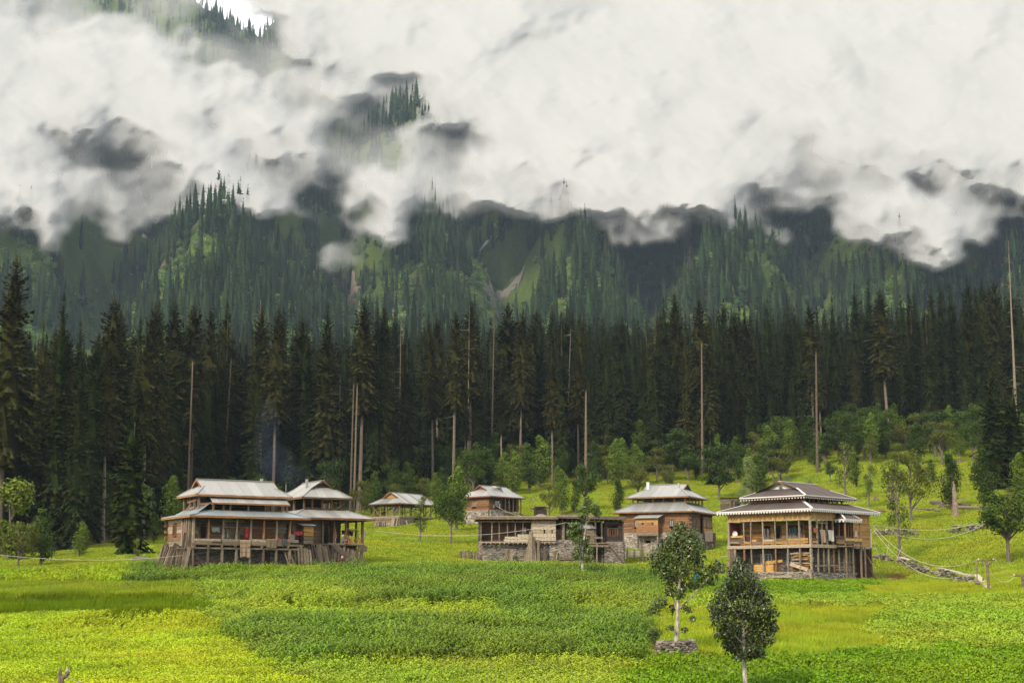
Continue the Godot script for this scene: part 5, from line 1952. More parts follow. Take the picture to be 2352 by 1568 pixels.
# ---------------------------------------------------------------- the open pavilion
func build_house_c():
	var h = house_at("c")
	var W := 5.3
	var L := 8.6
	plank_wall(h, "lower_wall", Vector2(-W, 0), Vector2(0, 0), -0.8, 1.75, [M.grey[1], M.grey[3], M.pale[2], M.grey[0]], 0.32, [], 0.12)
	plank_wall(h, "lower_wall", Vector2(0, 0), Vector2(0, -3.2), -0.8, 1.75, [M.grey[1], M.grey[3], M.grey[0]], 0.32, [], 0.12)
	plank_wall(h, "lower_wall", Vector2(-W, -L), Vector2(-W, 0), -0.8, 1.75, M.grey, 0.4)
	bx(h, "inner_wall", Vector3(-W * 0.5, 0.5, -3.4), Vector3(W, 2.6, 0.1), M.brown[0])
	bx(h, "floor", Vector3(-W * 0.5, 1.9, -L * 0.5), Vector3(W + 0.1, 0.14, L + 0.1), M.grey[3])
	beam(h, "deck_edge", Vector3(-W - 0.1, 1.88, 0.08), Vector3(0.1, 1.88, 0.08), 0.12, 0.2, M.pale[2])
	beam(h, "deck_edge", Vector3(0.08, 1.88, 0.1), Vector3(0.08, 1.88, -L - 0.1), 0.12, 0.2, M.pale[2])
	posts(h, "stilt", [[0, -4.6], [0, -6.4], [0, -8.5], [-2.6, -8.5], [-W, -8.5]], -1.2, 1.9, M.grey_up, 0.16)
	var pp := []
	for i in 5:
		pp.append([-W + i * W / 4.0, 0.0])
	for i in range(1, 8):
		pp.append([0.0, -i * L / 7.0])
	pp += [[-W, -2.2], [-W, -4.4], [-W, -6.4], [-W, -L], [-2.6, -L]]
	posts(h, "verandah_post", pp, 1.9, 3.85, [M.brown_up[1], M.grey_up[3], M.brown_up[3]], 0.14)
	var br = [[[-W, 3.2, 0.0], [-W + 1.3, 1.95, 0.0]], [[-1.3, 1.95, 0.05], [-0.05, 3.6, 0.05]], [[-2.7, 1.95, 0.05], [-0.6, 3.6, 0.1]], [[0.05, 3.0, -0.1], [0.05, 1.95, -1.6]], [[0.05, 3.0, -6.8], [0.05, 1.95, -5.4]], [[0.05, 3.7, -8.4], [0.05, 1.95, -6.6]], [[-W, 2.9, -2.2], [-W + 0.1, 1.95, -0.4]], [[-W + 0.2, 3.6, -4.0], [-W + 0.2, 2.0, -0.5]]]
	for b in br:
		beam(h, "brace", Vector3(b[0][0], b[0][1], b[0][2]), Vector3(b[1][0], b[1][1], b[1][2]), 0.06, 0.14, any([M.brown[3], M.grey[3], M.grey[1]]))
	beam(h, "wall_plate", Vector3(-W, 3.8, 0), Vector3(0, 3.8, 0), 0.14, 0.14, M.grey[0])
	beam(h, "wall_plate", Vector3(0, 3.8, 0), Vector3(0, 3.8, -L), 0.14, 0.14, M.grey[0])
	gablet_roof(h, "roof", [-W - 0.7, 0.7, -L - 0.7, 0.7], 3.9, 5.75, 4.85, false, 1.6, M.tin_old + [M.tin[0], M.tin[2]], M.brown, M.yellow, 0.7)
	leaning_slabs(h, "leaning_slab", Vector2(-1.6, 0.05), Vector2(0.0, 0.05), 7, 1.65, 0.5, M.grey_up + M.pale_up, -0.15, -0.2)
	leaning_slabs(h, "leaning_slab", Vector2(0.05, 0.0), Vector2(0.05, -2.2), 9, 1.35, 0.55, M.grey_up + M.pale_up, 0.2, -0.2)
	leaning_slabs(h, "leaning_slab", Vector2(-4.8, 0.05), Vector2(-2.6, 0.05), 5, 1.2, 0.3, M.grey_up, -0.1, -0.2)
	leaning_slabs(h, "leaning_slab", Vector2(0.05, -6.4), Vector2(0.05, -8.4), 7, 1.5, 0.6, M.grey_up, 0.3, 0.2)

# ---------------------------------------------------------------- the log house on a stone base
func build_house_d():
	var h = house_at("d")
	var W := 4.7
	var L := 6.8
	stone_wall(h, "stone_base", Vector2(-W - 0.1, 0), Vector2(0.0, 0), -1.2, 2.2, [], 0.5, 1.0)
	stone_wall(h, "stone_base", Vector2(0, 0), Vector2(0, -3.3), -1.2, 2.2, [], 0.5, 1.0)
	stone_wall(h, "stone_base", Vector2(-0.3, -3.3), Vector2(-0.3, -L), -1.2, 1.6, [], 0.4, 0.6)
	bx(h, "stone_base_back", Vector3(-W, 0.5, -L * 0.5), Vector3(0.4, 3.2, L), M.mud)
	plank_wall(h, "log_wall", Vector2(-W, 0.02), Vector2(0, 0.02), 2.2, 4.2, M.brown, 0.29, [[1.3, 2.2, 2.75, 3.6]], 0.18)
	window_in(h, Vector2(-W, 0.08), Vector2(0, 0.08), 1.3, 2.2, 2.75, 3.6, M.orange[0], 2)
	plank_wall(h, "log_wall", Vector2(0, 0), Vector2(0, -2.9), 2.2, 4.2, [M.brown[2], M.brown[4], M.dark[3], M.brown[0]], 0.29, [[1.2, 2.3, 2.7, 3.65]], 0.18)
	window_in(h, Vector2(0.06, 0), Vector2(0.06, -2.9), 1.2, 2.3, 2.7, 3.65, M.orange[0], 2)
	plank_wall(h, "log_wall", Vector2(-1.3, -2.9), Vector2(-1.3, -L), 2.0, 4.2, M.dark + [M.brown[4]], 0.29, [[0.3, 1.0, 2.0, 3.7]], 0.18)
	plank_wall(h, "log_wall", Vector2(-1.3, -2.9), Vector2(0, -2.9), 2.0, 4.2, M.dark, 0.29)
	bx(h, "rear_wall", Vector3(-W * 0.5, 3.2, -L), Vector3(W, 2.0, 0.15), M.brown[2])
	bx(h, "side_wall", Vector3(-W, 3.2, -L * 0.5), Vector3(0.15, 2.0, L), M.brown[2])
	bx(h, "floor", Vector3(-0.4, 1.95, -4.9), Vector3(1.9, 0.12, 4.0), M.grey[3])
	beam(h, "deck_edge", Vector3(0.55, 1.93, -2.9), Vector3(0.55, 1.93, -L), 0.1, 0.16, M.pale[2])
	posts(h, "verandah_post", [[0.5, -3.1], [0.5, -4.0], [0.5, -4.9], [0.5, -5.8], [0.5, -6.8]], 1.2, 4.1, [M.brown_up[1], M.brown_up[3], M.grey_up[1]], 0.13)
	planks_between(h, "railing_plank", [[Vector3(0.55, 1.7, -3.0), Vector3(0.55, 1.7, -4.6)], [Vector3(0.55, 1.45, -3.0), Vector3(0.55, 1.42, -6.7)]], M.grey, 0.16)
	leaning_slabs(h, "leaning_slab", Vector2(0.5, -4.2), Vector2(0.5, -6.6), 6, 1.7, 0.5, M.grey_up, -0.2, 0.2)
	beam(h, "stair_stringer", Vector3(0.6, 2.0, -6.4), Vector3(1.9, 0.1, -7.9), 0.1, 0.2, M.grey[2])
	gablet_roof(h, "roof", [-W - 0.7, 0.85, -L - 0.6, 0.65], 4.22, 5.95, 5.25, false, 1.25, M.tin, [plain(lin(0.13, 0.045, 0.035), 0.8)], M.brown + M.orange)
	var hatch = part("roof_hatch", h)
	var s := Shape.new()
	s.prism(PackedVector3Array([Vector3(-1.5, 5.75, -3.0), Vector3(-0.3, 4.95, -3.6), Vector3(-0.55, 5.75, -3.35)]), Vector3(0, 0.03, 0.05), Color.WHITE)
	mesh_node("flap", s.mesh(), M.iron, hatch)
	bx(hatch, "tin_lid", Vector3(-1.15, 5.8, -2.7), Vector3(0.9, 0.03, 0.9), M.tin[3], Vector3(0, 0, -0.35))

# ---------------------------------------------------------------- the long flat-roofed house
func build_house_e():
	var h = house_at("e")
	var W := 15.7
	var L := 6.0
	# ground floor of mud and stone, set back under the jetty
	var cuts = [[12.5, 13.6, -1.0, 1.35]]
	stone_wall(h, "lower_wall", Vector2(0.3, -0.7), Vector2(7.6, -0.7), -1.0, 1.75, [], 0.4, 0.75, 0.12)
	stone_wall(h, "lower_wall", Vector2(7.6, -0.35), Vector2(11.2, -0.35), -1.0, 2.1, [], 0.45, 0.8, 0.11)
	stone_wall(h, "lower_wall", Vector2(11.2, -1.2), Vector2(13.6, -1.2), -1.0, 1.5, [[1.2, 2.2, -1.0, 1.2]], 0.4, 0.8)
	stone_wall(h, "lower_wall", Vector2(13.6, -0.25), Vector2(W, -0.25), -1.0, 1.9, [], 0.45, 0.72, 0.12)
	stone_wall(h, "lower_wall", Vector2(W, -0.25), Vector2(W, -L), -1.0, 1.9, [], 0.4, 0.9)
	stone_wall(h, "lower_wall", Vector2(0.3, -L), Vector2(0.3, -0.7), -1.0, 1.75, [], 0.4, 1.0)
	door_in(h, Vector2(11.2, -1.1), Vector2(13.6, -1.1), 1.2, 2.2, -0.4, 1.2, M.dark)
	bx(h, "rear_wall", Vector3(W * 0.5, 1.6, -L), Vector3(W, 5.2, 0.3), M.mud)
	bx(h, "floor", Vector3(W * 0.5, 1.8, -L * 0.5 - 0.1), Vector3(W - 0.3, 0.12, L - 0.3), M.grey[2])
	beam(h, "deck_edge", Vector3(-0.1, 1.82, 0.15), Vector3(8.3, 1.82, 0.15), 0.14, 0.16, M.pale[2])
	for i in 17:
		beam(h, "joist_end", Vector3(0.2 + i * 0.49, 1.68, 0.22), Vector3(0.2 + i * 0.49, 1.68, -0.6), 0.1, 0.1, any(M.pale))
	# open gallery
	plank_wall(h, "gallery_wall", Vector2(0.1, -1.3), Vector2(5.6, -1.3), 1.85, 4.15, [M.brown[2], M.brown[4], M.dark[3], M.brown[0]], 0.3, [[4.4, 5.1, 2.7, 3.5]], 0.12)
	window_in(h, Vector2(0.1, -1.26), Vector2(5.6, -1.26), 4.4, 5.1, 2.7, 3.5, M.brown[3], 2)
	plank_wall(h, "end_wall", Vector2(0.05, -L), Vector2(0.05, 0.0), 1.85, 4.15, M.dark + [M.grey[4]], 0.3)
	posts(h, "gallery_post", [[0.1, 0.1], [1.3, 0.1], [2.1, 0.1], [3.0, 0.1], [3.85, 0.1], [4.7, 0.1]], 1.9, 4.1, [M.grey_up[3], M.pale_up[2], M.grey_up[1]], 0.13)
	beam(h, "wall_plate", Vector3(0, 4.05, 0.1), Vector3(5.6, 4.05, 0.1), 0.12, 0.14, M.pale[2])
	var rail = part("railing", h)
	planks_between(rail, "plank", [[Vector3(2.6, 2.02, 0.2), Vector3(5.6, 2.02, 0.2)], [Vector3(2.7, 2.3, 0.2), Vector3(5.6, 2.3, 0.2)], [Vector3(4.1, 2.56, 0.2), Vector3(5.6, 2.56, 0.2)]], [M.pale[1], M.pale[3]], 0.25)
	# pale plank bay
	plank_wall(h, "plank_bay", Vector2(5.6, 0.3), Vector2(8.25, 0.3), 1.95, 4.2, M.pale, 0.37, [[1.32, 1.52, 3.0, 3.1], [2.2, 2.32, 2.9, 3.0]], 0.06, 0.008)
	plank_wall(h, "plank_bay", Vector2(8.25, 0.3), Vector2(8.25, -1.2), 1.95, 4.2, M.grey, 0.37, [], 0.06)
	plank_wall(h, "plank_bay", Vector2(5.6, -1.2), Vector2(5.6, 0.3), 1.95, 4.2, M.grey, 0.37, [], 0.06)
	bx(h, "bay_lining", Vector3(6.9, 3.0, 0.05), Vector3(2.4, 2.2, 0.05), M.grey[0])
	# recess, dark log part with a window
	plank_wall(h, "log_wall", Vector2(8.3, -0.6), Vector2(9.1, -0.6), 1.7, 4.15, [M.grey[2], M.grey[4], M.grey[0]], 0.33, [[0.1, 0.5, 3.6, 3.95]], 0.14)
	posts(h, "gallery_post", [[9.1, -0.25]], 1.9, 4.1, [M.grey_up[3]], 0.24)
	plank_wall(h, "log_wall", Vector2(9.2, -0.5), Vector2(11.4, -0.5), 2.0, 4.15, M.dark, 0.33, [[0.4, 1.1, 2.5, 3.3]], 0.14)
	window_in(h, Vector2(9.2, -0.44), Vector2(11.4, -0.44), 0.4, 1.1, 2.5, 3.3, M.grey[2], 2, false)
	# small lean-to closet
	plank_wall(h, "closet_wall", Vector2(11.2, 0.5), Vector2(12.45, 0.5), 1.6, 3.25, [M.grey[1], M.grey[0], M.grey[3]], 0.33, [], 0.08)
	plank_wall(h, "closet_wall", Vector2(12.45, 0.5), Vector2(12.45, -0.5), 1.6, 3.3, M.grey, 0.33, [], 0.08)
	var lean = part("closet_roof", h)
	sheets(lean, "roof_sheet", [Vector3(10.7, 3.25, 0.75), Vector3(12.65, 3.25, 0.75), Vector3(12.1, 3.95, -0.5), Vector3(10.7, 3.95, -0.5)], 0.3, M.tin_old)
	# porch with a ladder, and the darker end
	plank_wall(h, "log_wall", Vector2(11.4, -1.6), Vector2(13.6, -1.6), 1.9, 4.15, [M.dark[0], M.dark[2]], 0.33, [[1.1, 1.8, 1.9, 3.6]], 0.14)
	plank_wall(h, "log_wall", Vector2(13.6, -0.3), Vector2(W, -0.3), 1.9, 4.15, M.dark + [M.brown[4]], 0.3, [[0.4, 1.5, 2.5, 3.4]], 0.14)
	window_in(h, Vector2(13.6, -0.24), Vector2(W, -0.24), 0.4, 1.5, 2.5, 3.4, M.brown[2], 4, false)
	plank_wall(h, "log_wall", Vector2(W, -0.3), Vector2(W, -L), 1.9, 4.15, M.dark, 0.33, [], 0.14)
	posts(h, "gallery_post", [[12.6, 0.4], [13.3, 0.4], [W - 0.05, 0.2]], 1.7, 4.1, [M.grey_up[2], M.grey_up[4]], 0.14)
	posts(h, "stilt", [[12.0, 0.4], [12.7, 0.5]], -0.9, 1.7, M.grey_up, 0.15)
	bx(h, "porch_floor", Vector3(12.8, 1.72, -0.2), Vector3(2.6, 0.14, 1.5), M.grey[1])
	planks_between(h, "porch_rail", [[Vector3(12.5, 2.3, 0.5), Vector3(13.4, 2.3, 0.5)], [Vector3(11.9, 1.45, 0.55), Vector3(14.1, 1.42, 0.55)]], [M.grey[3], M.grey[1]], 0.2)
	ladder(h, Vector3(15.6, -0.5, 1.3), Vector3(13.9, 1.75, 0.4), 0.45, Vector3(0.25, 0, 0.97), 9, M.grey)
	# the earth roof with its edge logs and weeds
	var roof = part("earth_roof", h)
	bx(roof, "earth", Vector3(4.0, 4.42, -2.9), Vector3(8.9, 0.22, 7.4), M.mud_dark)
	bx(roof, "earth", Vector3(12.2, 4.5, -2.9), Vector3(7.4, 0.24, 7.0), M.mud_dark)
	beam(roof, "edge_log", Vector3(-0.55, 4.35, 0.8), Vector3(8.45, 4.38, 0.82), 0.16, 0.18, M.grey[1])
	beam(roof, "edge_log", Vector3(-0.3, 4.56, 0.72), Vector3(8.3, 4.58, 0.74), 0.12, 0.1, M.pale[0])
	beam(roof, "edge_log", Vector3(8.4, 4.5, 0.62), Vector3(16.0, 4.32, 0.62), 0.16, 0.18, M.grey[2])
	beam(roof, "edge_log", Vector3(8.5, 4.68, 0.5), Vector3(13.0, 4.66, 0.5), 0.12, 0.1, M.pale[2])
	beam(roof, "edge_log", Vector3(9.0, 4.95, -2.4), Vector3(12.4, 4.9, -2.4), 0.14, 0.12, M.grey[2])
	for i in 32:
		beam(roof, "rafter_end", Vector3(0.0 + i * 0.5, 4.2, 0.75), Vector3(0.0 + i * 0.5, 4.2, -1.2), 0.09, 0.1, any(M.dark + [M.grey[2]]))
	var weeds := Shape.new()
	var r := RandomNumberGenerator.new()
	r.seed = 8
	for i in 600:
		var p = Vector3(r.randf_range(0, 15.6), 4.52, r.randf_range(-6.0, 0.4))
		if p.x > 8.5:
			p.y = 4.6
		var g = r.randf_range(0.7, 1.2)
		blade(weeds, p, Vector3(r.randfn(), 0, r.randfn()).normalized(), 0.1, 0.012, r.randf_range(0.1, 0.28), 0.03, Color(0.13 * g, 0.16 * g, 0.03), 2)
	mesh_node("weeds", weeds.mesh(), M.grass, roof).set_meta("kind", "stuff")
	# smoke vent: mound, box of dark timber and slabs on top
	var vent = part("smoke_vent", roof)
	var mound := Shape.new()
	for k in 16:
		var a0 = TAU * k / 16.0
		var a1 = TAU * (k + 1) / 16.0
		for j in 3:
			var r0 = [0.95, 0.6, 0.3][j]
			var r1 = [0.6, 0.3, 0.0][j]
			var y0 = [4.5, 4.75, 4.88][j]
			var y1 = [4.75, 4.88, 4.92][j]
			var o = Vector3(6.7, 0, -0.5)
			mound.quad(o + Vector3(cos(a0) * r0, y0, sin(a0) * r0), o + Vector3(cos(a0) * r1, y1, sin(a0) * r1), o + Vector3(cos(a1) * r1, y1, sin(a1) * r1), o + Vector3(cos(a1) * r0, y0, sin(a1) * r0), Color.WHITE)
	mesh_node("smoke_vent_mound", mound.mesh(), M.mud, vent)
	for e in [[-0.6, -1.5], [0.6, -1.5], [-0.6, -2.4], [0.6, -2.4]]:
		beam(vent, "vent_post", Vector3(6.75 + e[0], 4.5, e[1]), Vector3(6.75 + e[0], 5.5, e[1]), 0.16, 0.16, M.dark[0])
	bx(vent, "vent_box", Vector3(6.75, 5.05, -1.95), Vector3(1.15, 0.8, 0.85), M.dark[2])
	for i in 7:
		bx(vent, "slab", Vector3(6.75 + rr(-0.3, 0.3), 5.5 + i * 0.05, -1.9 + rr(-0.25, 0.25)), Vector3(rr(1.0, 1.7), 0.05, rr(0.6, 1.0)), any([M.stone[1], M.stone[3], M.dark[1]]), Vector3(rr(-0.06, 0.06), rr(-0.4, 0.4), rr(-0.06, 0.06)))
	# timber leaning and stacked before the wall
	for e in [[5.0, 5.4, 2.4], [5.2, 5.5, 3.3], [5.5, 5.6, 3.2], [5.7, 5.8, 2.7], [5.95, 5.9, 2.1], [6.2, 6.35, 2.4], [6.35, 6.4, 1.9], [4.7, 5.2, 1.6]]:
		beam(h, "leaning_slab", Vector3(e[0], -0.6, 1.2), Vector3(e[1], e[2] - 0.3, 0.42), rr(0.18, 0.3), 0.08, any(M.grey_up))
	for e in [[7.9, 8.25, 0.95], [8.15, 8.4, 0.8], [7.0, 7.05, 1.3]]:
		beam(h, "leaning_slab", Vector3(e[0], -0.7, 0.7), Vector3(e[1], e[2], 0.0), 0.22, 0.08, any(M.grey_up))
	for i in 16:
		var y = -0.45 + 0.085 * (i / 2)
		beam(h, "stacked_slab", Vector3(8.6 + rr(-0.2, 0.2), y + rr(0, 0.1), 0.45 + rr(-0.2, 0.2)), Vector3(11.3 + rr(-0.4, 0.3), y + rr(-0.05, 0.08), 0.45 + rr(-0.2, 0.2)), 0.3, 0.06, any(M.grey + [M.pale[2]]))
	leaning_slabs(h, "leaning_slab", Vector2(11.3, 0.6), Vector2(12.0, 0.6), 4, 0.6, 0.3, M.grey_up, 0.3, -0.5)
	leaning_slabs(h, "leaning_slab", Vector2(2.7, 0.2), Vector2(3.6, 0.2), 5, 1.0, 0.5, M.grey_up, -0.2, -0.5)

# ---------------------------------------------------------------- the grey-roofed hall house
func build_house_f():
	var h = house_at("f")
	var W := 9.2
	var L := 9.6
	stone_wall(h, "stone_base", Vector2(-W, 0), Vector2(0, 0), -1.2, 2.35, [[3.3, 4.2, 1.0, 1.5], [5.6, 7.0, -1.2, 1.5]], 0.5, 1.05)
	stone_wall(h, "stone_base", Vector2(0, 0), Vector2(0, -L), -1.2, 2.35, [[1.6, 2.7, 0.2, 1.4]], 0.5, 0.95)
	door_in(h, Vector2(-W, 0.1), Vector2(0, 0.1), 5.6, 7.0, -0.9, 1.5, M.brown)
	window_in(h, Vector2(-W, 0.1), Vector2(0, 0.1), 3.3, 4.2, 1.0, 1.5, M.pale[0], 1, false)
	window_in(h, Vector2(0.1, 0), Vector2(0.1, -L), 1.6, 2.7, 0.2, 1.4, M.brown[2], 3, false)
	bx(h, "rear_base", Vector3(-W * 0.5, 0.6, -L), Vector3(W, 3.4, 0.3), M.mud)
	bx(h, "rear_wall", Vector3(-W * 0.5, 3.6, -L), Vector3(W, 2.5, 0.2), M.brown[2])
	bx(h, "side_wall", Vector3(-W, 2.0, -L * 0.5), Vector3(0.3, 6.0, L), M.brown[2])
	plank_wall(h, "log_wall", Vector2(-W, 0), Vector2(0, 0), 2.35, 4.85, [M.brown[1], M.brown[3], M.brown[0], M.orange[0]], 0.28, [[1.9, 2.6, 3.1, 4.0], [6.6, 7.2, 3.1, 4.0]], 0.18)
	window_in(h, Vector2(-W, 0.06), Vector2(0, 0.06), 1.9, 2.6, 3.1, 4.0, M.brown[2], 2)
	window_in(h, Vector2(-W, 0.06), Vector2(0, 0.06), 6.6, 7.2, 3.1, 4.0, M.brown[2], 2)
	plank_wall(h, "log_wall", Vector2(0, 0), Vector2(0, -4.2), 2.35, 4.85, [M.brown[2], M.brown[4], M.brown[0]], 0.28, [[1.3, 2.7, 3.2, 4.2]], 0.18)
	window_in(h, Vector2(0.06, 0), Vector2(0.06, -4.2), 1.3, 2.7, 3.2, 4.2, M.brown[0], 3)
	# gallery at the far end of the side: open bay, carved screen, boards
	plank_wall(h, "log_wall", Vector2(-1.2, -4.2), Vector2(-1.2, -L), 2.35, 4.85, M.dark + [M.brown[4]], 0.3)
	posts(h, "gallery_post", [[0, -4.3], [0, -5.8], [0, -7.2], [0, -8.4], [0, -L]], 2.3, 4.8, M.brown_up, 0.14)
	board_wall(h, "gallery_screen", Vector2(0.02, -5.9), Vector2(0.02, -L), 3.2, 4.6, [M.brown_up[3], M.pale_up[2]], 0.07, [], 0.04)
	board_wall(h, "gallery_screen", Vector2(0.03, -5.9), Vector2(0.03, -L), 2.3, 3.1, M.yellow_up + [M.brown_up[3]], 0.16)
	bx(h, "gallery_floor", Vector3(-0.5, 2.28, -6.9), Vector3(1.4, 0.12, 5.4), M.grey[1])
	beam(h, "wall_plate", Vector3(-W, 4.85, 0.04), Vector3(0.1, 4.85, 0.04), 0.2, 0.16, M.brown[2])
	beam(h, "wall_plate", Vector3(0.04, 4.85, 0.1), Vector3(0.04, 4.85, -L), 0.2, 0.16, M.brown[2])
	for y in [2.5, 3.05, 3.6, 4.15, 4.7]:
		beam(h, "log_end", Vector3(-0.1, y, 0.02), Vector3(0.35, y, 0.02), 0.24, 0.22, any(M.brown))
	# projecting plank bay with its own tin lid, on posts
	plank_wall(h, "plank_bay", Vector2(-6.6, 1.2), Vector2(-3.7, 1.2), 2.1, 4.15, [M.yellow[2], M.orange[0], M.grey[3], M.yellow[0], M.orange[1]], 0.3, [[0.75, 0.98, 3.35, 3.48], [2.05, 2.28, 3.35, 3.48]], 0.07, 0.01)
	plank_wall(h, "plank_bay", Vector2(-3.7, 1.2), Vector2(-3.7, 0.1), 2.1, 4.15, M.brown, 0.3, [], 0.07)
	plank_wall(h, "plank_bay", Vector2(-6.6, 0.1), Vector2(-6.6, 1.2), 2.1, 4.15, M.brown, 0.3, [], 0.07)
	bx(h, "bay_floor", Vector3(-5.15, 2.02, 0.7), Vector3(3.0, 0.12, 1.2), M.grey[1])
	bx(h, "bay_lining", Vector3(-5.15, 3.1, 1.0), Vector3(2.7, 1.9, 0.04), M.grey[0])
	posts(h, "stilt", [[-6.4, 1.1], [-3.8, 1.1]], -1.0, 2.0, M.grey_up, 0.17)
	sheets(part("bay_roof", h), "roof_sheet", [Vector3(-6.9, 4.15, 1.5), Vector3(-3.6, 4.15, 1.5), Vector3(-3.1, 4.72, 0.15), Vector3(-6.4, 4.72, 0.15)], 0.8, [M.tin[3], M.tin[1]])
	skirt_roof(h, "lower_roof", [-W - 0.75, 0.8, -L - 0.6, 0.8], 4.98, [-7.4, -1.3, -7.6, -1.5], 6.3, M.tin, M.brown + M.orange)
	var lp := []
	for i in 6:
		lp.append([-7.9 + i * 1.4, -1.2])
	for i in 6:
		lp.append([-0.75, -1.2 - i * 1.35])
	for e in [[-7.9, -3.0], [-7.9, -5.0], [-7.9, -8.0], [-5.0, -8.0], [-3.0, -8.0]]:
		lp.append(e)
	posts(h, "loft_post", lp, 5.5, 6.95, [M.brown_up[1], M.grey_up[1]], 0.15)
	plank_wall(h, "loft_rail", Vector2(-0.7, -1.1), Vector2(-0.7, -6.6), 5.85, 6.25, M.dark + [M.grey[2]], 0.18)
	gablet_roof(h, "upper_roof", [-8.6, -0.15, -8.6, -0.55], 6.92, 8.7, 8.0, true, 1.7, M.tin, M.brown, M.brown + M.dark)
	bx(h, "flue", Vector3(-6.5, 8.55, -3.2), Vector3(0.34, 0.95, 0.34), M.white)
	bx(h, "flue", Vector3(-2.4, 8.5, -3.4), Vector3(0.22, 0.7, 0.22), M.tin[1])
	# tree slab and things leaning on the side wall
	beam(h, "bark_slab", Vector3(1.3, -0.9, -3.6), Vector3(0.4, 1.6, -3.3), 0.12, 0.75, M.grey_up[2])
	beam(h, "bark_slab", Vector3(1.3, -0.9, -2.8), Vector3(0.4, 1.5, -2.7), 0.12, 0.6, M.grey_up[4])
	beam(h, "leaning_pole", Vector3(1.2, -0.9, -2.0), Vector3(0.4, 1.1, -1.6), 0.1, 0.1, M.orange[0])
	posts(h, "clothes_post", [[1.2, -5.2], [1.2, -6.6]], -0.8, 1.4, M.grey_up, 0.13)

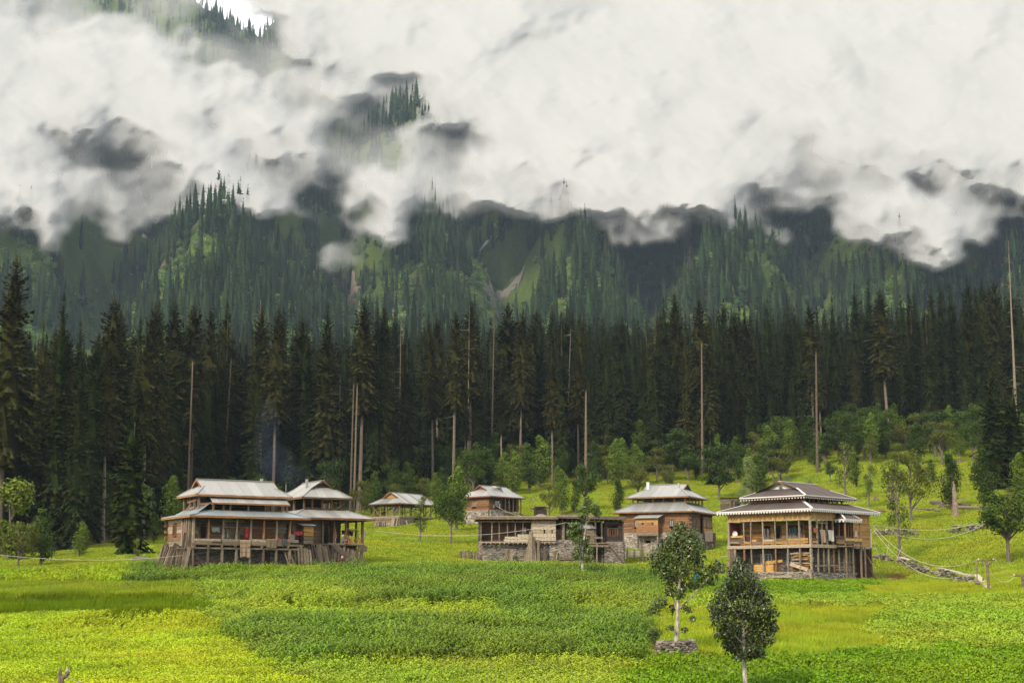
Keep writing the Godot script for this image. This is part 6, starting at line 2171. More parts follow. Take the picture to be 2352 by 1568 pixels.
# ---------------------------------------------------------------- the brown-roofed verandah house
func build_house_g():
	var h = house_at("g")
	var W := 9.0
	var L := 10.0
	# plinth of dry stone with a pale board on top; zero is the ground at the near corner
	stone_wall(h, "plinth", Vector2(-W, 0.1), Vector2(0.1, 0.1), -1.2, 0.72, [], 0.5, 0.75, 0.12)
	stone_wall(h, "plinth", Vector2(0.1, 0.1), Vector2(0.1, -6.9), -1.2, 0.7, [], 0.5, 0.7, 0.12)
	beam(h, "plinth_cap", Vector3(-W, 0.76, 0.2), Vector3(0.3, 0.76, 0.2), 0.4, 0.07, M.pale[0])
	bx(h, "lower_floor", Vector3(-W * 0.5, 0.66, -L * 0.5 + 0.8), Vector3(W - 0.4, 0.1, L - 1.9), M.mud)
	# lower storey: stone room set back behind the posts
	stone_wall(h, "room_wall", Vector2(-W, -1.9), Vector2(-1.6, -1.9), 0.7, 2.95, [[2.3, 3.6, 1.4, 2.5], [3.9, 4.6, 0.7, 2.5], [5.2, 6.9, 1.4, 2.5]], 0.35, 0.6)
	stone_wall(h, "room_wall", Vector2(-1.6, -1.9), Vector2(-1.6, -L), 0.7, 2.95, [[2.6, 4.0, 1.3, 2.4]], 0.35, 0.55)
	window_in(h, Vector2(-W, -1.75), Vector2(-1.6, -1.75), 2.3, 3.6, 1.4, 2.5, M.white, 3)
	window_in(h, Vector2(-W, -1.75), Vector2(-1.6, -1.75), 5.2, 6.9, 1.4, 2.5, M.white, 3)
	window_in(h, Vector2(-1.45, -1.9), Vector2(-1.45, -L), 2.6, 4.0, 1.3, 2.4, M.pale[0], 3)
	door_in(h, Vector2(-W, -1.75), Vector2(-1.6, -1.75), 3.9, 4.6, 0.7, 2.5, M.brown_up)
	stone_wall(h, "end_pier", Vector2(-W + 0.3, 0.15), Vector2(-W + 0.3, -1.9), 0.7, 2.95, [], 0.7, 0.8)
	bx(h, "rear_wall", Vector3(-W * 0.5, 2.4, -L), Vector3(W, 6.8, 0.25), M.brown[0])
	bx(h, "side_wall", Vector3(-W, 2.4, -L * 0.5 - 1.0), Vector3(0.25, 6.8, L - 2.0), M.brown[0])
	var px = [-8.9, -7.2, -6.4, -5.05, -3.7, -2.35, -1.05]
	var low := []
	for x in [-W + 0.75] + px:
		low.append([x, 0.12])
	for z in [-1.0, -1.9, -2.7, -3.6, -4.5, -5.4, -6.2, -6.8]:
		low.append([0.12, z])
	posts(h, "lower_post", low, 0.78, 2.98, [M.grey_up[3], M.pale_up[2], M.brown_up[3], M.grey_up[1]], 0.13)
	posts(h, "corner_post", [[0.1, 0.1]], 0.4, 2.98, [M.pale_up[2]], 0.18)
	# beams of the middle floor
	beam(h, "floor_beam", Vector3(-W - 0.1, 3.1, 0.16), Vector3(0.25, 3.1, 0.16), 0.2, 0.3, M.pale[0])
	beam(h, "floor_beam", Vector3(0.16, 3.1, 0.05), Vector3(0.16, 3.1, -4.0), 0.2, 0.3, M.pale[0])
	beam(h, "floor_beam", Vector3(0.16, 3.08, -4.0), Vector3(0.16, 3.08, -7.0), 0.2, 0.22, M.orange[0])
	beam(h, "floor_beam", Vector3(0.16, 3.08, -7.0), Vector3(0.16, 3.08, -L), 0.2, 0.22, M.pale[0])
	bx(h, "upper_floor", Vector3(-W * 0.5, 3.1, -L * 0.5), Vector3(W - 0.2, 0.16, L - 0.2), M.grey[1])
	# upper storey: boarded room behind an open gallery
	var cut = [[2.7, 3.5, 3.35, 4.9], [4.0, 4.75, 3.2, 5.0], [5.4, 7.1, 3.5, 4.9]]
	plank_wall(h, "room_wall", Vector2(-W, -1.7), Vector2(-1.7, -1.7), 3.18, 5.5, M.yellow + [M.orange[0], M.orange[1]], 0.24, cut, 0.08, 0.01)
	plank_wall(h, "room_wall", Vector2(-1.7, -1.7), Vector2(-1.7, -L), 3.18, 5.5, [M.brown[0], M.brown[2], M.orange[0]], 0.24, [[1.6, 2.8, 3.5, 4.8]], 0.08, 0.01)
	window_in(h, Vector2(-W, -1.64), Vector2(-1.7, -1.64), 2.7, 3.5, 3.35, 4.9, M.brown[0], 2)
	window_in(h, Vector2(-W, -1.64), Vector2(-1.7, -1.64), 5.4, 7.1, 3.5, 4.9, M.brown[0], 3)
	window_in(h, Vector2(-1.64, -1.7), Vector2(-1.64, -L), 1.6, 2.8, 3.5, 4.8, M.brown[0], 3)
	door_in(h, Vector2(-W, -1.64), Vector2(-1.7, -1.64), 4.0, 4.75, 3.2, 5.0, M.dark, true)
	bx(h, "room_partition", Vector3(-5.4, 4.2, -3.4), Vector3(2.2, 2.2, 0.08), M.grey[0])
	bx(h, "gallery_end", Vector3(-W + 0.05, 4.3, -0.9), Vector3(0.1, 2.3, 1.6), plain(lin(0.13, 0.012, 0.014), 0.8))
	var up := []
	for x in [-W] + px:
		up.append([x, 0.12])
	for z in [-0.95, -1.75, -2.6, -3.6]:
		up.append([0.12, z])
	posts(h, "upper_post", up, 3.2, 5.55, [M.pale_up[2], M.pale_up[0], M.grey_up[3]], 0.12)
	posts(h, "corner_post", [[0.1, 0.1]], 3.2, 5.6, [M.pale_up[0]], 0.18)
	posts(h, "upper_post", [[0.12, -4.6], [0.12, -5.5], [0.12, -6.2], [0.12, -6.6], [-0.8, -5.0], [-0.8, -5.9]], 3.2, 5.3, [M.brown_up[1], M.brown_up[3]], 0.13)
	var rail = part("railing", h)
	var rails = [[-W, -7.2, 3.55, M.grey], [-W, -7.2, 3.78, M.grey], [-W + 0.3, -7.3, 4.1, M.yellow], [-7.7, -6.5, 3.5, M.yellow], [-6.3, -5.2, 3.48, M.grey], [-6.3, -5.8, 3.7, M.yellow], [-5.0, -3.8, 3.45, M.yellow], [-5.0, -3.8, 3.68, M.pale], [-3.6, -2.45, 3.45, M.yellow], [-3.6, -2.45, 3.7, M.grey], [-2.3, -0.1, 3.45, M.yellow], [-2.3, -0.1, 3.7, M.yellow]]
	for e in rails:
		beam(rail, "plank", Vector3(e[0], e[2], 0.16), Vector3(e[1], e[2] + rr(-0.02, 0.02), 0.16), 0.04, rr(0.17, 0.23), any(e[3]))
	for e in [[-0.1, -0.9, 3.45], [-0.1, -0.9, 3.7], [-4.0, -6.6, 3.45], [-4.0, -6.6, 3.72], [-3.9, -6.7, 3.98]]:
		beam(rail, "plank", Vector3(0.18, e[2], e[0]), Vector3(0.18, e[2], e[1]), 0.04, rr(0.15, 0.22), any(M.grey + M.yellow))
	beam(rail, "plank", Vector3(0.2, 5.2, -0.8), Vector3(0.2, 5.2, -2.3), 0.05, 0.07, M.pale[2])
	# boarded frieze under the eaves
	board_wall(h, "frieze", Vector2(-W, 0.16), Vector2(0.12, 0.16), 5.55, 6.5, M.yellow_up, 0.2, [], 0.05)
	board_wall(h, "frieze", Vector2(0.16, 0.1), Vector2(0.16, -3.9), 5.55, 6.5, M.yellow_up, 0.2, [], 0.05)
	board_wall(h, "frieze", Vector2(0.16, -6.4), Vector2(0.16, -L), 5.35, 6.5, M.yellow_up, 0.2, [], 0.05)
	beam(h, "frieze_rail", Vector3(-W - 0.05, 5.5, 0.2), Vector3(0.2, 5.5, 0.2), 0.1, 0.09, M.pale[0])
	beam(h, "frieze_rail", Vector3(0.2, 5.5, 0.1), Vector3(0.2, 5.5, -3.9), 0.1, 0.09, M.pale[0])
	# boarded closet at the far end of the side
	plank_wall(h, "end_room_wall", Vector2(0.16, -7.0), Vector2(0.16, -L), 3.2, 5.4, M.yellow, 0.15, [[0.9, 1.05, 4.2, 4.5]], 0.06, 0.006)
	plank_wall(h, "end_room_wall", Vector2(-1.5, -7.0), Vector2(0.16, -7.0), 3.2, 5.4, M.brown, 0.2, [], 0.06)
	beam(h, "down_pipe", Vector3(0.3, 3.1, -L + 0.1), Vector3(0.3, 4.9, -L + 0.1), 0.07, 0.07, M.white)
	beam(h, "end_post", Vector3(0.2, -0.8, -L + 0.1), Vector3(0.2, 3.1, -L + 0.1), 0.2, 0.2, M.brown_up[2])
	beam(h, "end_post", Vector3(-0.8, -0.8, -L + 0.1), Vector3(-0.8, 3.1, -L + 0.1), 0.16, 0.16, M.brown_up[4])
	# stair at the end
	ladder(h, Vector3(1.5, -0.3, -8.2), Vector3(0.4, 3.0, -7.4), 0.6, Vector3(0.4, 0, -0.92), 11, M.dark)
	beam(h, "stair_rail", Vector3(1.9, 0.7, -8.2), Vector3(0.5, 3.7, -7.2), 0.05, 0.05, M.grey[3])
	# little roof over the balcony
	var lid = part("balcony_roof", h)
	var A = [Vector3(1.35, 5.55, -3.8), Vector3(1.35, 5.55, -6.7)]
	var B = [Vector3(0.15, 6.35, -4.6), Vector3(0.15, 6.35, -5.9)]
	sheets(lid, "roof_sheet", [A[0], A[1], B[1], B[0]], 0.7, M.tin_brown)
	sheets(lid, "roof_sheet", [Vector3(0.15, 5.55, -3.8), A[0], B[0]], 0.7, M.tin_brown)
	sheets(lid, "roof_sheet", [A[1], Vector3(0.15, 5.55, -6.7), B[1]], 0.7, M.tin_brown)
	beam(lid, "hip_cap", A[0] + Vector3(0, 0.06, 0), B[0] + Vector3(0, 0.06, 0), 0.16, 0.04, M.white)
	beam(lid, "hip_cap", A[1] + Vector3(0, 0.06, 0), B[1] + Vector3(0, 0.06, 0), 0.16, 0.04, M.white)
	scallops(lid, A[0], A[1])
	scallops(lid, Vector3(0.15, 5.55, -3.8), A[0])
	posts(h, "balcony_post", [[1.2, -4.0], [1.2, -6.5]], 3.2, 5.5, [M.brown_up[3]], 0.12)
	bx(h, "balcony_floor", Vector3(0.75, 3.12, -5.3), Vector3(1.2, 0.12, 3.0), M.grey[1])
	planks_between(h, "balcony_plank", [[Vector3(1.3, 3.45, -3.9), Vector3(1.3, 3.45, -6.6)], [Vector3(1.3, 3.72, -3.9), Vector3(1.3, 3.72, -6.6)], [Vector3(0.2, 3.6, -3.85), Vector3(1.3, 3.6, -3.85)]], M.grey + M.yellow, 0.2)
	posts(h, "stilt", [[1.2, -4.0], [1.2, -5.2], [1.2, -6.5], [1.2, -7.2]], -0.9, 3.1, [M.brown_up[2], M.grey_up[1]], 0.14)
	# main roofs
	var lo = [-W - 0.85, 0.85, -L - 0.85, 0.85]
	var ins = [-W + 1.5, -1.6, -L + 1.3, -1.5]
	var roof = part("lower_roof", h)
	var e = [Vector3(lo[0], 6.38, lo[3]), Vector3(lo[1], 6.38, lo[3]), Vector3(lo[1], 6.38, lo[2]), Vector3(lo[0], 6.38, lo[2])]
	var t = [Vector3(ins[0], 7.2, ins[3]), Vector3(ins[1], 7.2, ins[3]), Vector3(ins[1], 7.2, ins[2]), Vector3(ins[0], 7.2, ins[2])]
	for k in 4:
		var k2 = (k + 1) % 4
		sheets(roof, "roof_sheet", [e[k], e[k2], t[k2], t[k]], 0.8, M.tin_brown)
		beam(roof, "hip_cap", e[k] + Vector3(0, 0.07, 0), t[k] + Vector3(0, 0.07, 0), 0.26, 0.05, M.white)
		scallops(roof, e[k], e[k2])
	bx(roof, "soffit", Vector3(-W * 0.5, 6.46, -L * 0.5), Vector3(W + 0.3, 0.05, L + 0.3), M.brown[0])
	var lp := []
	for i in 9:
		lp.append([ins[1] + 0.1, ins[3] - i * 0.8])
	posts(h, "loft_post", lp, 6.9, 7.72, [M.grey_up[3], M.brown_up[1]], 0.13)
	plank_wall(h, "loft_wall", Vector2(ins[0], ins[3]), Vector2(-4.2, ins[3]), 6.9, 7.68, [M.brown[0], M.brown[2], M.grey[2], M.brown[3]], 0.2)
	beam(h, "loft_brace", Vector3(-4.6, 7.5, ins[3] + 0.05), Vector3(-1.8, 7.25, ins[3] + 0.05), 0.06, 0.16, M.brown[3])
	posts(h, "loft_post", [[-1.75, ins[3]], [-3.9, ins[3]]], 6.9, 7.75, [M.brown_up[3]], 0.16)
	bx(h, "loft_back", Vector3(-4.5, 7.3, -4.8), Vector3(5.0, 1.0, 0.1), M.grey[0])
	var uo = [-W + 0.75, -0.85, -L + 0.5, -0.75]
	var top = gablet_roof(h, "upper_roof", uo, 7.72, 9.2, 8.5, false, 1.55, M.tin_brown, M.brown, [M.white], 0.8, M.white)
	var ue = [Vector3(uo[0], 7.72, uo[3]), Vector3(uo[1], 7.72, uo[3]), Vector3(uo[1], 7.72, uo[2]), Vector3(uo[0], 7.72, uo[2])]
	for k in 4:
		scallops(top, ue[k], ue[(k + 1) % 4])
	# fretwork wheel on the gable
	var gz = uo[3] - 1.5
	var gx = (uo[0] + uo[1]) * 0.5
	for k in 8:
		var a = PI * k / 8.0
		beam(top, "gable_fret", Vector3(gx - cos(a) * 0.2, 8.72 - sin(a) * 0.2, gz + 0.04), Vector3(gx + cos(a) * 0.2, 8.72 + sin(a) * 0.2, gz + 0.04), 0.02, 0.035, M.iron)
	# things kept under the house
	var pile = part("firewood_stack", h)
	for i in 40:
		var y = 0.8 + rr(0, 1.7)
		beam(pile, "split_log", Vector3(-2.2 + rr(-0.2, 0.2), y, -0.5 + rr(-0.4, 0.3)), Vector3(-0.4 + rr(-0.3, 0.3), y + rr(-0.12, 0.12), -0.4 + rr(-0.4, 0.2)), rr(0.1, 0.16), rr(0.08, 0.14), any(M.yellow + M.pale + M.brown))
	beam(pile, "split_log", Vector3(-2.1, 1.5, 0.15), Vector3(-0.3, 0.95, 0.1), 0.14, 0.3, M.pale[1])
	bx(h, "plank_box", Vector3(-5.3, 1.12, -0.4), Vector3(2.2, 0.7, 0.5), M.yellow[3])
	beam(h, "loose_plank", Vector3(-5.4, 1.62, -0.2), Vector3(-3.2, 1.8, -0.2), 0.04, 0.24, M.yellow[1])
	planks_between(h, "fence_rail", [[Vector3(0.3, 1.3, -0.2), Vector3(0.3, 1.4, -4.0)], [Vector3(0.3, 1.65, -4.2), Vector3(0.3, 1.62, -6.6)], [Vector3(0.05, 1.25, -4.0), Vector3(0.05, 1.25, -6.8)], [Vector3(0.05, 1.0, -4.0), Vector3(0.05, 1.0, -6.8)]], [M.grey[3], M.brown[3], M.pale[2]], 0.12)
	beam(h, "split_log", Vector3(0.35, -0.5, 0.5), Vector3(0.1, 1.0, 0.35), 0.2, 0.22, M.pale_up[2])
	planks_between(h, "fence_rail", [[Vector3(-4.0, 0.35, 0.75), Vector3(-1.6, 0.38, 0.75)], [Vector3(-7.2, 0.25, 0.8), Vector3(-3.6, 0.1, 0.8)], [Vector3(-6.0, -0.1, 0.85), Vector3(-1.6, -0.15, 0.85)]], [M.pale[2], M.yellow[3], M.orange[1]], 0.2)

# white scalloped edging hung from an eave
var scallop_mesh: ArrayMesh

func scallops(roof, a: Vector3, b: Vector3):
	var trim = part("scalloped_trim", roof)
	if scallop_mesh == null:
		var s := Shape.new()
		var pts := PackedVector3Array([Vector3(-0.5, 0, 0)])
		for k in range(1, 8):
			pts.append(Vector3(-0.5 + k / 8.0, -sin(PI * k / 8.0) * 0.75, 0))
		pts.append(Vector3(0.5, 0, 0))
		s.prism(pts, Vector3(0, 0, 0.02), Color.WHITE)
		scallop_mesh = s.mesh()
	var d = b - a
	var n = int(d.length() / 0.31)
	beam(trim, "edge_board", a + Vector3(0, 0.01, 0), b + Vector3(0, 0.01, 0), 0.05, 0.1, M.white)
	for i in n:
		var o = mesh_node("scallop", scallop_mesh, M.white, trim)
		var x = d / n
		o.transform = Transform3D(Basis(x, Vector3(0, 0.31, 0), d.normalized().cross(Vector3.UP)), a + d * ((i + 0.5) / n) + Vector3(0, -0.03, 0))

# ---------------------------------------------------------------- small buildings
func build_small_buildings():
	# flat-roofed hut on the slope behind the brown-roofed house
	var g = ground_at(1678, 1172)
	var h = thing("hut", "small flat-roofed log hut with a turf roof behind the brown-roofed house", "hut", g, deg_to_rad(-20))
	plank_wall(h, "log_wall", Vector2(-1.35, 0.9), Vector2(1.35, 0.9), -0.6, 1.9, M.grey + M.dark, 0.28, [[1.6, 2.2, -0.6, 1.4]], 0.16)
	plank_wall(h, "log_wall", Vector2(1.35, 0.9), Vector2(1.35, -1.2), -0.6, 1.9, M.dark, 0.28, [], 0.16)
	plank_wall(h, "log_wall", Vector2(-1.35, -1.2), Vector2(-1.35, 0.9), -0.6, 1.9, M.grey, 0.28, [], 0.16)
	bx(h, "rear_wall", Vector3(0, 0.7, -1.2), Vector3(2.7, 2.6, 0.14), M.dark[1])
	door_in(h, Vector2(-1.35, 0.95), Vector2(1.35, 0.95), 1.6, 2.2, -0.3, 1.4, M.dark)
	bx(h, "turf_roof", Vector3(0, 2.05, -0.15), Vector3(3.3, 0.18, 2.9), M.turf)
	for i in 8:
		beam(h, "rafter_end", Vector3(-1.4 + i * 0.4, 1.9, 1.25), Vector3(-1.4 + i * 0.4, 1.9, -1.4), 0.1, 0.1, any(M.grey))
	# little open shelter beside the great fir
	var s = thing("shelter", "tiny slab-roofed shelter beside the great fir's foot", "shelter", ground_at(2305, 1122), deg_to_rad(10))
	posts(s, "post", [[-0.7, 0.4], [0.7, 0.4], [-0.7, -0.6], [0.7, -0.6]], -0.4, 1.3, M.dark, 0.14)
	bx(s, "back_panel", Vector3(0, 0.6, -0.6), Vector3(1.4, 1.2, 0.08), M.dark[0])
	for i in 5:
		beam(s, "roof_slab", Vector3(-1.3, 1.36 + rr(0, 0.08), -0.8 + i * 0.4), Vector3(1.5, 1.42 + rr(0, 0.08), -0.8 + i * 0.4), 0.36, 0.05, any(M.grey))

# ---------------------------------------------------------------- walls, fences, poles, logs
var stone_kinds := []

func make_stones():
	for k in 7:
		var r := RandomNumberGenerator.new()
		r.seed = 40 + k
		var s := Shape.new()
		# a lumpy slab: two rings of seven corners with flat top and bottom
		var top := []
		var mid := []
		var low := []
		for i in 7:
			var a = TAU * i / 7.0 + r.randf_range(-0.25, 0.25)
			var q = Vector3(cos(a) * 0.5, 0, sin(a) * 0.5) * r.randf_range(0.8, 1.12)
			top.append(q * 0.8 + Vector3(0, r.randf_range(0.34, 0.5), 0))
			mid.append(q * 1.04 + Vector3(0, r.randf_range(-0.1, 0.1), 0))
			low.append(q * 0.85 + Vector3(0, r.randf_range(-0.5, -0.36), 0))
		for i in 7:
			var j = (i + 1) % 7
			s.quad(low[i], mid[i], mid[j], low[j], Color.WHITE)
			s.quad(mid[i], top[i], top[j], mid[j], Color.WHITE)
			if i > 0 and i < 6:
				s.tri(top[0], top[j], top[i], Color.WHITE)
				s.tri(low[0], low[i], low[j], Color.WHITE)
		stone_kinds.append(s.mesh())

func stone(parent, at: Vector3, size: Vector3):
	var o = mesh_node("stone", stone_kinds[rng.randi() % 7], any(M.stone), parent)
	o.transform = Transform3D(Basis.from_euler(Vector3(rr(-0.25, 0.25), rr(0, TAU), rr(-0.25, 0.25))) * Basis.from_scale(size), at)
	return o

func dry_wall(called, label, line: Array, hgt, wide, n):
	# stones heaped along a line of places on the ground
	var mid = line[line.size() / 2]
	var w = thing(called, label, "wall", mid)
	for i in n:
		var t = rng.randf() * (line.size() - 1)
		var k = mini(int(t), line.size() - 2)
		var p: Vector3 = line[k].lerp(line[k + 1], t - k)
		var across = (line[k + 1] - line[k]).cross(Vector3.UP).normalized()
		var q = rng.randf()
		p += across * rr(-wide, wide) * (1.0 - q * 0.5)
		p.y = height(p.x, -p.z) + q * hgt * rr(0.6, 1.1)
		var l = rr(0.22, 0.6)
		stone(w, p - mid, Vector3(l, rr(0.09, 0.22), l * rr(0.5, 0.9)))
	return w

func along(pairs: Array) -> Array:
	var out := []
	for p in pairs:
		out.append(ground_at(p[0], p[1]))
	return out

func cable(called, label, a: Vector3, b: Vector3, sag, radius := 0.02, mat = null):
	var s := Shape.new()
	var pts := []
	var rad := []
	for i in 17:
		var t = i / 16.0
		pts.append(a.lerp(b, t) - a + Vector3(0, -sag * 4.0 * t * (1.0 - t), 0))
		rad.append(radius)
	s.tube(pts, rad, 4, Color.WHITE)
	var o = mesh_node(called, s.mesh(), mat if mat else M.wire)
	o.position = a
	meta(o, label, "wire")
	return o

func rough_post(parent, called, a: Vector3, b: Vector3, r0, r1, col: Color, seed_):
	var r := RandomNumberGenerator.new()
	r.seed = seed_
	var s := Shape.new()
	var pts := []
	var rad := []
	for i in 6:
		var t = i / 5.0
		pts.append(a.lerp(b, t) + Vector3(r.randf_range(-0.2, 0.2), 0, r.randf_range(-0.2, 0.2)) * r0)
		rad.append(lerpf(r0, r1, t) * r.randf_range(0.9, 1.1))
	s.tube(pts, rad, 7, col)
	return mesh_node(called, s.mesh(), M.bark, parent)

func pole(label, u, v_foot, v_top) -> Vector3:
	var g = ground_at(u, v_foot)
	var top = pt(u, v_top, -g.z)
	var o = thing("power_pole", label, "pole", g, 0.0)
	rough_post(o, "post", Vector3(0, -0.5, 0), Vector3(rr(-0.15, 0.05), top.y - g.y, 0), 0.12, 0.09, Color(0.2, 0.15, 0.1), 3)
	beam(o, "crossarm", Vector3(-0.75, top.y - g.y - 0.15, 0), Vector3(0.6, top.y - g.y - 0.12, 0), 0.08, 0.1, M.grey[2])
	beam(o, "strut", Vector3(0.35, top.y - g.y - 0.2, 0), Vector3(0.02, top.y - g.y - 0.6, 0), 0.05, 0.06, M.grey[2])
	for x in [-0.65, 0.5]:
		bx(o, "insulator", Vector3(x, top.y - g.y - 0.04, 0), Vector3(0.07, 0.12, 0.07), M.white)
	return top

func log_at(label, u0, v0, u1, v1, radius, col := Color(0.2, 0.15, 0.1)):
	var a = ground_at(u0, v0) + Vector3(0, radius * 0.7, 0)
	var b = ground_at(u1, v1) + Vector3(0, radius * 0.7, 0)
	var o = thing("fallen_log", label, "log", a)
	rough_post(o, "trunk", Vector3.ZERO, b - a, radius, radius * 0.75, col, int(u0))
	var s := Shape.new()
	s.tube([(a - b).normalized() * 0.02, (a - b).normalized() * -0.01], [radius * 0.9, radius * 0.9], 8, Color(0.42, 0.33, 0.22))
	mesh_node("cut_end", s.mesh(), M.bark, o)

func stump(label, u, v, hgt, radius, seed_):
	var g = ground_at(u, v)
	var r := RandomNumberGenerator.new()
	r.seed = seed_
	var o = thing("tree_stump", label, "stump", g, 0.0, "old stumps on the pasture")
	var s := Shape.new()
	var n := 9
	var low := []
	var mid := []
	var top := []
	for i in n:
		var a = TAU * i / n
		var root = 1.0 + (0.9 if i % 2 == 0 else 0.1) * r.randf_range(0.6, 1.0)
		low.append(Vector3(cos(a), 0, sin(a)) * radius * root * 1.1 + Vector3(0, -0.2, 0))
		mid.append(Vector3(cos(a), 0, sin(a)) * radius * 0.95 + Vector3(0, hgt * 0.4, 0))
		top.append(Vector3(cos(a), 0, sin(a)) * radius * 0.6 + Vector3(0, hgt * r.randf_range(0.6, 1.1), 0))
	for i in n:
		var j = (i + 1) % n
		var c = Color(0.2, 0.15, 0.11) * r.randf_range(0.6, 1.3)
		s.quad(low[i], mid[i], mid[j], low[j], c)
		s.quad(mid[i], top[i], top[j], mid[j], c)
		s.tri(top[i], Vector3(0, hgt * 0.55, 0), top[j], c)
	mesh_node("stump_wood", s.mesh(), M.bark, o)

func build_walls_and_poles():
	make_stones()
	dry_wall("stone_wall", "tumbled stone wall with pale slabs running down to the power pole", along([[2068, 1290], [2084, 1300], [2108, 1310], [2135, 1318], [2165, 1326], [2195, 1334], [2225, 1342], [2258, 1352]]), 0.75, 0.5, 210)
	dry_wall("stone_wall", "low dry-stone wall beside the tall poplar across the pasture", along([[2012, 1229], [2040, 1229], [2070, 1230], [2110, 1230]]), 0.75, 0.3, 120)
	dry_wall("stone_wall", "short stub of stone wall beside the heaped slabs behind the brown-roofed house", along([[2010, 1282], [2030, 1286], [2050, 1290]]), 0.6, 0.5, 60)
	dry_wall("stone_wall", "line of scattered stones low on the upper pasture", along([[2060, 1166], [2090, 1166], [2120, 1171], [2160, 1175]]), 0.25, 0.4, 60)
	var heap = thing("stone_pile", "dark block-shaped pile of stones on the pasture", "pile", ground_at(2213, 1222))
	for i in 46:
		stone(heap, Vector3(rr(-1.3, 1.4), rr(0.0, 0.8), rr(-0.6, 0.6)), Vector3(rr(0.3, 0.7), rr(0.15, 0.25), rr(0.3, 0.6)))
	var heap2 = thing("stone_pile", "small round pile of stones near the spreading walnut", "pile", ground_at(2262, 1216))
	for i in 24:
		stone(heap2, Vector3(rr(-0.7, 0.7), rr(0.0, 0.6), rr(-0.4, 0.4)), Vector3(rr(0.3, 0.5), rr(0.15, 0.25), rr(0.3, 0.5)))
	# slabs laid along the tumbled wall
	for e in [[2158, 1322, 2205, 1334, "long bleached slab lying on the tumbled wall"], [2204, 1336, 2232, 1341, "short bleached slab at the wall's lower end"], [2244, 1340, 2270, 1352, "pale plank slanting to the power pole's foot"], [2070, 1296, 2092, 1302, "pale flat slab at the wall's upper end"]]:
		var a = ground_at(e[0], e[1]) + Vector3(0, 0.72, 0.1)
		var b = ground_at(e[2], e[3]) + Vector3(0, 0.7 if e[2] < 2250 else 0.1, 0.1)
		var o = thing("timber_slab", e[4], "slab", a)
		beam(o, "slab_wood", Vector3.ZERO, b - a, 0.45, 0.1, M.pale[3])
	# poles and their wires
	var p0 = pole("leaning grey power pole with a crossarm beside the tumbled wall", 2272, 1357, 1283)
	var p1 = pole("second power pole with a dark crossarm beyond the pasture crops", 2351, 1352, 1318)
	var gable = frames.g.at + Basis(Vector3.UP, frames.g.turn) * Vector3(0.4, 5.3, -10.0)
	cable("power_wire", "upper wire sagging from the brown-roofed house to the leaning pole", gable, p0 + Vector3(-0.65, 0, 0), 1.9, 0.018)
	cable("power_wire", "lower wire sagging from the brown-roofed house to the leaning pole", gable + Vector3(0, -0.3, 0), p0 + Vector3(0.5, 0, 0), 2.9, 0.018)
	cable("power_wire", "upper wire between the two power poles", p0 + Vector3(0.5, 0, 0), p1 + Vector3(-0.6, -0.1, 0), 0.5, 0.018)
	cable("power_wire", "lower wire between the two power poles", p0 + Vector3(-0.6, 0, 0), p1 + Vector3(-0.6, -0.15, 0), 1.0, 0.018)
	cable("power_wire", "wire running level across the pasture past the poplar", gable, pt(2280, 1190, 160), 0.9, 0.02)
	cable("power_wire", "second wire running level across the pasture past the poplar", gable + Vector3(0, -0.25, 0), pt(2280, 1193, 160), 1.6, 0.02)
	cable("clothes_line", "thin wire strung across the field's edge to the slab-stacked gable", pt(-40, 1270, 112), pt(590 / 1.0 - 10, 1250, 124), 0.9, 0.016)
	cable("power_wire", "long wire from the pavilion's lawn to the pale plank bay", pt(862, 1219, 150), pt(1300, 1200, 154), 0.9, 0.02)
	cable("power_wire", "wire from the pale plank bay to the ladder end of the flat roof", pt(1300, 1200, 154.5), pt(1452, 1212, 172), 0.3, 0.02)
	cable("power_wire", "wire sloping from the lean-to closet down to the plank fence", pt(1336, 1208, 152), pt(1490, 1259, 168), 0.8, 0.024)
	cable("power_wire", "wire from the log house's verandah to the smoke vent", pt(1142, 1163, 208), pt(1245, 1188, 170), 0.5, 0.018)
	cable("clothes_line", "pale line slung between the hall house slab and the brown house's pier", pt(1655, 1278, 150), pt(1690, 1263, 139), 0.25, 0.03)
	var stick = thing("fence_post", "thin crooked post at the tumbled wall's lower end", "post", ground_at(2246, 1348))
	rough_post(stick, "stem", Vector3(0, -0.3, 0), Vector3(0.05, 2.0, 0), 0.05, 0.04, Color(0.25, 0.2, 0.14), 9)
	# poles and roots heaped by the poplar's foot
	var tangle = thing("pole_heap", "heap of bleached poles and roots at the poplar's foot", "heap", ground_at(2056, 1292))
	for e in [[-0.9, 0.0, -0.6, 2.6], [-1.4, 0.0, -2.4, 3.9], [0.3, 0.0, 1.3, 1.8], [-0.2, 0.1, -1.1, 1.5], [0.0, 0.0, 0.9, 2.4], [-2.6, 0.0, -2.5, 2.5]]:
		rough_post(tangle, "dead_pole", Vector3(e[0], -0.2, rr(-0.3, 0.3)), Vector3(e[2], e[3] * 0.75, rr(-0.5, 0.2)), 0.07, 0.04, any([Color(0.4, 0.33, 0.24), Color(0.2, 0.15, 0.1), Color(0.5, 0.44, 0.34)]), int(e[3] * 10))
	# plank fences
	var fence = thing("plank_fence", "grey upright plank fence below the long flat-roofed house", "fence", ground_at(1100, 1284))
	var fa = ground_at(1056, 1284) - fence.position
	var fb = ground_at(1142, 1283) - fence.position
	for i in 27:
		var q = fa.lerp(fb, i / 26.0)
		q.y = height(fence.position.x + q.x, -(fence.position.z + q.z)) - fence.position.y
		bx(fence, "plank", q + Vector3(0, 0.38, 0), Vector3(0.14, rr(0.85, 1.1), 0.04), any(M.grey_up), Vector3(rr(-0.06, 0.06), rr(-0.1, 0.1), rr(-0.06, 0.06)))
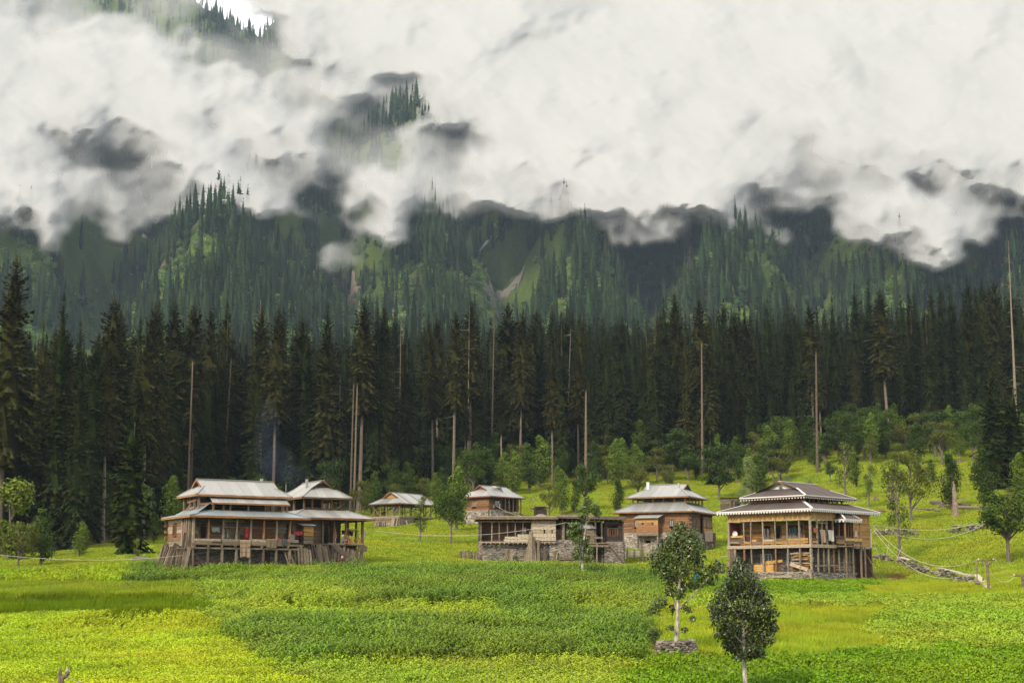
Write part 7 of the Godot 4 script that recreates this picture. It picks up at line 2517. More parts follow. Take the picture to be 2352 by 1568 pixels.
	beam(fence, "rail", fa + Vector3(-0.6, 0.3, 0.08), fb + Vector3(0, 0.35, 0.08), 0.05, 0.09, M.grey[3])
	var fence2 = thing("plank_fence", "low fence of pale horizontal planks before the hall house", "fence", ground_at(1470, 1282))
	var ga = ground_at(1432, 1281) - fence2.position
	var gb = ground_at(1512, 1280) - fence2.position
	for y in [0.15, 0.42, 0.68]:
		beam(fence2, "plank", ga + Vector3(0, y, 0), ga.lerp(gb, 0.46) + Vector3(0, y + rr(-0.03, 0.03), 0), 0.05, 0.24, any(M.pale))
		beam(fence2, "plank", ga.lerp(gb, 0.52) + Vector3(0, y, 0), gb + Vector3(0, y + rr(-0.03, 0.03), 0), 0.05, 0.24, any(M.pale))
	for t in [0.0, 0.1, 0.3, 0.5, 0.56, 0.82, 1.0]:
		rough_post(fence2, "post", ga.lerp(gb, t) + Vector3(0, -0.3, 0.1), ga.lerp(gb, t) + Vector3(rr(-0.1, 0.2), rr(0.9, 1.5), 0.1), 0.07, 0.06, Color(0.17, 0.13, 0.09), int(t * 100))
	var rail = thing("pole_fence", "single pole rail on forked posts before the hall house", "fence", ground_at(1440, 1294))
	var ra = ground_at(1424, 1294) - rail.position
	var rb = ground_at(1500, 1292) - rail.position
	rough_post(rail, "rail", ra + Vector3(0, 0.6, 0), rb + Vector3(0, 0.65, 0), 0.06, 0.05, Color(0.22, 0.17, 0.12), 4)
	for t in [0.03, 0.62, 0.74]:
		rough_post(rail, "post", ra.lerp(rb, t) + Vector3(0, -0.3, 0), ra.lerp(rb, t) + Vector3(0.05, 0.7, 0), 0.1, 0.08, Color(0.2, 0.16, 0.12), int(t * 50))
	# logs, stumps and a broken trunk on the pasture
	log_at("long dark log lying behind the broken trunk", 2140, 1158, 2228, 1166, 0.35, Color(0.12, 0.09, 0.07))
	log_at("pale sawn log lying across the broken trunk's foot", 2178, 1168, 2262, 1170, 0.3, Color(0.24, 0.19, 0.14))
	log_at("reddish log half hidden in the grass behind the brown roof", 2008, 1178, 2032, 1178, 0.3, Color(0.22, 0.1, 0.06))
	log_at("dark rotten log at the edge of the leaning slabs", 312, 1292, 352, 1296, 0.4, Color(0.13, 0.105, 0.085))
	log_at("thin pale pole lying in the grass beside the brown-roofed house", 2036, 1216, 2050, 1222, 0.09, Color(0.5, 0.45, 0.36))
	var snag = thing("broken_trunk", "thick broken trunk with flaking bark standing on the pasture", "tree", ground_at(2197, 1186))
	mesh_node("trunk", snag_shape(pt(2195, 1118, -snag.position.z).y - snag.position.y, 0.42, -0.02, 91, 3, Color(0.3, 0.23, 0.17), true), M.bark, snag)
	var stumps = [[2046, 1130, 1.1, 0.6, "splintered stump with spreading roots, upper of the pasture's pair"], [2050, 1150, 1.0, 0.55, "splintered stump with spreading roots, lower of the pasture's pair"], [2012, 1150, 0.9, 0.3, "small leaning stump apart from the pair"], [2120, 1094, 0.9, 0.7, "wide root-legged stump high on the pasture"], [2050, 1100, 0.8, 0.6, "dark stump at the lopped tree's foot"], [2165, 1105, 0.6, 0.5, "low stump behind the dark leafy column"], [2205, 1062, 0.8, 0.5, "grey stump near the wood's edge"], [2183, 1142, 0.4, 0.4, "mossy low stump in the tall grass"], [2165, 1165, 0.6, 0.5, "hollow stump beside the long dark log"], [2215, 1150, 0.4, 0.4, "tiny dark stump above the sawn log"], [1078, 1118, 0.9, 0.4, "stump above the little log house"], [1225, 1150, 0.5, 0.35, "stump on the slope below the lopped walnut"]]
	for i in stumps.size():
		var t = stumps[i]
		stump(t[4], t[0], t[1], t[2], t[3], 20 + i)
	# flat wood and boards on the ground by the double-roofed house
	for e in [[690, 1312, 730, 1309, "dark board lying by the slabs under the hammock house"], [735, 1311, 760, 1308, "second dark board in the trodden grass"]]:
		var a = ground_at(e[0], e[1]) + Vector3(0, 0.08, 0)
		var b = ground_at(e[2], e[3]) + Vector3(0, 0.08, 0)
		var o = thing("loose_board", e[4], "board", a)
		beam(o, "board_wood", Vector3.ZERO, b - a, 0.3, 0.08, M.grey[4])

# ---------------------------------------------------------------- the two near trees, the stone ring, the forked post
func near_tree(label, g: Vector3, trunk: Array, radii: Array, limbs: Array, clumps: Array, leaf, count, col: Color, seed_):
	var r := RandomNumberGenerator.new()
	r.seed = seed_
	var o = thing("near_tree", label, "tree", g)
	var wood := Shape.new()
	wood.tube(trunk, radii.map(func(x): return x * 0.78), 9, Color(0.5, 0.46, 0.4))
	for l in limbs:
		wood.tube(l[0], l[1], 5, Color(0.34, 0.29, 0.23), false)
	mesh_node("trunk", wood.mesh(), M.bark, o)
	var total := 0.0
	for c in clumps:
		total += c[1].x * c[1].y
	var s := Shape.new()
	var twigs := Shape.new()
	for c in clumps:
		var n = int(count * c[1].x * c[1].y / total)
		var tone = col * r.randf_range(0.85, 1.2)
		tone.a = 1.0
		leaf_clump(s, c[0], c[1] * 1.22, n, leaf, tone, r, 0.6)
		for k in 7:
			var d = Vector3(r.randfn(), r.randfn() * 0.8 + 0.2, r.randfn()).normalized() * c[1]
			twigs.tube([c[0] - Vector3(0, c[1].y * 0.6, 0), c[0] + d * 1.1], [0.014, 0.005], 3, Color(0.2, 0.16, 0.11), false)
	mesh_node("crown", s.mesh(), M.gloss_leaf, o)
	mesh_node("twigs", twigs.mesh(), M.bark, o)
	return o

func build_foreground():
	# the stone ring and its tree
	var g = ground_at(1553, 1506)
	var ring = thing("stone_ring", "round dry-stone ring heaped about the pale-stemmed tree", "wall", g)
	for layer in 7:
		var n = 19
		for i in n:
			var a = TAU * (i + 0.5 * (layer % 2)) / n + rr(-0.08, 0.08)
			var rad = 1.0 - layer * 0.035
			stone(ring, Vector3(cos(a) * rad, 0.02 + layer * 0.1, sin(a) * rad * 0.9), Vector3(rr(0.28, 0.46), rr(0.1, 0.16), rr(0.22, 0.34)))
	for i in 55:
		var a = rng.randf() * TAU
		var rad = sqrt(rng.randf()) * 0.85
		stone(ring, Vector3(cos(a) * rad, 0.58 + rr(-0.05, 0.12), sin(a) * rad), Vector3(rr(0.2, 0.4), rr(0.08, 0.15), rr(0.2, 0.32)))
	for i in 20:
		var a = rr(0.2, 2.9)
		stone(ring, Vector3(cos(a) * rr(1.2, 1.7), 0.02, sin(a) * rr(1.1, 1.5)), Vector3(rr(0.15, 0.3), rr(0.08, 0.14), rr(0.15, 0.3)))
	var d = -g.z
	var P = func(u, v, dz): return pt(u, v, d + dz) - g
	var trunk = [P.call(1551, 1512, 0.0), P.call(1553, 1470, 0.0), P.call(1556, 1425, 0.0), P.call(1559, 1370, 0.0), P.call(1562, 1320, 0.0), P.call(1566, 1260, 0.0), P.call(1570, 1205, 0.0)]
	var limbs = [[[P.call(1557, 1412, 0.0), P.call(1546, 1370, 0.2), P.call(1530, 1330, 0.3)], [0.05, 0.035, 0.02]], [[P.call(1557, 1400, 0.0), P.call(1590, 1370, -0.2), P.call(1628, 1325, -0.3)], [0.05, 0.035, 0.02]], [[P.call(1560, 1340, 0.0), P.call(1530, 1300, 0.4), P.call(1512, 1270, 0.4)], [0.04, 0.03, 0.015]], [[P.call(1561, 1330, 0.0), P.call(1585, 1285, 0.0), P.call(1600, 1255, 0.0)], [0.04, 0.03, 0.015]], [[P.call(1554, 1455, 0.0), P.call(1540, 1440, 0.1), P.call(1530, 1432, 0.1)], [0.02, 0.012, 0.006]], [[P.call(1554, 1460, 0.0), P.call(1570, 1448, 0.1)], [0.02, 0.008]]]
	var clumps := []
	for c in [[1568, 1213, 16, 14], [1552, 1225, 18, 16], [1590, 1228, 16, 16], [1566, 1240, 30, 18], [1540, 1252, 26, 18], [1596, 1254, 24, 20], [1518, 1278, 26, 20], [1560, 1276, 32, 22], [1600, 1284, 20, 20], [1530, 1302, 34, 18], [1572, 1308, 30, 18], [1545, 1326, 26, 16], [1508, 1290, 16, 12], [1620, 1312, 24, 14], [1648, 1302, 18, 11], [1604, 1338, 18, 12], [1632, 1330, 18, 12], [1580, 1344, 20, 12], [1540, 1356, 14, 12], [1516, 1384, 18, 12], [1502, 1400, 12, 8], [1578, 1398, 14, 8], [1546, 1398, 10, 10], [1540, 1440, 8, 6], [1572, 1446, 9, 6], [1562, 1360, 14, 12], [1590, 1420, 8, 6]]:
		var k = d / FOCAL
		clumps.append([P.call(c[0], c[1], rr(-0.45, 0.45)), Vector3(c[2] * k, c[3] * k, (c[2] + c[3]) * 0.5 * k)])
	near_tree("young tree with a pale stem rising from the stone ring", g, trunk, [0.17, 0.14, 0.12, 0.09, 0.07, 0.045, 0.015], limbs, clumps, 0.125, 6200, Color(0.04, 0.06, 0.012), 5)
	var shrub = leaf_shrub(ground_at(1506, 1500), 1.1, "thin dark shrub standing beside the stone ring")
	# the egg-shaped tree
	var g2 = ground_at(1711, 1603, 40.0)
	var d2 = -g2.z
	var Q = func(u, v, dz): return pt(u, v, d2 + dz) - g2
	var trunk2 = [Q.call(1711, 1610, 0.0), Q.call(1712, 1568, 0.0), Q.call(1710, 1520, 0.0), Q.call(1708, 1470, 0.0), Q.call(1707, 1410, 0.0), Q.call(1706, 1350, 0.0), Q.call(1702, 1295, 0.0)]
	var limbs2 := []
	for e in [[1710, 1515, 1680, 1470], [1709, 1505, 1745, 1460], [1708, 1480, 1660, 1420], [1708, 1460, 1760, 1400], [1707, 1430, 1668, 1370], [1707, 1420, 1740, 1350]]:
		limbs2.append([[Q.call(e[0], e[1], 0.0), Q.call((e[0] + e[2]) * 0.5, (e[1] + e[3]) * 0.5 + 4.0, rr(-0.3, 0.3)), Q.call(e[2], e[3], rr(-0.4, 0.4))], [0.045, 0.03, 0.012]])
	var clumps2 := []
	for c in [[1694, 1290, 12, 12], [1712, 1302, 16, 14], [1686, 1314, 22, 16], [1712, 1328, 28, 18], [1684, 1340, 28, 18], [1736, 1346, 22, 16], [1664, 1366, 26, 18], [1706, 1362, 34, 20], [1748, 1372, 26, 20], [1652, 1394, 24, 20], [1690, 1396, 36, 22], [1736, 1400, 34, 22], [1768, 1404, 18, 18], [1660, 1424, 28, 20], [1706, 1430, 38, 22], [1752, 1434, 30, 20], [1668, 1452, 26, 18], [1712, 1462, 36, 20], [1752, 1466, 24, 18], [1686, 1484, 26, 16], [1724, 1490, 28, 16], [1706, 1506, 22, 10], [1742, 1498, 16, 12], [1676, 1478, 14, 14], [1774, 1440, 12, 14], [1640, 1408, 10, 12], [1718, 1500, 26, 10]]:
		var k = d2 / FOCAL
		clumps2.append([Q.call(c[0], c[1], rr(-0.55, 0.55)), Vector3(c[2] * k, c[3] * k, (c[2] + c[3]) * 0.55 * k)])
	near_tree("dark egg-shaped young tree with a straight pale stem", g2, trunk2, [0.13, 0.11, 0.1, 0.085, 0.06, 0.04, 0.012], limbs2, clumps2, 0.11, 7800, Color(0.022, 0.034, 0.008), 6)
	# the slim double-stemmed tree before the flat-roofed house
	var g3 = ground_at(1339, 1328)
	var d3 = -g3.z
	var R = func(u, v, dz): return pt(u, v, d3 + dz) - g3
	var trunk3 = [R.call(1339, 1330, 0.0), R.call(1338, 1300, 0.0), R.call(1336, 1268, 0.0), R.call(1342, 1235, 0.0), R.call(1346, 1205, 0.0), R.call(1350, 1160, 0.0)]
	var limbs3 = [[[R.call(1336, 1272, 0.0), R.call(1328, 1250, 0.0), R.call(1322, 1225, 0.0)], [0.07, 0.05, 0.02]], [[R.call(1346, 1205, 0.0), R.call(1358, 1185, 0.0), R.call(1368, 1172, 0.0)], [0.04, 0.02, 0.01]]]
	var clumps3 := []
	for c in [[1350, 1150, 10, 9], [1362, 1164, 12, 10], [1344, 1168, 13, 11], [1372, 1178, 10, 9], [1340, 1186, 9, 9], [1322, 1206, 14, 9], [1316, 1222, 13, 10], [1330, 1218, 13, 11], [1322, 1236, 13, 9], [1340, 1246, 9, 8], [1330, 1262, 9, 7], [1354, 1262, 9, 9], [1326, 1276, 10, 8], [1352, 1282, 10, 8], [1348, 1236, 7, 8]]:
		var k = d3 / FOCAL
		clumps3.append([R.call(c[0], c[1], rr(-0.3, 0.3)), Vector3(c[2] * k, c[3] * k, c[2] * k)])
	near_tree("slim double-stemmed tree in front of the flat-roofed house", g3, trunk3, [0.16, 0.14, 0.12, 0.09, 0.06, 0.02], limbs3, clumps3, 0.17, 2600, Color(0.045, 0.07, 0.012), 7)
	# forked post with its wire and the bird
	var top = pt(139, 1560, 50.0)
	var base = on_ground(top.x, 50.0)
	var post = thing("forked_post", "weathered forked post with a wire tied to it", "post", base)
	var T = top - base
	var up = Color(0.17, 0.13, 0.095)
	rough_post(post, "stem", Vector3(0, -0.4, 0), T + Vector3(0, 0.05, 0), 0.11, 0.10, up, 1)
	rough_post(post, "fork", T + Vector3(0.0, -0.02, 0), T + Vector3(-0.06, 0.36, 0), 0.10, 0.04, up, 2)
	rough_post(post, "fork", T + Vector3(0.0, 0.0, 0), T + Vector3(0.28, 0.26, 0), 0.09, 0.05, up, 3)
	cable("fence_wire", "dark wire running off the forked post", top + Vector3(0.1, 0.12, 0), on_ground(top.x + 4.6, 47.0) + Vector3(0, 0.9, 0), 0.15, 0.012, M.iron)
	bird(top + Vector3(0.2, 0.24, 0))

func leaf_shrub(g: Vector3, h, label):
	var r := RandomNumberGenerator.new()
	r.seed = int(g.x * 10)
	var o = thing("shrub", label, "shrub", g)
	var s := Shape.new()
	var w := Shape.new()
	for i in 12:
		var a = r.randf() * TAU
		var q = Vector3(cos(a) * h * 0.3 * r.randf(), h * r.randf_range(0.5, 1.0), sin(a) * h * 0.3 * r.randf())
		w.tube([Vector3(0, -0.1, 0), q], [0.02, 0.006], 3, Color(0.18, 0.14, 0.1), false)
		leaf_clump(s, q, Vector3(0.16, 0.25, 0.16) * h, 60, 0.07, Color(0.05, 0.075, 0.025), r)
	mesh_node("foliage", s.mesh(), M.leaf, o)
	mesh_node("stem", w.mesh(), M.bark, o)
	return o

# ---------------------------------------------------------------- bodies as one smooth skin round a skeleton
func body_mesh(bones: Array, cell: float, blend: float) -> ArrayMesh:
	# bones: [from, to, radius from, radius to, colour]
	var lo = Vector3.ONE * 1e9
	var hi = -lo
	for b in bones:
		for k in 2:
			var m = Vector3.ONE * (b[2 + k] + cell * 2.5)
			lo = lo.min(b[k] - m)
			hi = hi.max(b[k] + m)
	var n = Vector3i(((hi - lo) / cell).ceil()) + Vector3i.ONE
	var field := PackedFloat32Array()
	var who := PackedInt32Array()
	field.resize(n.x * n.y * n.z)
	who.resize(field.size())
	field.fill(1.0)
	var nearest := PackedFloat32Array()
	nearest.resize(field.size())
	nearest.fill(1e9)
	for bi in bones.size():
		var b = bones[bi]
		var a: Vector3 = b[0]
		var ab: Vector3 = b[1] - a
		var l2 = maxf(ab.length_squared(), 1e-9)
		var pad = Vector3.ONE * (maxf(b[2], b[3]) + cell * 2.0 + blend)
		var i0 = Vector3i(((a.min(b[1]) - pad - lo) / cell).floor()).clamp(Vector3i.ZERO, n - Vector3i.ONE)
		var i1 = Vector3i(((a.max(b[1]) + pad - lo) / cell).ceil()).clamp(Vector3i.ZERO, n - Vector3i.ONE)
		for z in range(i0.z, i1.z + 1):
			for y in range(i0.y, i1.y + 1):
				for x in range(i0.x, i1.x + 1):
					var p = lo + Vector3(x, y, z) * cell
					var t = clampf((p - a).dot(ab) / l2, 0.0, 1.0)
					var dd = (p - a - ab * t).length() - lerpf(b[2], b[3], t)
					var i = (z * n.y + y) * n.x + x
					var f = field[i]
					var h = clampf(0.5 + 0.5 * (f - dd) / blend, 0.0, 1.0)
					field[i] = lerpf(f, dd, h) - blend * h * (1.0 - h) if f < 0.9 else dd
					if dd < nearest[i]:
						nearest[i] = dd
						who[i] = bi
	var at := {}
	var s := Shape.new()
	var corners = [Vector3i(0, 0, 0), Vector3i(1, 0, 0), Vector3i(0, 1, 0), Vector3i(1, 1, 0), Vector3i(0, 0, 1), Vector3i(1, 0, 1), Vector3i(0, 1, 1), Vector3i(1, 1, 1)]
	var edges = [[0, 1], [2, 3], [4, 5], [6, 7], [0, 2], [1, 3], [4, 6], [5, 7], [0, 4], [1, 5], [2, 6], [3, 7]]
	for z in n.z - 1:
		for y in n.y - 1:
			for x in n.x - 1:
				var base = (z * n.y + y) * n.x + x
				var inside := 0
				var vals := []
				for c in corners:
					var f = field[base + (c.z * n.y + c.y) * n.x + c.x]
					vals.append(f)
					inside += 1 if f < 0.0 else 0
				if inside == 0 or inside == 8:
					continue
				var sum = Vector3.ZERO
				var cnt := 0
				for e in edges:
					if (vals[e[0]] < 0.0) != (vals[e[1]] < 0.0):
						sum += Vector3(corners[e[0]]).lerp(Vector3(corners[e[1]]), vals[e[0]] / (vals[e[0]] - vals[e[1]]))
						cnt += 1
				at[base] = lo + (Vector3(x, y, z) + sum / cnt) * cell
	var steps = [1, n.x, n.x * n.y]
	for base in at:
		var x = base % n.x
		var y = (base / n.x) % n.y
		var z = base / (n.x * n.y)
		for ax in 3:
			var o1 = steps[(ax + 1) % 3]
			var o2 = steps[(ax + 2) % 3]
			if [x, y, z][(ax + 1) % 3] == 0 or [x, y, z][(ax + 2) % 3] == 0:
				continue
			var f0 = field[base]
			var f1 = field[base + steps[ax]]
			if (f0 < 0.0) == (f1 < 0.0):
				continue
			if not (at.has(base - o1) and at.has(base - o2) and at.has(base - o1 - o2)):
				continue
			var col: Color = bones[who[base]][4]
			if f0 < 0.0:
				s.quad(at[base], at[base - o2], at[base - o1 - o2], at[base - o1], col)
			else:
				s.quad(at[base], at[base - o1], at[base - o1 - o2], at[base - o2], col)
	return s.mesh()

func bird(at: Vector3):
	var brown = Color(0.12, 0.09, 0.06)
	var pale = Color(0.24, 0.2, 0.15)
	var black = Color(0.02, 0.02, 0.02)
	var bones = [[Vector3(0, 0.05, 0), Vector3(0.01, 0.10, 0), 0.052, 0.046, pale], [Vector3(0.012, 0.12, 0), Vector3(0.02, 0.155, 0), 0.036, 0.03, brown], [Vector3(0.02, 0.17, 0), Vector3(0.012, 0.19, 0), 0.014, 0.005, black], [Vector3(0.04, 0.155, 0.0), Vector3(0.062, 0.15, 0.0), 0.009, 0.003, black], [Vector3(-0.03, 0.03, 0), Vector3(-0.075, -0.04, 0), 0.02, 0.012, brown], [Vector3(0.0, 0.01, 0.015), Vector3(0.005, -0.015, 0.015), 0.006, 0.006, black], [Vector3(0.0, 0.01, -0.015), Vector3(0.005, -0.015, -0.015), 0.006, 0.006, black]]
	var o = mesh_node("bird", body_mesh(bones, 0.007, 0.014), M.wall_stone)
	o.position = at
	o.rotation.y = 0.5
	meta(o, "small crested brown bird perched on the forked post", "bird")

func person(label, at: Vector3, turn, joints: Dictionary, tones: Dictionary, scale := 1.0):
	# joints: hip, chest, neck, head, and for l and r: shoulder, elbow, hand, knee, foot
	var skin: Color = tones.skin
	var top: Color = tones.top
	var legs: Color = tones.legs
	var hair: Color = tones.hair
	var b := []
	b.append([joints.hip, joints.chest, 0.14, 0.15, top])
	b.append([joints.hip + Vector3(0, -0.04, 0), joints.hip + Vector3(0, 0.06, 0), 0.16, 0.15, top])
	b.append([joints.chest, joints.neck, 0.14, 0.06, top])
	b.append([joints.neck, joints.head, 0.055, 0.06, skin])
	b.append([joints.head, joints.head + Vector3(0, 0.06, 0.01), 0.085, 0.09, skin])
	b.append([joints.head + Vector3(0, 0.08, -0.03), joints.head + Vector3(0, 0.02, -0.05), 0.092, 0.09, hair])
	b.append([joints.head + Vector3(0, 0.015, 0.085), joints.head + Vector3(0, 0.0, 0.105), 0.014, 0.016, skin])
	for s in ["l", "r"]:
		var m = -1.0 if s == "l" else 1.0
		b.append([joints.head + Vector3(m * 0.088, 0.01, 0), joints.head + Vector3(m * 0.092, 0.03, 0), 0.016, 0.018, skin])
		b.append([joints["shoulder_" + s], joints["elbow_" + s], 0.062, 0.048, top])
		b.append([joints["elbow_" + s], joints["hand_" + s], 0.046, 0.034, top])
		b.append([joints.hip + Vector3(m * 0.08, -0.03, 0), joints["knee_" + s], 0.095, 0.068, legs])
		b.append([joints["knee_" + s], joints["foot_" + s], 0.066, 0.045, legs])
		b.append([joints["foot_" + s] + Vector3(0, 0, -0.03), joints["foot_" + s] + Vector3(m * 0.03, -0.02, 0.15), 0.042, 0.032, skin * 0.4])
	var o = thing("person", label, "person", at, turn)
	o.scale = Vector3.ONE * scale
	var mesh = body_mesh(b, 0.026, 0.04)
	# hands with palm and fingers, eyes and mouth, joined to the same skin
	var sh := Shape.new()
	sh.v = mesh.surface_get_arrays(0)[Mesh.ARRAY_VERTEX]
	sh.c = mesh.surface_get_arrays(0)[Mesh.ARRAY_COLOR]
	for s in ["l", "r"]:
		var e: Vector3 = joints["elbow_" + s]
		var w: Vector3 = joints["hand_" + s]
		var dir = (w - e).normalized()
		var side = dir.cross(Vector3.UP if absf(dir.y) < 0.9 else Vector3.RIGHT).normalized()
		sh.tube([w - dir * 0.02, w + dir * 0.09], [0.034, 0.04], 6, skin)
		for f in 4:
			var root = w + dir * 0.08 + side * (f - 1.5) * 0.02
			var bend = side.cross(dir) * 0.02
			sh.tube([root, root + dir * [0.04, 0.048, 0.045, 0.036][f] + bend * 0.3, root + dir * [0.07, 0.085, 0.08, 0.06][f] + bend], [0.010, 0.009, 0.007], 4, skin)
		sh.tube([w + dir * 0.02 + side * 0.03, w + dir * 0.06 + side * 0.06], [0.012, 0.009], 4, skin)
	var hd: Vector3 = joints.head
	for m in [-1.0, 1.0]:
		sh.block(Transform3D(Basis.from_scale(Vector3(0.026, 0.012, 0.012)), hd + Vector3(m * 0.034, 0.04, 0.088)), Color(0.02, 0.015, 0.012))
	sh.block(Transform3D(Basis.from_scale(Vector3(0.045, 0.01, 0.012)), hd + Vector3(0, -0.035, 0.084)), Color(0.2, 0.06, 0.05))
	mesh_node("body", sh.mesh(), M.wall_stone, o)
	return o

func standing(h := 0.0) -> Dictionary:
	return {"hip": Vector3(0, 0.88, 0), "chest": Vector3(0, 1.22, 0), "neck": Vector3(0, 1.4, 0), "head": Vector3(0, 1.5, 0.02), "shoulder_l": Vector3(-0.17, 1.34, 0), "shoulder_r": Vector3(0.17, 1.34, 0), "elbow_l": Vector3(-0.22, 1.06, -0.02), "elbow_r": Vector3(0.22, 1.06, -0.02), "hand_l": Vector3(-0.2, 0.84, 0.08), "hand_r": Vector3(0.2, 0.84, 0.08), "knee_l": Vector3(-0.09, 0.48, 0.02), "knee_r": Vector3(0.09, 0.48, 0.02), "foot_l": Vector3(-0.09, 0.07, 0), "foot_r": Vector3(0.09, 0.07, 0)}

func sitting() -> Dictionary:
	return {"hip": Vector3(0, 0.16, 0), "chest": Vector3(0, 0.48, 0.05), "neck": Vector3(0, 0.66, 0.09), "head": Vector3(0, 0.76, 0.12), "shoulder_l": Vector3(-0.17, 0.6, 0.07), "shoulder_r": Vector3(0.17, 0.6, 0.07), "elbow_l": Vector3(-0.24, 0.38, 0.2), "elbow_r": Vector3(0.24, 0.38, 0.2), "hand_l": Vector3(-0.08, 0.36, 0.38), "hand_r": Vector3(0.1, 0.36, 0.38), "knee_l": Vector3(-0.16, 0.4, 0.36), "knee_r": Vector3(0.16, 0.4, 0.36), "foot_l": Vector3(-0.12, 0.06, 0.4), "foot_r": Vector3(0.12, 0.06, 0.4)}

func crouching() -> Dictionary:
	return {"hip": Vector3(0, 0.3, -0.12), "chest": Vector3(0, 0.58, 0.1), "neck": Vector3(0, 0.72, 0.2), "head": Vector3(0, 0.78, 0.3), "shoulder_l": Vector3(-0.17, 0.66, 0.16), "shoulder_r": Vector3(0.17, 0.66, 0.16), "elbow_l": Vector3(-0.24, 0.4, 0.3), "elbow_r": Vector3(0.24, 0.4, 0.3), "hand_l": Vector3(-0.1, 0.16, 0.44), "hand_r": Vector3(0.12, 0.16, 0.44), "knee_l": Vector3(-0.14, 0.46, 0.28), "knee_r": Vector3(0.14, 0.46, 0.28), "foot_l": Vector3(-0.12, 0.06, 0.06), "foot_r": Vector3(0.12, 0.06, 0.06)}

func stooping() -> Dictionary:
	return {"hip": Vector3(0, 0.86, -0.1), "chest": Vector3(0, 1.1, 0.16), "neck": Vector3(0, 1.2, 0.32), "head": Vector3(0, 1.24, 0.44), "shoulder_l": Vector3(-0.17, 1.15, 0.26), "shoulder_r": Vector3(0.17, 1.15, 0.26), "elbow_l": Vector3(-0.2, 0.88, 0.34), "elbow_r": Vector3(0.2, 0.88, 0.34), "hand_l": Vector3(-0.14, 0.68, 0.46), "hand_r": Vector3(0.14, 0.68, 0.46), "knee_l": Vector3(-0.1, 0.48, 0.04), "knee_r": Vector3(0.1, 0.48, -0.04), "foot_l": Vector3(-0.1, 0.07, 0.02), "foot_r": Vector3(0.1, 0.07, -0.12)}

func build_people():
	var skin = Color(0.3, 0.17, 0.1)
	var dark = Color(0.02, 0.016, 0.014)
	var bt = Transform3D(Basis(Vector3.UP, frames.b.turn), frames.b.at)
	person("child standing on the verandah in a dusty red top and grey trousers", bt * Vector3(-2.75, 2.04, -0.35), frames.b.turn + 0.3, standing(), {"skin": skin, "top": Color(0.22, 0.06, 0.05), "legs": Color(0.22, 0.2, 0.19), "hair": dark}, 0.82)
	person("person seated on the verandah edge in green with a white cap", bt * Vector3(-2.1, 2.04, -0.1), frames.b.turn + 0.5, sitting(), {"skin": skin, "top": Color(0.07, 0.1, 0.07), "legs": Color(0.1, 0.09, 0.08), "hair": Color(0.6, 0.58, 0.54)}, 0.95)
	person("person seated on the verandah edge in black with red trousers", bt * Vector3(-1.6, 2.04, -0.1), frames.b.turn - 0.5, sitting(), {"skin": skin, "top": Color(0.025, 0.022, 0.03), "legs": Color(0.32, 0.03, 0.05), "hair": dark}, 0.9)
	person("person crouching by the leaning slabs in dark maroon with a white scarf", bt * Vector3(-3.0, bank_y(bt * Vector3(-3.0, 0, 1.4)) - frames.b.at.y, 1.4), frames.b.turn + 0.4, crouching(), {"skin": skin, "top": Color(0.075, 0.02, 0.025), "legs": Color(0.06, 0.018, 0.022), "hair": Color(0.6, 0.58, 0.55)}, 1.0)
	var g = ground_at(1652, 1316)
	person("dark figure stooping in the grass before the brown-roofed house", g, -0.9, stooping(), {"skin": Color(0.05, 0.035, 0.028), "top": Color(0.012, 0.011, 0.012), "legs": Color(0.16, 0.06, 0.03), "hair": dark}, 1.0)

func bank_y(p: Vector3) -> float:
	return height(p.x, -p.z)

# ---------------------------------------------------------------- cloths and household things
func cloth(label, at: Vector3, turn, w, h, color, group := "", folds := 0.06, over := 0.25, called := "hanging_cloth", stripes = null):
	# a cloth hung over a rail: a short fall behind and a long one in front, with soft folds
	var r := RandomNumberGenerator.new()
	r.seed = int(absf(at.x * 37.0 + at.y * 91.0 + at.z * 13.0))
	var nx := 11
	var ny := 9
	var s := Shape.new()
	var grid := []
	var ph = r.randf() * 6.0
	for j in ny:
		var row := []
		for i in nx:
			var fx = i / float(nx - 1) - 0.5
			var t = j / float(ny - 1)
			var drop = lerpf(-over, h, t)
			var y = -absf(drop)
			var z = (0.03 if drop > 0.0 else -0.03) + sin(fx * 14.0 + ph) * folds * absf(drop) + sin(fx * 5.0 + ph * 2.0) * folds * 0.8 * absf(drop)
			row.append(Vector3(fx * w * (1.0 - 0.12 * t * r.randf()), y + (0.05 * sin(fx * 9.0 + ph) if j == ny - 1 else 0.0), z))
		grid.append(row)
	for j in ny - 1:
		for i in nx - 1:
			s.quad(grid[j][i], grid[j][i + 1], grid[j + 1][i + 1], grid[j + 1][i], Color.WHITE)
	var o = mesh_node(called, s.mesh(), M.cloth[color])
	o.position = at
	o.rotation.y = turn
	meta(o, label, "cloth", group)
	if stripes:
		for k in stripes[1]:
			var t = (k + 0.5) / stripes[1]
			var q := Shape.new()
			for i in nx - 1:
				var j = int(lerpf(2.0, ny - 2.0, t))
				var f = lerpf(2.0, ny - 2.0, t) - j
				var a: Vector3 = grid[j][i].lerp(grid[j + 1][i], f) + Vector3(0, 0, 0.012)
				var b: Vector3 = grid[j][i + 1].lerp(grid[j + 1][i + 1], f) + Vector3(0, 0, 0.012)
				q.quad(a, b, b + Vector3(0, -0.05, 0), a + Vector3(0, -0.05, 0), Color.WHITE)
			mesh_node("stripe", q.mesh(), M.cloth[stripes[0]], o)
	return o

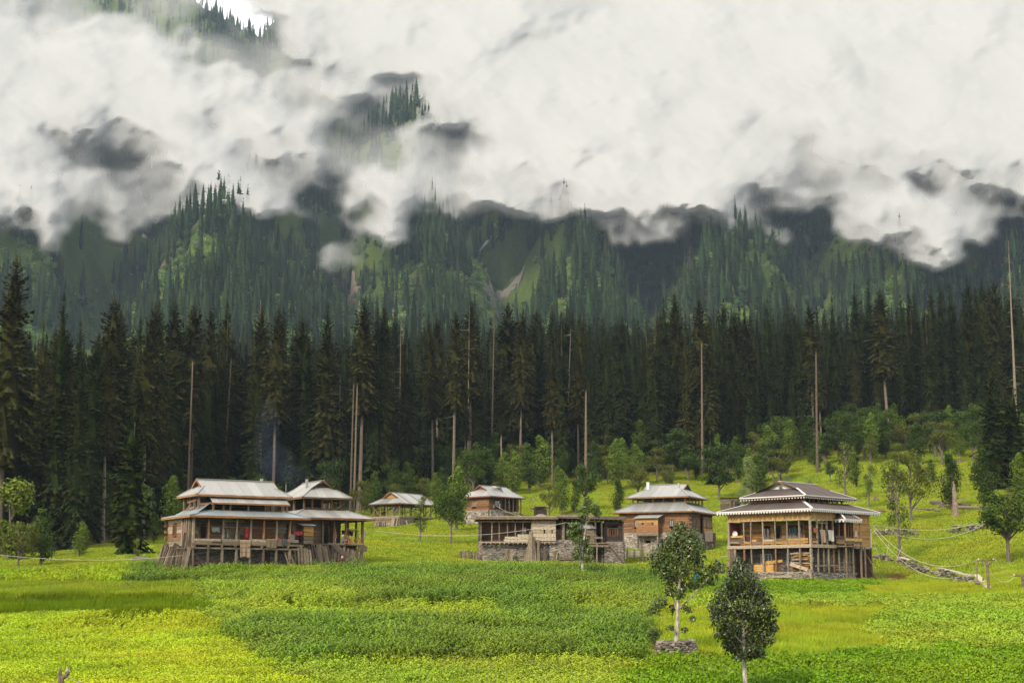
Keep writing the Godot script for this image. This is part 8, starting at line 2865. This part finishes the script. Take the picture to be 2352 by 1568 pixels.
func build_laundry():
	var at = func(key, v: Vector3): return frames[key].at + Basis(Vector3.UP, frames[key].turn) * v
	var ta = frames.a.turn
	cloth("long striped tan blanket hanging over the stilt house's railing", at.call("a", Vector3(4.55, 2.42, 0.2)), ta, 0.95, 1.5, "tan", "", 0.03, 0.3, "blanket", ["olive", 3])
	cloth("olive rug hung over the stilt house's railing", at.call("a", Vector3(6.95, 2.5, 0.2)), ta, 0.95, 0.8, "olive", "", 0.05, 0.3, "rug")
	cloth("dark slate cloth hung over the railing near the ladder", at.call("a", Vector3(8.15, 2.42, 0.2)), ta, 0.5, 0.45, "slate")
	cloth("deep pink cloth hanging between the stout corner posts", at.call("a", Vector3(-0.05, 3.6, -2.2)), ta + 1.57, 0.5, 0.9, "pink")
	cloth("dusty red cloth hanging from the stilt house's rail", at.call("a", Vector3(4.85, 3.42, -0.25)), ta, 0.3, 0.85, "red")
	cloth("grey cloth hanging from the stilt house's rail beside the door", at.call("a", Vector3(2.05, 3.4, -0.25)), ta, 0.7, 0.4, "grey")
	cloth("bright red cloth slung between the two timber houses", at.call("a", Vector3(9.6, 3.2, -0.3)), ta + 0.2, 0.9, 0.35, "red")
	cloth("pale grey cloth hanging beside the red one between the houses", at.call("a", Vector3(9.0, 2.95, -0.3)), ta, 0.55, 0.65, "grey")
	cloth("black garment hanging beside the pale grey cloth", at.call("a", Vector3(8.45, 2.95, -0.3)), ta, 0.3, 0.8, "black")
	cloth("small magenta cloth draped on the stilt house's railing", at.call("a", Vector3(7.45, 2.52, 0.15)), ta, 0.25, 0.15, "pink")
	# hammock and washing on the open corner
	var tb = frames.b.turn
	var s := Shape.new()
	for i in 12:
		for j in 5:
			var q := []
			for e in [[i, j], [i + 1, j], [i + 1, j + 1], [i, j + 1]]:
				var t = e[0] / 12.0
				var w = (e[1] / 5.0 - 0.5)
				var sag = 4.0 * t * (1.0 - t)
				q.append(Vector3(lerpf(-0.75, 0.75, t), -0.62 * sag + absf(w) * 0.45 * sag, w * 0.5 * sag))
			s.quad(q[0], q[1], q[2], q[3], Color.WHITE)
	var ham = mesh_node("hammock", s.mesh(), M.cloth["beige"])
	ham.position = at.call("b", Vector3(-1.1, 3.75, -0.1))
	ham.rotation.y = tb
	meta(ham, "beige cloth hammock slung on the corner verandah", "hammock")
	cloth("black trousers drying on the corner verandah", at.call("b", Vector3(-0.65, 3.4, -1.3)), tb, 0.45, 0.55, "black")
	cloth("second black garment drying beside the trousers", at.call("b", Vector3(-1.3, 3.4, -1.6)), tb, 0.35, 0.45, "black")
	cloth("grey shirt drying at the verandah's outer post", at.call("b", Vector3(-0.25, 3.45, -0.7)), tb + 1.2, 0.5, 0.9, "grey")
	cloth("pale shirt drying outside the verandah's outer post", at.call("b", Vector3(0.15, 3.4, -0.4)), tb, 0.45, 0.8, "white")
	# pavilion and little log house
	var tc = frames.c.turn
	cloth("pale cloth hung inside the pavilion", at.call("c", Vector3(-2.6, 3.2, -1.0)), tc, 0.35, 0.8, "white")
	cloth("grey cloth hung inside the pavilion beside the pale one", at.call("c", Vector3(-1.5, 3.25, -0.8)), tc, 0.8, 0.6, "grey")
	cloth("rust-coloured cloth on the pavilion's corner post", at.call("c", Vector3(-0.5, 3.3, -0.2)), tc, 0.45, 0.5, "rust")
	cloth("little white cloth drying in the pavilion's open side", at.call("c", Vector3(-0.1, 3.0, -2.4)), tc + 1.57, 0.4, 0.35, "white")
	var td = frames.d.turn
	cloth("white cloth hanging from the log house's verandah eave", at.call("d", Vector3(0.45, 3.6, -4.0)), td + 1.57, 0.3, 1.0, "white")
	cloth("white cloth hanging by the log house's window", at.call("d", Vector3(0.15, 3.2, -2.2)), td + 1.57, 0.25, 0.8, "white")
	cloth("pale cloth tucked on the log house's wall", at.call("d", Vector3(0.15, 3.0, -0.8)), td + 1.57, 0.3, 0.5, "grey")
	# hall house
	var tf = frames.f.turn
	cloth("checked grey blanket with a red corner hung beside the hall house", at.call("f", Vector3(0.9, 2.75, -5.3)), tf + 1.2, 1.6, 1.4, "beige", "", 0.03, 0.3, "blanket", ["grey", 5])
	cloth("dark striped rug hung beside the checked blanket", at.call("f", Vector3(0.9, 2.6, -7.0)), tf + 1.2, 1.3, 1.5, "maroon", "", 0.03, 0.3, "rug", ["tan", 4])
	# brown-roofed house
	var tg = frames.g.turn
	cloth("patterned brown bundle of cloth at the corner post of the brown-roofed house", at.call("g", Vector3(0.25, 4.75, -0.5)), tg + 1.57, 0.7, 0.5, "rust")
	cloth("long pinkish-beige cloth hanging from the brown-roofed house's gallery", at.call("g", Vector3(0.28, 4.65, -1.6)), tg + 1.57, 0.85, 1.2, "beige")
	cloth("white cloth hanging from the brown-roofed house's gallery", at.call("g", Vector3(0.3, 4.65, -2.9)), tg + 1.57, 1.0, 1.05, "white")
	cloth("teal garment hanging inside the brown-roofed house's gallery", at.call("g", Vector3(-2.6, 5.0, -1.4)), tg, 0.3, 0.7, "teal")
	cloth("black garment hanging inside the brown-roofed house's gallery", at.call("g", Vector3(-3.3, 5.0, -1.4)), tg, 0.25, 0.75, "black")
	cloth("dark red clothes piled on the gallery rail", at.call("g", Vector3(-7.0, 4.15, -0.2)), tg, 0.8, 0.5, "maroon")
	cloth("white cloth hung under the balcony's little roof", at.call("g", Vector3(0.9, 4.6, -6.3)), tg + 1.57, 0.4, 0.6, "white")
	var pot = thing("metal_basin", "white metal basin leaning on the gallery rail", "basin", at.call("g", Vector3(-8.3, 4.36, -0.05)), tg)
	var b := Shape.new()
	for k in 14:
		var a0 = TAU * k / 14.0
		var a1 = TAU * (k + 1) / 14.0
		b.quad(Vector3(cos(a0) * 0.3, sin(a0) * 0.3, 0.1), Vector3(cos(a0) * 0.2, sin(a0) * 0.2, -0.02), Vector3(cos(a1) * 0.2, sin(a1) * 0.2, -0.02), Vector3(cos(a1) * 0.3, sin(a1) * 0.3, 0.1), Color.WHITE)
		b.tri(Vector3(0, 0, -0.02), Vector3(cos(a1) * 0.2, sin(a1) * 0.2, -0.02), Vector3(cos(a0) * 0.2, sin(a0) * 0.2, -0.02), Color.WHITE)
	mesh_node("bowl", b.mesh(), M.white, pot)
	# small bright things
	var rag = cloth("turquoise cloth hung on a pole between the young trees", ground_at(1600, 1342) + Vector3(0, 0.9, 0), 0.2, 0.5, 0.42, "teal")
	var pole_ = thing("drying_pole", "thin pole on stakes behind the pale-stemmed tree", "pole", ground_at(1600, 1342))
	beam(pole_, "rail", Vector3(-1.5, 0.88, 0), Vector3(2.2, 1.0, -0.3), 0.06, 0.06, M.grey[2])
	beam(pole_, "stake", Vector3(-1.2, -0.3, 0), Vector3(-1.2, 0.95, 0), 0.08, 0.08, M.grey[2])
	beam(pole_, "stake", Vector3(1.8, -0.3, -0.3), Vector3(1.8, 1.05, -0.3), 0.08, 0.08, M.grey[2])

func build_smoke():
	# thin blue wood smoke above the hammock house, as three drifting masses of mist
	var m := FogMaterial.new()
	m.albedo = Color(0.75, 0.84, 1.0)
	m.density = 0.006
	for e in [[676, 1092, 150, 3.0, 2.4, 2.6, "wisp of blue smoke just above the hammock house's flue"], [640, 1066, 152, 3.6, 4.6, 3.0, "drifting blue smoke between the two upper roofs"], [612, 1008, 154, 3.0, 9.0, 3.0, "tall thin column of blue smoke before the firs"]]:
		var f := FogVolume.new()
		f.shape = RenderingServer.FOG_VOLUME_SHAPE_ELLIPSOID
		f.size = Vector3(e[3], e[4], e[5])
		f.material = m
		f.name = numbered("smoke")
		add_child(f)
		f.position = pt(e[0], e[1], e[2])
		f.set_meta("kind", "stuff")
		meta(f, e[6], "smoke")
